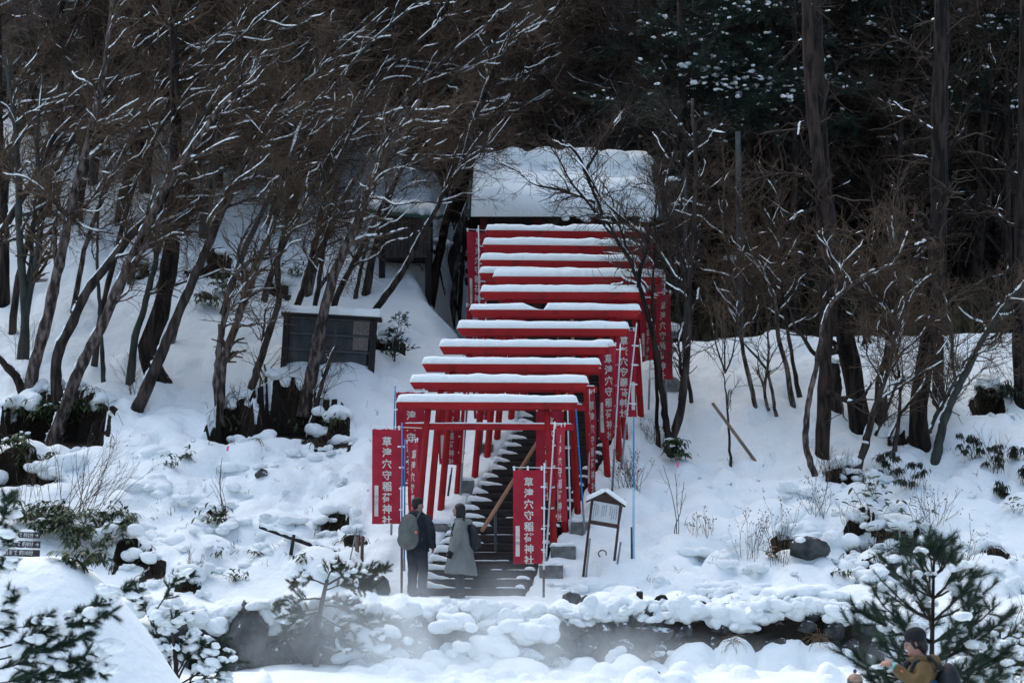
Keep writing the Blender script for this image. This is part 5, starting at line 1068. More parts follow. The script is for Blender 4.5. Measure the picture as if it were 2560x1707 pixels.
# evergreen foliage of the wood: two crowns of pine sprays copied through it
def pine_crown(seed, label, snow):
    g = np.random.default_rng(seed); lim = []
    for k in range(34):
        h = g.uniform(0, 1); a = g.uniform(0, 6.28); s = np.array([0, 0, h * 3.6]); L_ = g.uniform(1.2, 2.6) * (1.1 - .6 * h); d = np.array([math.cos(a), math.sin(a), g.uniform(-.05, .3)])
        lim.append(([s, s + d * L_ * .4, s + d * L_ * .75 + np.array([0, 0, -.05]), s + d * L_ + np.array([0, 0, -.12])], .03))
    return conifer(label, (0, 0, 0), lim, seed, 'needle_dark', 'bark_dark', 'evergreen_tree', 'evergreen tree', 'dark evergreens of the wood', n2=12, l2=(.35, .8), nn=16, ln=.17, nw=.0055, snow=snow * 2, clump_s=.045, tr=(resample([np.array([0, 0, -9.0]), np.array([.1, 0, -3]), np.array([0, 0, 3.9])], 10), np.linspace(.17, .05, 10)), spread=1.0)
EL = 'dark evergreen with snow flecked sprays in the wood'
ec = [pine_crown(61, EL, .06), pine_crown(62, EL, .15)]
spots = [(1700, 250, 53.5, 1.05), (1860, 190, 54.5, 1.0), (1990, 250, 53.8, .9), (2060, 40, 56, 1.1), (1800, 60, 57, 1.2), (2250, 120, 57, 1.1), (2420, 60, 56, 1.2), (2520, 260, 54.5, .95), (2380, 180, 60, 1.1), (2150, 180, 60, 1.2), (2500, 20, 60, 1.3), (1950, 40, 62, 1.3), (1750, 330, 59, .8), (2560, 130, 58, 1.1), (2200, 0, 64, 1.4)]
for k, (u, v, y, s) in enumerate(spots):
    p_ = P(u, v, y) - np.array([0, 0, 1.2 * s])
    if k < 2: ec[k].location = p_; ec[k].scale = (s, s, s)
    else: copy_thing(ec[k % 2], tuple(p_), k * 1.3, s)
yb_ = 53.0; b0 = P(2030, 215, yb_); Q = lambda *a: [P(u, v, yb_ + .3 * ((k % 3) - 1)) - b0 for k, (u, v) in enumerate(a)]
lim = [(Q((2030, 215), (1950, 205), (1880, 200), (1820, 205)), .03), (Q((2030, 220), (1900, 190), (1780, 175), (1660, 180)), .03), (Q((2030, 215), (1920, 225), (1860, 228), (1800, 222)), .025), (Q((2030, 230), (2010, 235), (1990, 240), (1960, 240)), .02), (Q((1900, 195), (1840, 180), (1790, 190), (1740, 200)), .02)]
conifer('snow loaded pine bough hanging dark green across the wood edge', b0, lim, 63, 'needle_dark', 'bark_dark', 'pine_bough', 'pine bough', None, n2=14, l2=(.2, .5), nn=26, ln=.13, nw=.004, snow=.75, clump_s=.062, spread=1.0)
# snow covered conifers behind the shrine
def frosted(seed):
    g = np.random.default_rng(seed); lim = []
    for k in range(44):
        h = g.uniform(0, 1); a = g.uniform(0, 6.28); s = np.array([0, 0, h * 6.5]); L_ = (2.1 * (1.05 - h)) * g.uniform(.8, 1.1); d = np.array([math.cos(a), math.sin(a), .1]); lim.append(([s, s + d * L_ * .4, s + d * L_ * .75 + np.array([0, 0, -.1]), s + d * L_ + np.array([0, 0, -.3])], .03))
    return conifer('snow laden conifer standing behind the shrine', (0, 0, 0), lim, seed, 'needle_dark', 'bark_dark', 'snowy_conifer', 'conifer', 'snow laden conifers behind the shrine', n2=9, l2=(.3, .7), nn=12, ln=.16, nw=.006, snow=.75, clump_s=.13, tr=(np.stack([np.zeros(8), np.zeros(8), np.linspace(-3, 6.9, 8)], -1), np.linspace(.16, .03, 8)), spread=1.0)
fr = frosted(66); first = True
for k, (u, v, y, s) in enumerate([(1640, 640, 58.5, .40), (1690, 630, 60, .45), (1605, 620, 61, .48), (1290, 0, 66, 1.0), (1450, 0, 67, 1.0), (1380, 0, 70, 1.2), (1740, 650, 61, .38)]):
    p_ = P(u, v, y)
    if v == 0: p_[2] = float(H(p_[0], y)) + .5
    if first: fr.location = p_; fr.scale = (s, s, s); first = False
    else: copy_thing(fr, tuple(p_), k * 1.1, s)
# ------------------------------------------------------------------ rocks
def rock_geo(ge, c, rad, seed, n=9, cuts=9, m=0):
    g = np.random.default_rng(seed); t = Geo(); t.ell((0, 0, 0), (1, 1, 1), n, m, None, .22, seed); V = t.V[0]
    for _ in range(cuts):
        d = unit(g.normal(size=3)); k = g.uniform(.42, .80); V = V - np.maximum(0, V @ d - k)[:, None] * d * .95
    V = V + .022 * g.normal(size=V.shape); V = V * np.array(rad) @ rotm(0, g.uniform(-.3, .3), g.uniform(-.6, .6)).T + np.array(c)
    for f in t.F: ge.F.append(f + ge.n); ge.M.append(np.full(len(f), m))
    ge.V.append(V); ge.n += len(V); return ge
g = np.random.default_rng(90)
wall = thing('rock_retaining_wall', 'low retaining wall of wet dark boulders under overhanging snow along the stream', 'rock wall', (0, 39.1, 1.1)); wo = np.array([0, 39.1, 1.1])
rowspec = [(1.18, .27, 0.0), (1.50, .24, .10), (1.80, .22, .20), (2.02, .15, .30)]; sc = 0
for r, (zc, rz, dy) in enumerate(rowspec):
    x = -5.6
    while x < 5.8:
        w = g.uniform(.17, .34) * (1.15 if r < 2 else .9); x += w
        if not (r == 0 and g.uniform() < .18):
            ge = Geo(); rock_geo(ge, (0, 0, 0), (w * 1.12, .26, rz * g.uniform(.9, 1.25)), 1000 + sc, 11, 14); o = ge.build('stone', [M['rock']], wall, False); o.location = np.array([x + (r % 2) * .1, 38.98 + dy + g.uniform(-.13, .10), zc + g.uniform(-.05, .05)]) - wo
        x += w; sc += 1
CLODS = []
for k in range(9):
    ge = Geo(); gk = np.random.default_rng(800 + k); n_ = int(gk.integers(5, 9))
    for i in range(n_): r_ = gk.uniform(.28, .55); ge.ell(gk.normal(size=3) * np.array([.55, .25, .22]), (r_ * 1.2, r_ * .9, r_ * .85), 7, 0, None, .25, k * 20 + i)
    o = fuse(ge, 'snow_clod', [M['snow']], None, .075, 2); CLODS.append(o.data); bpy.data.objects.remove(o)
def clod(name, parent, loc, s, k=None):
    o = bpy.data.objects.new(name, CLODS[int(g.integers(0, 9)) if k is None else k % 9]); col.objects.link(o); o.parent = parent; o.location = loc; o.scale = (s * g.uniform(.85, 1.25), s, s * g.uniform(.75, 1.1)); o.rotation_euler = (g.uniform(-.3, .3), g.uniform(-.3, .3), g.uniform(-.6, .6) + (math.pi if g.uniform() < .5 else 0)); return o
# snow hanging over the top edge and lying on the ledges
for k in range(105):
    x = -5.7 + k * 11.5 / 105 + g.uniform(-.06, .06); s_ = g.uniform(.13, .34)
    clod('snow_overhang', wall, np.array([x, 39.12 + g.uniform(-.10, .16), 2.15 + g.uniform(-.15, .05) - .06 * math.sin(x * 2.3)]) - wo, s_)
for k in range(34):
    x = g.uniform(-5.6, 5.4); lv = int(g.integers(0, 4)); clod('ledge_snow', wall, np.array([x, 38.80 + lv * .10, [1.22, 1.42, 1.68, 1.93][lv] + g.uniform(-.06, .06)]) - wo, g.uniform(.10, .30))
for k in range(13):
    x = g.uniform(-2.4, .6); clod('ledge_snow', wall, np.array([x, 38.72, g.uniform(1.2, 1.95)]) - wo, g.uniform(.16, .40))
# boulders
def boulder(label, u, v, w, h, y=None, seed=0, cap=.6, m='rock', dz=0.0, name='boulder', d=None):
    y = y or ground(u, v)[1]; p = P(u, v, y); p[2] += dz; ge = Geo(); rock_geo(ge, (0, 0, h * .35), (w / 2, d or w * .4, h * .75), 1500 + seed, 11); o = ge.build(name, [M[m]], None, False); o.location = p; tag(o, label, 'boulder')
    if cap: c_ = clod('snow_cap', o, (0, .0, h * .98), w * .44 * cap, seed); c_.scale.z *= .62; c_.rotation_euler = (0, 0, seed)
    return o
boulder('broad grey boulder under a snow cushion on the right slope', 2022, 1392, .90, .36, seed=1, cap=.9)
boulder('grey green boulder left of the banner poles, flat snow on top', 915, 1465, .50, .36, seed=2, cap=.8)
boulder('darker grey boulder between the flat topped one and the leaning pole', 955, 1485, .40, .42, seed=3, cap=.5)
boulder('dark boulder poking out of snow below the info board', 1425, 1510, .42, .22, y=40.4, seed=4, cap=.6)
boulder('small dark boulder beside the foot of the brown banner pole', 1470, 1520, .30, .22, y=40.0, seed=5, cap=.5)
boulder('black moss covered boulder rising at the top of the rock wall', 1650, 1560, .60, .42, y=39.3, seed=6, cap=.0, m='earth')
boulder('dark boulder under thick snow in the gap right of the bowed shrubs', 2235, 1440, .5, .3, seed=7, cap=.9)
boulder('flat wet slab at the bottom edge by the stream', 1625, 1692, .55, .14, y=37.2, seed=8, cap=.4)
boulder('flat wet slab beside the stream, tapering to one side', 1690, 1700, .50, .12, y=37.0, seed=9, cap=.3)
boulder('small stone half buried in the snow near the leaning trees', 655, 1190, .3, .18, seed=11, cap=.9)
boulder('shadowed boulder under the bent garden pine', 760, 1650, .8, .6, y=38.75, seed=12, cap=.0, dz=.1)
boulder('dark boulder at the left end of the rock wall', 620, 1630, .75, .75, y=38.8, seed=13, cap=.8)
# smooth snow covered posts and bits
p_ = ground(1598, 1512); o = Geo().tube([np.array([0, 0, -.2]), np.array([.01, 0, .20])], [.065, .055], 9).build('short_stump', [M['bark_dark']], None, True); o.location = p_; tag(o, 'short dark stump sticking up at the snowy edge above the wall', 'stump'); ge = Geo(); clump(ge, (0, 0, .22), .07, 4, 5); ge.build('snow_cap', [M['snow']], o, True)

# roots, hanging dry grass and snow pillows around the bare earth hollows
for k_, (u, v, hw, h) in enumerate(SCARPS):
    if hw < .19: continue
    gk = np.random.default_rng(880 + k_); x, y = hit_base(u, v, 34); n = int(95 * hw + 12)
    px = x + gk.uniform(-1.15, 1.15, n) * hw; py = y + 1.2 * h * np.sqrt(np.clip(1 - ((px - x) / hw) ** 2, 0, 1)) + gk.uniform(-.05, .12, n); pz = H(px, py) + .03; d = unit(np.stack([gk.normal(size=n) * .5, -np.ones(n) * .8, gk.uniform(-.2, .5, n)], -1)); q_ = [np.stack([px, py, pz], -1)]
    for j in range(5): d = unit(d + np.array([0, 0, -.42]) + gk.normal(size=(n, 3)) * .12); q_.append(q_[-1] + d * gk.uniform(.03, .075, (n, 1)) * (.6 + h))
    o = tube_part('hanging_roots', [(np.stack(q_, 1), np.full((n, 6), .0055) * gk.uniform(.5, 1.3, (n, 1)))], [3], M['twig'] if k_ % 2 else M['dry_dark'], None); tag(o, 'dry roots and grass hanging in a bare earth hollow', kind='stuff')
    m_ = int(4 * hw + 3)
    for j in range(m_):
        fx = gk.uniform(-1.1, 1.1); xx, yy = x + fx * hw, y + (1.2 * h * math.sqrt(max(0, 1 - fx * fx)) + .14 if j % 3 else -.12) + gk.uniform(-.05, .1) ; s_ = gk.uniform(.20, .42) * min(1, .5 + h) if j % 3 else gk.uniform(.07, .15)
        c_ = clod('snow_pillow', None, (xx, yy, float(H(xx, yy)) + s_ * .10), s_); tag(c_, 'rounded snow pillow at the rim of a bare earth hollow', 'snow pillow', 'snow pillows round the bare hollows')
# snow cushions over hidden boulders on the lower slopes
gk = np.random.default_rng(72)
for k in range(120):
    if k % 5 < 2: u, v = gk.uniform(330, 900), gk.uniform(1120, 1430)
    elif k % 5 < 4: u, v = gk.uniform(1760, 2560), gk.uniform(1200, 1500)
    else: u, v = gk.uniform(1380, 2100), gk.uniform(1440, 1520)
    p_ = ground(u, v, 37); s_ = gk.uniform(.14, .46) * gk.uniform(.6, 1); c_ = clod('snow_cushion', None, p_ + np.array([0, .05, -s_ * .10]), s_); c_.scale.z *= .8; c_.rotation_euler = (gk.uniform(-.15, .15), gk.uniform(-.15, .15), gk.uniform(0, 6.3)); tag(c_, 'rounded snow cushion over a hidden boulder on the lower slope', 'snow cushion', 'snow cushions on the lower slopes')
# weeds, twig ends and leaf tips that poke through the snow everywhere on the lower slopes
gk = np.random.default_rng(71); st = []; 
for k in range(230):
    if k % 2: u, v = gk.uniform(280, 980), gk.uniform(1000, 1420)
    else: u, v = gk.uniform(1500, 2560), gk.uniform(1130, 1520)
    x, y = hit_base(u, v, 38, 60, H); z = float(H(x, y)); n = int(gk.integers(1, 5))
    for j in range(n):
        d = unit(np.array([gk.normal() * .7, gk.normal() * .4, 1.0])); L_ = gk.uniform(.02, .20) * gk.uniform(.4, 1); p0 = np.array([x + gk.normal() * .03, y, z - .02]); st.append([p0, p0 + d * L_ * .5, p0 + d * L_ + np.array([gk.normal() * .02, 0, -.01])])
st = np.array(st); o = tube_part('weeds', [(st, np.full(st.shape[:2], .0034) * gk.uniform(.6, 1.6, (len(st), 1)))], [3], M['twig'], None); tag(o, 'stray weed stems and twig ends poking through the snow', kind='stuff')

# ------------------------------------------------------------------ wooden bits
def stick(name, label, cat, a, b, w0, w1, m, y0=None, y1=None, k=8, parts=None, snow=0.0, ext=.15):
    y0 = y0 or ground(*a)[1]; A, B = P(*a, y0), P(*b, y1 or y0); t = Geo().tube([A - (B - A) * ext - A, (B - A) * .5, B - A], [w0, (w0 + w1) / 2, w1], k).build(name, [M[m]], None, True); t.location = A; tag(t, label, cat)
    if snow:
        L_ = np.linalg.norm(B - A); d = (B - A) / L_; n = 30; q = np.array([(B - A) * s for s in np.linspace(.02, .98, n)]) + np.array([0, -.01, w0 * .8]); g_ = np.random.default_rng(3); Geo().tube(q, np.maximum(.004, snow * (.8 + .5 * g_.normal(size=n) * .5)), 7).build('snow_cover', [M['snow']], t, True)
    return t
stick('leaning_stick', 'pale weathered pole stuck aslant in the open snow', 'stick', (1886, 1150), (1781, 1007), .034, .03, 'pale_wood')
yr = ground(740, 1378)[1]
stick('log_rail', 'black weathered log rail sloping down through the snow', 'rail', (852, 1386), (649, 1316), .055, .035, 'dark_wood', yr - .05, yr + .15, snow=.05, ext=.0)
stick('rail_post', 'short black forked post carrying the sloping log rail', 'post', (728, 1380), (735, 1336), .035, .028, 'dark_wood', yr - .1)
stick('brown_post', 'square brown steel post near the flat topped boulder', 'post', (905, 1402), (906, 1339), .03, .03, 'brown_paint', k=4)
stick('steel_stake', 'thin grey steel stake with a bent ring on top', 'stake', (875, 1400), (892, 1320), .011, .011, 'grey_metal')
stick('board_stub', 'grey weathered board stub beside the brown post', 'board', (893, 1378), (892, 1340), .04, .04, 'pale_wood', k=4)

# ------------------------------------------------------------------ twiggy shrubs and saplings
def shrub(label, u, v, h, n, spread, seed, name='bare_shrub', cat='shrub', lean=0.0, m='twig', forks=3, buds=0, r0=.006, base=.1, twr=.0022, dv=0):
    g = np.random.default_rng(seed); o0 = ground(u, v); t = thing(name, label, cat, tuple(o0))
    a = g.uniform(0, 6.28, n); tl = g.uniform(.15, 1, n) * spread; d = np.stack([np.cos(a) * tl + lean, np.sin(a) * tl * .6 - .1, np.ones(n)], -1); d = unit(d)
    p = np.stack([g.normal(size=n) * base, g.normal(size=n) * base * .5, np.full(n, -.08)], -1); out = [p]; st = h * g.uniform(.6, 1.05, (n, 1)) / 9
    for k in range(9): d = unit(d + g.normal(size=(n, 3)) * .10 + np.array([lean * .05, 0, .02])); out.append(out[-1] + d * st)
    A = np.stack(out, 1); R = r0 * g.uniform(.6, 1, (n, 1)) * np.linspace(1, .4, 10)[None]
    p2, r2 = sprout(g, A, R, n * forks, .25, 1.0, h * .2, h * .45, (.3, .8), (lean * .5, 0, .3), .14, 6, .7, tip=.5, rmin=twr); p3, r3 = sprout(g, p2, r2, n * forks * 2, .2, 1.0, h * .08, h * .22, (.3, .9), (lean * .4, 0, .25), .14, 4, .8, tip=.6, rmin=twr * .9)
    tube_part('stem', [(A, R)], [5], M[m], t); tube_part('crown', [(p2, r2), (p3, r3)], [4, 3], M[m], t)
    if buds:
        gb = Geo(); tips = np.concatenate([p3[:, -1], p2[:, -1]])
        for q in tips[g.choice(len(tips), min(buds, len(tips)), False)]: gb.ell(q, (.012, .012, .014), 3)
        gb.build('seed_heads', [M['dry']], t)
    return t
shrub('large bare twiggy bush spreading to the right over bamboo grass at the left', 190, 1300, 1.75, 24, .75, 1, lean=.55, forks=4, buds=30, r0=.009, base=.25)
shrub('upright bare shoots among the bamboo grass left of the large twiggy bush', 60, 1260, 1.2, 14, .35, 2, forks=3, base=.35)
shrub('round dry bush with rusty leaves behind the bare blue pole', 1578, 1218, .72, 26, .7, 3, forks=4, buds=70, base=.1)
shrub('twiggy shrub with fine seed heads on the right slope, leftmost of the pair', 1880, 1400, .95, 10, .4, 4, forks=3, buds=40)
shrub('taller twiggy shrub with fine seed heads just right of its fellow', 1950, 1400, 1.0, 12, .4, 5, forks=3, buds=60)
shrub('rusty dried flower stalks standing in smooth snow', 1740, 1335, .50, 7, .35, 6, m='dry', buds=26)
shrub('small dried stalks right of the rusty flower stalks', 1775, 1335, .35, 4, .5, 7, m='dry', buds=10)
shrub('rusty twig bush between the pale curved trunk and the taped trunk', 2075, 1205, .75, 22, .6, 8, forks=4, base=.2)
shrub('fine bare bush in front of the pale curved trunk', 2050, 1290, .9, 12, .5, 9, buds=30)
shrub('fine reddish shrub above the young pine', 2330, 1330, 1.0, 14, .6, 10, buds=40)
shrub('bare forked shrub near the right edge below the drooping bushes', 2415, 1440, .9, 9, .7, 11, buds=14)
shrub('thin shoots in the snow between two white cushions', 1955, 1420, .5, 5, .4, 12)
shrub('bare little bush low at the right edge of the slope', 2540, 1560, .6, 8, .6, 13)
shrub('bare shoots standing by the broken stub near the notice board', 790, 1010, .8, 8, .35, 14)
shrub('thin twigs leaning over the earth hollow under the twin stemmed tree', 590, 1040, .6, 7, .8, 15)
shrub('bare shoots around the foot of the mossy forked trunk', 60, 900, 1.0, 12, .4, 16)
shrub('little bare shrub on the snow above the garden pine', 470, 1440, .6, 8, .6, 17, lean=.3)
shrub('bare shoots between the thin mossy sapling and the black pine', 330, 985, .9, 12, .4, 18)
shrub('few twigs poking from the snow cushion by the sloping rail', 790, 1345, .3, 3, .9, 19, r0=.004)
shrub('wispy shrub right of the leaning greenish trunk', 2490, 1170, .9, 8, .5, 20)
shrub('low bare bush at the foot of the rough brown trunk', 2215, 1075, .7, 14, .6, 21)
shrub('thin bush in the snow beneath the white taped trunk', 2130, 1330, .7, 10, .6, 22)
shrub('bare bush on the bank by the foot of the forking tree', 1640, 1110, .6, 16, .7, 23, buds=20)
def ribbon_sapling(label, u, v, vt, vr, seed, side):
    o0 = ground(u, v); h = (v - vt) / ppm(o0[1]); t = shrub(label, u, v, h, 3, .08, seed, 'staked_sapling', 'sapling', 0, 'twig', 2, r0=.011, base=.015)
    zr = (v - vr) / ppm(o0[1]); Geo().box((side * .03, -.03, zr), (.035, .012, .09), rotm(0, .2, .1)).build('ribbon', [M['pink']], t); return t
ribbon_sapling('staked bare sapling with a pink ribbon left of the banners', 563, 1312, 1115, 1122, 31, 1)
ribbon_sapling('staked bare sapling with a pink ribbon right of the info board', 1692, 1335, 1150, 1163, 32, 1)

# ------------------------------------------------------------------ broad leaved plants
def leafy(label, u, v, n, sx, sz, seed, L0=.16, w=.018, m='leaf', name='bamboo_grass', cat='bamboo grass', hang=.6, stems=6, h=.5, dy=.05, snow=.0, clus=0):
    """n arched leaves on thin stems, spread sx wide and sz high"""
    g = np.random.default_rng(seed); o0 = ground(u, v); t = thing(name, label, cat, tuple(o0))
    c = np.stack([g.normal(size=n) * sx * .5, g.normal(size=n) * sx * .22 - dy, np.abs(g.normal(size=n)) * sz * .6 + .03], -1); a = g.uniform(0, 6.28, n); d = np.stack([np.cos(a), np.sin(a) * .7 - .25, g.uniform(-.2, .6, n)], -1); d = unit(d); L_ = L0 * g.uniform(.6, 1.2, n)
    if clus: ci = g.integers(0, clus, n); cc = np.stack([g.uniform(-1, 1, clus) * sx * .6, g.normal(size=clus) * sx * .2 - dy, g.uniform(.25, 1.0, clus) * sz], -1); c = cc[ci] + g.normal(size=(n, 3)) * np.array([.03, .03, .012])
    side = unit(np.cross(d, np.array([0, 0, 1.0]) + g.normal(size=(n, 3)) * .3)); ps = [c]; dd = d
    for k in range(4): dd = unit(dd + np.array([0, 0, -hang * .45])); ps.append(ps[-1] + dd * (L_ / 4)[:, None])
    ws = np.array([.25, .9, 1.0, .7, .05]) * w; V = []
    for p_, w_ in zip(ps, ws): V += [p_ - side * w_, p_ + side * w_]
    V = np.stack(V, 1); i = np.arange(n)[:, None] * 10; F = np.concatenate([np.stack([i + 2 * k, i + 2 * k + 1, i + 2 * k + 3, i + 2 * k + 2], -1).reshape(-1, 4) for k in range(4)])
    lf = Geo().add(V.reshape(-1, 3), [F]).build('foliage', [M[m]], t)
    b = np.stack([g.normal(size=stems) * sx * .25, g.normal(size=stems) * sx * .1, np.full(stems, -.05)], -1); e = c[g.choice(n, stems)]; k_ = np.linspace(0, 1, 6)[None, :, None]; q = b[:, None] * (1 - k_) + e[:, None] * k_ + g.normal(size=(stems, 6, 3)) * .01
    tube_part('stem', [(q, np.full((stems, 6), .004))], [4], M['twig'], t)
    if snow:
        gs = Geo()
        for j in range(int(n * snow)): clump(gs, c[g.integers(0, n)] + np.array([0, 0, .03]), g.uniform(.03, .07), 3, seed * 9 + j, .5)
        gs.build('snow_cover', [M['snow']], t, True)
    return t
BG = [(60, 1060, 70, .9, .35, 'dark bamboo grass hanging over the root mound, left part'), (150, 1080, 80, .9, .4, 'dense bamboo grass hanging from the root mound under the leaning trunks'), (215, 1050, 60, .6, .35, 'bamboo grass at the near end of the root mound'),
      (20, 1170, 60, .8, .35, 'bamboo grass in the dark hollow at the left edge'), (90, 1190, 40, .6, .3, 'bamboo grass right of the hollow at the left edge'), (150, 1350, 150, 1.0, .55, 'thick bamboo grass behind the direction sign'), (240, 1380, 120, .9, .5, 'bamboo grass under the large twiggy bush'), (100, 1310, 90, .8, .45, 'bamboo grass above the direction sign'), (280, 1330, 70, .6, .35, 'bamboo grass at the right foot of the large twiggy bush'), (200, 1420, 40, .5, .25, 'bamboo grass spilling onto the snow below the twiggy bush'),
      (565, 740, 60, .5, .5, 'bamboo grass clump high on the slope between two trunks'), (530, 775, 40, .5, .4, 'dark bamboo grass hollow high on the slope'), (345, 700, 36, .4, .35, 'bamboo grass left of the black pine high up'), (735, 690, 30, .35, .35, 'bamboo grass above the notice board'), (225, 600, 26, .35, .35, 'bamboo grass at the top of the open snow'),
      (430, 1165, 14, .2, .2, 'small bamboo grass sprig in the lumpy snow'), (470, 1150, 10, .18, .16, 'tiny bamboo grass sprig by a snow hole'), (535, 1310, 26, .28, .22, 'bamboo grass in the hole under the ribbon sapling'), (290, 1285, 20, .25, .25, 'bamboo grass tuft on the snow face right of the bush'),
      (830, 1085, 14, .2, .14, 'bamboo grass at the end of the bare earth bank'), (760, 1075, 30, .8, .2, 'bamboo grass roots over the bare earth bank'), (590, 1090, 24, .4, .25, 'bamboo grass under the twin stemmed tree'), (640, 1390, 6, .12, .1, 'two leaf sprig in smooth snow'), (545, 1395, 6, .12, .1, 'small green sprig in smooth snow'), (750, 1405, 10, .16, .14, 'single broad leaf sprig below the sloping rail'),
      (350, 1410, 20, .25, .2, 'bamboo grass in the snow hollow left of the wall'), (590, 1450, 14, .3, .15, 'leaves poking out at the wall top on the left'), (1690, 1150, 60, .25, .4, 'dark leafy clump at the foot of the forking tree'), (1180, 720, 12, .2, .3, 'broad dark leaves beside the uppermost banner'), (2110, 1440, 10, .2, .14, 'small dark sprig in a snow cushion on the right')]
for k, (u, v, n, sx, sz, lab) in enumerate(BG): leafy(lab, u, v, n * 4 if n >= 40 else int(n * 2), sx, sz, 400 + k, snow=.025 if n > 50 else 0, L0=.19 if n > 20 else .14, w=.021, clus=n // 2 if n >= 40 else 0, hang=.9)
RH = [(2185, 1330, 60, .55, .6, 'large green leaved rhododendron in the hollow among snow cushions'), (2230, 1390, 50, .5, .4, 'dark rhododendron under the snow cushions'), (2180, 1240, 26, .3, .4, 'rhododendron leaves beside the taped trunk'), (2290, 1330, 24, .4, .35, 'rhododendron sprays above the young pine'), (2540, 1280, 14, .25, .25, 'few broad leaves at the right edge'), (1930, 1390, 10, .2, .15, 'pale dead leaves lying on the grey boulder')]
for k, (u, v, n, sx, sz, lab) in enumerate(RH): leafy(lab, u, v, n, sx, sz, 450 + k, L0=.20, w=.028, name='rhododendron', cat='rhododendron', hang=.35, m='leaf' if k != 5 else 'dry')
DR = [(2235, 1200, 46, .5, .55, 'drooping dark leaved bush in front of the big black pine'), (2290, 1225, 50, .55, .5, 'second drooping dark bush, lower and wider'), (2425, 1150, 46, .35, .6, 'drooping bush with curled leaves on bare stems'), (2485, 1180, 40, .35, .5, 'drooping bush hanging low beyond the leaning trunk'), (2480, 1030, 60, .5, .45, 'drooping dark bush at the foot of the slope ridge'), (2540, 1000, 40, .3, .4, 'drooping bush by the trunk at the right edge'), (2545, 1150, 30, .25, .4, 'small drooping bush at the right edge'), (2500, 1250, 26, .2, .3, 'last small drooping bush near the right edge'), (2560, 1215, 26, .2, .4, 'dark drooping leaves cut by the right edge')]
for k, (u, v, n, sx, sz, lab) in enumerate(DR): leafy(lab, u, v, n * 6, sx, sz, 470 + k, L0=.15, w=.013, name='drooping_bush', cat='bush', hang=1.6, m='leaf_dark', stems=12, clus=max(5, n // 4))
for k, (u, v, lab) in enumerate([(1335, 1625, 'pale dry grass tuft hanging on the wall under a snow cap'), (1385, 1640, 'dry grass tuft in the steam against the wall stones'), (1835, 1610, 'short dry grass tuft under a snow clod on the wall'), (2045, 1600, 'rusty grass tuft at the right end of the wall'), (455, 1545, 'rusty dry weeds at the left end of the wall'), (1620, 1640, 'dry grass at the foot of the wall by the wet slabs')]):
    g = np.random.default_rng(500 + k); yv = 38.68; o0 = P(u, v, yv); t = thing('dry_grass_tuft', lab, 'grass tuft', tuple(o0)); n = 46; d = unit(np.stack([g.normal(size=n) * .6, -np.abs(g.normal(size=n)) * .4, g.uniform(-.2, .9, n)], -1)); ps = [np.stack([g.normal(size=n) * .05, np.full(n, .06), g.uniform(0, .08, n)], -1)]
    for q in range(4): d = unit(d + np.array([0, 0, -.35])); ps.append(ps[-1] + d * g.uniform(.04, .075, (n, 1)))
    tube_part('blades', [(np.stack(ps, 1), np.full((n, 5), .0028))], [3], M['dry'], t)
# ------------------------------------------------------------------ people
def hand(ge, c, d, up, s=1.0, curl=.5, side=1):
    """palm with four fingers and a thumb; d = finger direction, up = back of the hand"""
    d = unit(np.array(d, float)); up = unit(np.array(up, float) - d * np.dot(d, up)); lat = np.cross(d, up); c = np.array(c, float); R = np.stack([lat, d, up], 1)
    ge.ell(c, (.040 * s, .050 * s, .018 * s), 6, 0, R)
    for k, (ox, L_) in enumerate([(-.030, .062), (-.010, .074), (.010, .070), (.030, .055)]):
        b = c + lat * ox * s + d * .040 * s; m1 = b + (d * math.cos(curl) - up * math.sin(curl)) * L_ * .5 * s; m2 = m1 + (d * math.cos(curl * 2.4) - up * math.sin(curl * 2.4)) * L_ * .5 * s
        ge.tube([b - d * .02 * s, b, m1, m2], [.0095 * s, .0095 * s, .009 * s, .0075 * s], 6)
    b = c - lat * .036 * s * side - d * .018 * s; ge.tube([b, b + (-lat * side * .7 + d * .8) * .035 * s, b + (-lat * side * .55 + d * 1.5) * .045 * s - up * .012 * s], [.012 * s, .011 * s, .009 * s], 6)
def head_geo(ge, c, R, s=1.0):
    c = np.array(c, float); f = lambda p_: c + R @ (np.array(p_) * s)
    ge.ell(c + R @ np.array([0, -.008, .022]) * s, (.076 * s, .094 * s, .092 * s), 10, 0, R); ge.ell(f((0, .022, -.045)), (.058 * s, .062 * s, .070 * s), 9, 0, R)
    ge.ell(f((0, .074, -.093)), (.026 * s, .020 * s, .018 * s), 6, 0, R); ge.tube([f((0, .083, .012)), f((0, .104, -.022)), f((0, .090, -.034))], [.010 * s, .015 * s, .012 * s], 7)
    ge.ell(f((0, .080, -.060)), (.024 * s, .012 * s, .010 * s), 6, 0, R); ge.ell(f((0, .078, .026)), (.050 * s, .014 * s, .010 * s), 6, 0, R)
    for x in (-1, 1): ge.ell(f((x * .076, -.008, -.008)), (.010 * s, .018 * s, .030 * s), 6, 0, R); ge.ell(f((x * .040, .052, -.03)), (.022 * s, .02 * s, .02 * s), 6, 0, R)
def eyes_for(t, c, R, s=1.0):
    for x in (-1, 1):
        Geo().ell(np.array(c) + R @ (np.array([x * .031, .079, .006]) * s), (.011 * s, .008 * s, .006 * s), 6, 0, R).build('eye', [M['hair']], t, True)

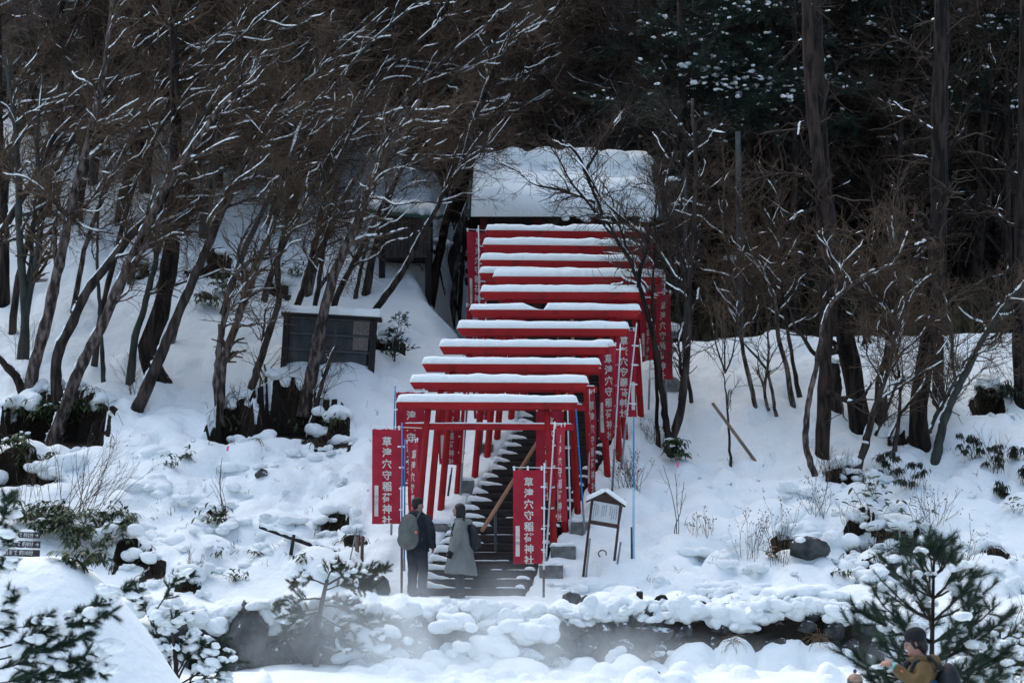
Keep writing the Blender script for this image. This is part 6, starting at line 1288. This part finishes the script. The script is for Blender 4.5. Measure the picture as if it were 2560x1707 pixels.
# man: seen from behind, turned towards the woman
pm = P(1043, 1494, 42.0); pm[2] = float(H(pm[0], pm[1]))
yaw = -.55; Rm = rotm(0, 0, yaw); hy = -1.05; Rh = rotm(-.10, 0, hy)
man = thing('person', 'person in dark navy hooded jacket and jeans, short black hair, seen from behind', 'person', tuple(pm))
b = Geo(); T = lambda x, y, z: Rm @ np.array([x, y, z])
hc = T(.0, .02, 1.585); head_geo(b, hc, Rh)
b.tube([T(0, -.01, 1.40), T(0, .0, 1.47), hc - np.array([0, 0, .05])], [.066, .058, .056], 10); b.ell(T(0, 0, 1.22), (.17, .11, .24), 9, 0, Rm); b.ell(T(0, 0, .95), (.15, .11, .14), 9, 0, Rm)
for s in (-1, 1):
    b.tube([T(s * .09, 0, .92), T(s * .10, .01, .48), T(s * .11, -.01, .09)], [.085, .058, .045], 9); b.ell(T(s * .115, .05, .045), (.045, .12, .045), 7, 0, Rm)
    b.tube([T(s * .18, 0, 1.38), T(s * .25, .0, 1.10), T(s * .235, .10, .90)], [.05, .042, .036], 8); hand(b, T(s * .23, .13, .83), T(0, .25, -1), T(s, 0, 0), 1.0, .5, s)
o = fuse(b, 'body', [M['skin']], man, .017); eyes_for(man, hc, Rh)
hg = Geo(); hg.ell(hc + Rh @ np.array([0, -.022, .050]), (.087, .100, .088), 10, 0, Rh, .05, 3); hg.ell(hc + Rh @ np.array([0, -.055, .0]), (.074, .060, .085), 9, 0, Rh); hg.ell(hc + Rh @ np.array([0, .035, .075]), (.066, .045, .040), 8, 0, Rh, .1, 2); fuse(hg, 'hair', [M['hair']], man, .011)
j = Geo(); j.ell(T(0, 0, 1.20), (.225, .155, .25), 10, 0, Rm); j.tube([T(0, 0, 1.40), T(0, 0, 1.2), T(0, .01, .95), T(0, .01, .78)], [.15, .205, .195, .205], 14); j.ell(T(0, 0, 1.36), (.20, .12, .09), 9, 0, Rm)
for s in (-1, 1): j.tube([T(s * .165, 0, 1.385), T(s * .245, -.01, 1.24), T(s * .285, .0, 1.09), T(s * .265, .06, .96), T(s * .245, .115, .86)], [.082, .083, .078, .070, .062], 10)
j.ell(T(0, -.06, 1.44), (.135, .10, .055), 9, 0, Rm); j.ell(T(0, -.10, 1.40), (.12, .07, .07), 9, 0, Rm); j.tube([T(.07, .05, 1.45), T(0, .085, 1.46), T(-.07, .05, 1.45)], [.03, .03, .03], 7)
fuse(j, 'jacket', [M['navy']], man, .013, 1, 0.006)
tr_ = Geo()
for s in (-1, 1): tr_.tube([T(s * .085, 0, .92), T(s * .10, .0, .70), T(s * .105, .015, .46), T(s * .115, -.005, .10), T(s * .115, -.005, .05)], [.115, .105, .088, .078, .075], 11)
tr_.ell(T(0, 0, .90), (.17, .13, .12), 9, 0, Rm); fuse(tr_, 'trousers', [M['jeans']], man, .016, 1, 0.006)
for s in (-1, 1): sh_ = Geo(); sh_.ell(T(s * .115, .055, .03), (.055, .14, .055), 8, 0, Rm); sh_.build('shoe', [M['black_cloth']], man, True)
bp = thing('backpack', 'grey green rounded daypack with an orange tag worn by the person in navy', 'backpack', tuple(pm)); k = Geo(); k.ell(T(-.03, -.245, 1.11), (.205, .10, .285), 12, 0, Rm); k.ell(T(-.03, -.245, .98), (.215, .115, .18), 10, 0, Rm); k.ell(T(-.03, -.225, 1.28), (.165, .08, .15), 10, 0, Rm); fuse(k, 'bag', [M['pack_grey']], bp, .012, 1, 0.003)
k = Geo(); k.ell(T(-.03, -.315, 1.0), (.155, .06, .15), 10, 0, Rm); k.build('pocket', [M['pack_grey']], bp, True)
Geo().tube([T(-.02, -.325, 1.02), T(.03, -.322, 1.15), T(.05, -.305, 1.26)], .005, 5).build('zip', [M['black_cloth']], bp); Geo().tube([T(-.12, -.29, 1.2), T(-.08, -.30, 1.30), T(0, -.29, 1.345), T(.08, -.28, 1.31)], .005, 5).build('zip', [M['black_cloth']], bp)
for s in (-1, 1): Geo().tube([T(s * .10, -.19, 1.33), T(s * .115, -.08, 1.47), T(s * .125, .10, 1.40), T(s * .13, .15, 1.2), T(s * .15, -.1, .98)], .017, 6).build('strap', [M['pack_grey']], bp, True)
Geo().box(T(.165, -.29, 1.10), (.035, .012, .04), Rm).build('orange_tag', [M['orange']], bp)

# woman in the long coat, in profile
pw = P(1150, 1506, 41.75); pw[2] = float(H(pw[0], pw[1])); yaw = 1.48; Rm = rotm(0, 0, yaw); Rh = rotm(.02, 0, 1.60)
wom = thing('person', 'person with bobbed dark hair in a long grey green hooded coat, in profile', 'person', tuple(pw)); T = lambda x, y, z: Rm @ np.array([x, y, z])
b = Geo(); hc = T(0, .035, 1.50); head_geo(b, hc, Rh, .95); b.tube([T(0, -.02, 1.32), T(0, .0, 1.39), hc - np.array([0, 0, .05])], [.056, .050, .048], 10); b.ell(T(0, 0, 1.15), (.15, .10, .22), 9, 0, Rm); b.ell(T(0, 0, .88), (.15, .11, .13), 9, 0, Rm)
for s in (-1, 1):
    b.tube([T(s * .08, 0, .86), T(s * .085, .01, .45), T(s * .09, -.01, .09)], [.078, .052, .040], 9); b.ell(T(s * .09, .045, .045), (.040, .11, .042), 7, 0, Rm)
    b.tube([T(s * .16, 0, 1.28), T(s * .25, .02, 1.03), T(s * .24, .12, .82)], [.045, .038, .032], 8); hand(b, T(s * .24, .145, .745), T(0, .3, -1), T(s, 0, 0), .95, .7, s)
fuse(b, 'body', [M['skin']], wom, .014); eyes_for(wom, hc, Rh, .95)
hg = Geo(); hg.ell(hc + Rh @ np.array([0, -.028, .040]), (.088, .098, .088), 10, 0, Rh); hg.tube([hc + Rh @ np.array([0, -.035, .03]), hc + Rh @ np.array([0, -.045, -.06]), hc + Rh @ np.array([0, -.045, -.135])], [.088, .090, .076], 12)
for s in (-1, 1): hg.tube([hc + Rh @ np.array([s * .055, .02, .06]), hc + Rh @ np.array([s * .078, .005, -.02]), hc + Rh @ np.array([s * .070, .015, -.13])], [.032, .034, .024], 8)
fuse(hg, 'hair', [M['hair']], wom, .011)
j = Geo(); j.ell(T(0, 0, 1.14), (.195, .145, .22), 10, 0, Rm); j.ell(T(0, 0, 1.27), (.175, .115, .085), 9, 0, Rm)
nr = 22; zs = np.linspace(1.26, .40, nr); hw = np.interp(zs, [.40, .7, 1.0, 1.26], [.30, .255, .205, .165]); hd = np.interp(zs, [.40, .7, 1.0, 1.26], [.285, .235, .185, .12]); ph = np.arange(28) * 2 * math.pi / 28; V = []
for z, a_, c_ in zip(zs, hw, hd):
    fl = 1 + .05 * np.sin(ph * 7 + z * 2) * np.interp(z, [.40, 1.0], [1, 0]); V.append(np.stack([np.cos(ph) * a_ * fl, np.sin(ph) * c_ * fl + (-.02) * (1.2 - z), np.full(28, z) + .02 * np.sin(ph) * (z < .5)], -1) @ Rm.T)
V = np.array(V); ii = np.arange(nr * 28).reshape(nr, 28); qd = np.stack([ii[:-1], ii[1:], np.roll(ii[1:], -1, 1), np.roll(ii[:-1], -1, 1)], -1).reshape(-1, 4); j.add(V.reshape(-1, 3), [qd, ii[0][None], ii[-1][::-1][None]])
for s in (-1, 1): j.tube([T(s * .15, 0, 1.29), T(s * .245, .01, 1.14), T(s * .275, .03, 1.0), T(s * .265, .09, .86), T(s * .25, .125, .80)], [.078, .085, .080, .074, .070], 10)
j.ell(T(0, -.13, 1.29), (.13, .09, .075), 9, 0, Rm); j.tube([T(.11, -.05, 1.33), T(.07, .075, 1.345), T(-.07, .075, 1.345), T(-.11, -.05, 1.33)], [.035, .03, .03, .035], 7)
fuse(j, 'coat', [M['coat']], wom, .014, 1, 0.007)
for s in (-1, 1):
    gl = Geo(); hand(gl, T(s * .24, .145, .745), T(0, .3, -1), T(s, 0, 0), 1.12, .7, s); gl.ell(T(s * .245, .135, .775), (.042, .042, .05), 7); fuse(gl, 'glove', [M['black_cloth']], wom, .009)
tr_ = Geo()
for s in (-1, 1): tr_.tube([T(s * .08, 0, .80), T(s * .085, .01, .45), T(s * .09, -.005, .08)], [.10, .082, .070], 10)
fuse(tr_, 'trousers', [M['navy']], wom, .016)
for s in (-1, 1): sh_ = Geo(); sh_.ell(T(s * .09, .05, .035), (.048, .13, .055), 8, 0, Rm); sh_.build('boot', [M['black_cloth']], wom, True)
bp = thing('backpack', 'shiny black backpack worn over the long grey green coat', 'backpack', tuple(pw)); k = Geo(); k.ell(T(0, -.235, 1.03), (.15, .085, .22), 12, 0, Rm); k.ell(T(0, -.25, .95), (.155, .10, .145), 10, 0, Rm); k.ell(T(0, -.20, 1.17), (.11, .06, .10), 10, 0, Rm); fuse(k, 'bag', [M['pack_black']], bp, .012)
for s in (-1, 1): Geo().tube([T(s * .09, -.18, 1.22), T(s * .10, -.06, 1.345), T(s * .12, .10, 1.26), T(s * .155, .14, 1.08), T(s * .16, -.10, .90)], .014, 6).build('strap', [M['black_cloth']], bp, True)
k = Geo(); k.ell(T(.0, -.325, .95), (.10, .035, .09), 8, 0, Rm); k.build('pocket', [M['pack_black']], bp, True)

# person in the tan jacket on the near path
yn = 24.0; pn = np.array([P(2298, 1600, yn)[0], yn, 0.0]); pn[2] = float(H(pn[0], yn)); yaw = 1.48; Rm = rotm(0, 0, yaw); Rh = rotm(-.20, 0, 1.42)
npn = thing('person', 'person in a black beanie, glasses and tan and blue jacket, cropped by the bottom edge', 'person', tuple(pn)); T = lambda x, y, z: Rm @ np.array([x, y, z - pn[2]])
b = Geo(); hc = T(0, .045, 1.605); head_geo(b, hc, Rh, .98); b.tube([T(0, -.03, 1.42), T(0, .01, 1.48), hc - np.array([0, 0, .05])], [.064, .056, .054], 10); b.ell(T(0, 0, 1.22), (.17, .11, .24), 9, 0, Rm); b.ell(T(0, 0, .95), (.15, .11, .14), 9, 0, Rm)
arms = {}
for s in (-1, 1):
    b.tube([T(s * .09, 0, .92), T(s * .10, .01, .48), T(s * .11, -.01, .09)], [.085, .058, .045], 9); b.ell(T(s * .11, .05, .045), (.045, .12, .045), 7, 0, Rm)
    sh0, el, wr = T(s * .18, -.03, 1.385), T(s * .26, .0, 1.185), T(s * .10, .245, 1.375); arms[s] = (sh0, el, wr); b.tube([sh0, el, wr], [.05, .042, .030], 8)
hl = Geo()
for s in (-1, 1): hand(b, arms[s][2] + Rm @ np.array([-s * .012, .065, .03]), Rm @ np.array([-s * .25, 1, .35]), Rm @ np.array([s * .6, .1, .75]), .95, .65, s)
fuse(b, 'body', [M['skin']], npn, .0105); eyes_for(npn, hc, Rh)
hg = Geo(); hg.ell(hc + Rh @ np.array([0, -.045, .0]), (.086, .078, .075), 9, 0, Rh); hg.ell(hc + Rh @ np.array([0, -.075, -.05]), (.06, .05, .06), 8, 0, Rh)
for s in (-1, 1): hg.tube([hc + Rh @ np.array([s * .070, .03, .04]), hc + Rh @ np.array([s * .078, .015, -.01]), hc + Rh @ np.array([s * .070, .0, -.055])], [.022, .02, .012], 7)
fuse(hg, 'hair', [M['hair']], npn, .010)
bn = Geo(); bn.ell(hc + Rh @ np.array([0, -.022, .070]), (.098, .112, .092), 11, 0, Rh); bn.tube([hc + Rh @ np.array([0, -.012, .022]), hc + Rh @ np.array([0, -.016, .07])], [.098, .100], 18); fuse(bn, 'beanie', [M['black_cloth']], npn, .011)
gg = Geo()
for s in (-1, 1):
    th = np.linspace(0, 2 * math.pi, 15); gg.tube([hc + Rh @ np.array([s * .032 + .024 * math.cos(a), .096, .004 + .018 * math.sin(a)]) for a in th], .0028, 5); gg.tube([hc + Rh @ np.array([s * .056, .092, .008]), hc + Rh @ np.array([s * .078, .05, .012]), hc + Rh @ np.array([s * .079, -.01, .006])], .0026, 5)
gg.tube([hc + Rh @ np.array([-.009, .098, .008]), hc + Rh @ np.array([.009, .098, .008])], .0028, 5); gg.build('spectacles', [M['glass_grey']], npn, True)
j = Geo(); j.ell(T(0, -.01, 1.30), (.215, .150, .15), 10, 0, Rm); j.ell(T(0, -.02, 1.385), (.195, .115, .075), 9, 0, Rm)
for s in (-1, 1): a0, a1, a2 = arms[s]; j.tube([a0, a0 * .5 + a1 * .5 + Rm @ np.array([s * .02, 0, 0]), a1, a1 * .5 + a2 * .5 - np.array([0, 0, .01]), a2 - (a2 - a1) * .02], [.082, .080, .074, .064, .050], 10)
j.ell(T(0, -.13, 1.42), (.125, .085, .085), 9, 0, Rm); j.tube([T(.12, -.06, 1.44), T(.09, .055, 1.455), T(.03, .105, 1.445)], [.04, .034, .028], 8); j.tube([T(-.12, -.06, 1.44), T(-.09, .055, 1.455), T(-.03, .105, 1.445)], [.04, .034, .028], 8)
fuse(j, 'jacket', [M['tan']], npn, .011, 1, 0.004)
j = Geo(); j.tube([T(0, 0, 1.25), T(0, 0, 1.1), T(0, .01, .80)], [.185, .20, .205], 14); j.ell(T(0, .07, 1.22), (.15, .095, .12), 9, 0, Rm); fuse(j, 'jacket_lower', [M['blue_cloth']], npn, .012)
j = Geo(); j.tube([T(.05, .085, 1.43), T(0, .12, 1.41), T(-.05, .085, 1.43)], [.035, .035, .035], 8); j.tube([T(0, .12, 1.42), T(0, .155, 1.28)], [.04, .04], 8); fuse(j, 'collar', [M['navy']], npn, .010)
for s in (-1, 1):
    a1, a2 = arms[s][1], arms[s][2]; Geo().tube([a2 - (a2 - a1) * .03, a2 + (a2 - a1) * .05], [.046, .040], 10).build('cuff', [M['teal']], npn, True); Geo().box(a2 - (a2 - a1) * .22 + np.array([0, -.062, 0]), (.04, .006, .012), rotm(0, .7, 0)).build('orange_trim', [M['orange']], npn)
tr_ = Geo()
for s in (-1, 1): tr_.tube([T(s * .085, 0, .92), T(s * .105, .015, .46), T(s * .115, -.005, .05)], [.115, .088, .075], 11)
tr_.ell(T(0, 0, .88), (.17, .13, .12), 9, 0, Rm); fuse(tr_, 'trousers', [M['black_cloth']], npn, .03)
bp = thing('backpack', 'large black backpack on the person in the tan jacket', 'backpack', tuple(pn)); k = Geo(); k.ell(T(0, -.275, 1.13), (.165, .135, .29), 12, 0, Rm); k.ell(T(0, -.30, 1.02), (.17, .15, .18), 10, 0, Rm); fuse(k, 'bag', [M['pack_black']], bp, .013)
for s in (-1, 1): Geo().tube([T(s * .10, -.20, 1.35), T(s * .11, -.09, 1.475), T(s * .135, .07, 1.42), T(s * .165, .13, 1.25), T(s * .17, -.1, 1.0)], .022, 7).build('strap', [M['pack_black']], bp, True)

# person of whom only the knitted hat shows
yh = 28.0; ph_ = np.array([P(2137, 1700, yh)[0], yh, 0.0]); ph_[2] = float(H(ph_[0], yh)); hp = thing('person', 'person of whom only a beige and grey knitted hat with purple bobble shows', 'person', tuple(ph_)); zt = P(2137, 1684, yh)[2] - ph_[2]; zc_ = zt - .115
b = Geo(); Rh = rotm(0, 0, .3); head_geo(b, (0, 0, zc_), Rh, .88); b.tube([np.array([0, 0, zc_ - .22]), np.array([0, 0, zc_ - .06])], [.05, .045], 9); b.ell((0, 0, zc_ - .42), (.13, .09, .2), 9)
for s in (-1, 1): b.tube([np.array([s * .07, 0, zc_ - .58]), np.array([s * .08, 0, .06])], [.07, .04], 8); b.tube([np.array([s * .13, 0, zc_ - .26]), np.array([s * .18, .02, zc_ - .46]), np.array([s * .17, .06, zc_ - .62])], [.04, .034, .028], 8); hand(b, (s * .17, .075, zc_ - .68), (0, .2, -1), (s, 0, 0), .7, .5, s); b.ell((s * .08, .04, .04), (.035, .09, .035), 6)
fuse(b, 'body', [M['skin']], hp, .014); eyes_for(hp, (0, 0, zc_), Rh, .88)
k = Geo(); k.ell((0, -.01, zc_ + .050), (.088, .098, .072), 11); k.build('hat', [M['beige_knit']], hp, True); k = Geo(); k.tube([np.array([0, -.01, zc_ - .01]), np.array([0, -.01, zc_ + .06])], [.089, .091], 20); k.build('hat_band', [M['grey_knit']], hp, True); k = Geo(); k.ell((0, -.01, zt + .03), (.022, .022, .024), 7, 0, None, .2, 2); k.build('bobble', [M['purple']], hp, True)
k = Geo(); k.tube([np.array([0, 0, zc_ - .2]), np.array([0, 0, zc_ - .45]), np.array([0, 0, .32])], [.10, .16, .17], 12)
for s in (-1, 1): k.tube([np.array([s * .12, 0, zc_ - .24]), np.array([s * .19, .02, zc_ - .46]), np.array([s * .175, .06, zc_ - .62])], [.06, .055, .045], 8)
fuse(k, 'coat', [M['navy']], hp, .018)

# ------------------------------------------------------------------ steam drifting up from the hot stream
def steam(name, label, c, size, dens, scale, seed, thr=.42):
    m = bpy.data.materials.new('steam'); m.use_nodes = True; n = m.node_tree.nodes; l = m.node_tree.links; n.remove(n['Principled BSDF']); out = n['Material Output']
    pv = n.new('ShaderNodeVolumePrincipled'); pv.inputs['Color'].default_value = (.93, .98, 1, 1); pv.inputs['Anisotropy'].default_value = 0.0; tc = n.new('ShaderNodeTexCoord')
    nz = n.new('ShaderNodeTexNoise'); nz.inputs['Scale'].default_value = scale; nz.inputs['Detail'].default_value = 3; mp = n.new('ShaderNodeMapping'); mp.inputs['Location'].default_value = (seed, seed * .7, 0); mp.inputs['Scale'].default_value = (size[0] / 2, size[1] / 2, size[2] / 2 * .7)
    l.new(tc.outputs['Object'], mp.inputs['Vector']); l.new(mp.outputs[0], nz.inputs['Vector'])
    ln = n.new('ShaderNodeVectorMath'); ln.operation = 'LENGTH'; l.new(tc.outputs['Object'], ln.inputs[0]); mr = n.new('ShaderNodeMapRange'); mr.interpolation_type = 'SMOOTHSTEP'; mr.inputs[1].default_value = 1.0; mr.inputs[2].default_value = .15; mr.inputs[3].default_value = 0; mr.inputs[4].default_value = 1; l.new(ln.outputs['Value'], mr.inputs[0])
    m2 = n.new('ShaderNodeMapRange'); m2.inputs[1].default_value = thr; m2.inputs[2].default_value = .72; m2.inputs[3].default_value = .12; m2.inputs[4].default_value = 1.0; l.new(nz.outputs['Fac'], m2.inputs[0])
    mu = n.new('ShaderNodeMath'); mu.operation = 'MULTIPLY'; l.new(mr.outputs[0], mu.inputs[0]); l.new(m2.outputs[0], mu.inputs[1]); m3 = n.new('ShaderNodeMath'); m3.operation = 'MULTIPLY'; m3.inputs[1].default_value = dens; l.new(mu.outputs[0], m3.inputs[0]); l.new(m3.outputs[0], pv.inputs['Density']); l.new(pv.outputs[0], out.inputs['Volume'])
    ge = Geo(); ge.ell((0, 0, 0), (1, 1, 1), 12); o = ge.build(name, [m], None, True); o.location = c; o.scale = (size[0] / 2, size[1] / 2, size[2] / 2); tag(o, label, None, None, 'stuff'); return o
steam('steam', 'thin white steam drifting before the rock wall and the foot of the stairs', (-1.0, 37.6, 1.55), (7.8, 3.2, 3.0), 1.25, .9, 3.0)
steam('steam', 'faint steam over the rocks right of the stairs', (2.2, 38.0, 1.25), (5.5, 2.4, 1.5), .6, 1.1, 9.0)
steam('steam', 'wisp of steam at the bottom right by the frosted pine', (5.2, 31.5, 1.0), (3.0, 2.0, 2.0), 1.0, 1.1, 5.0)
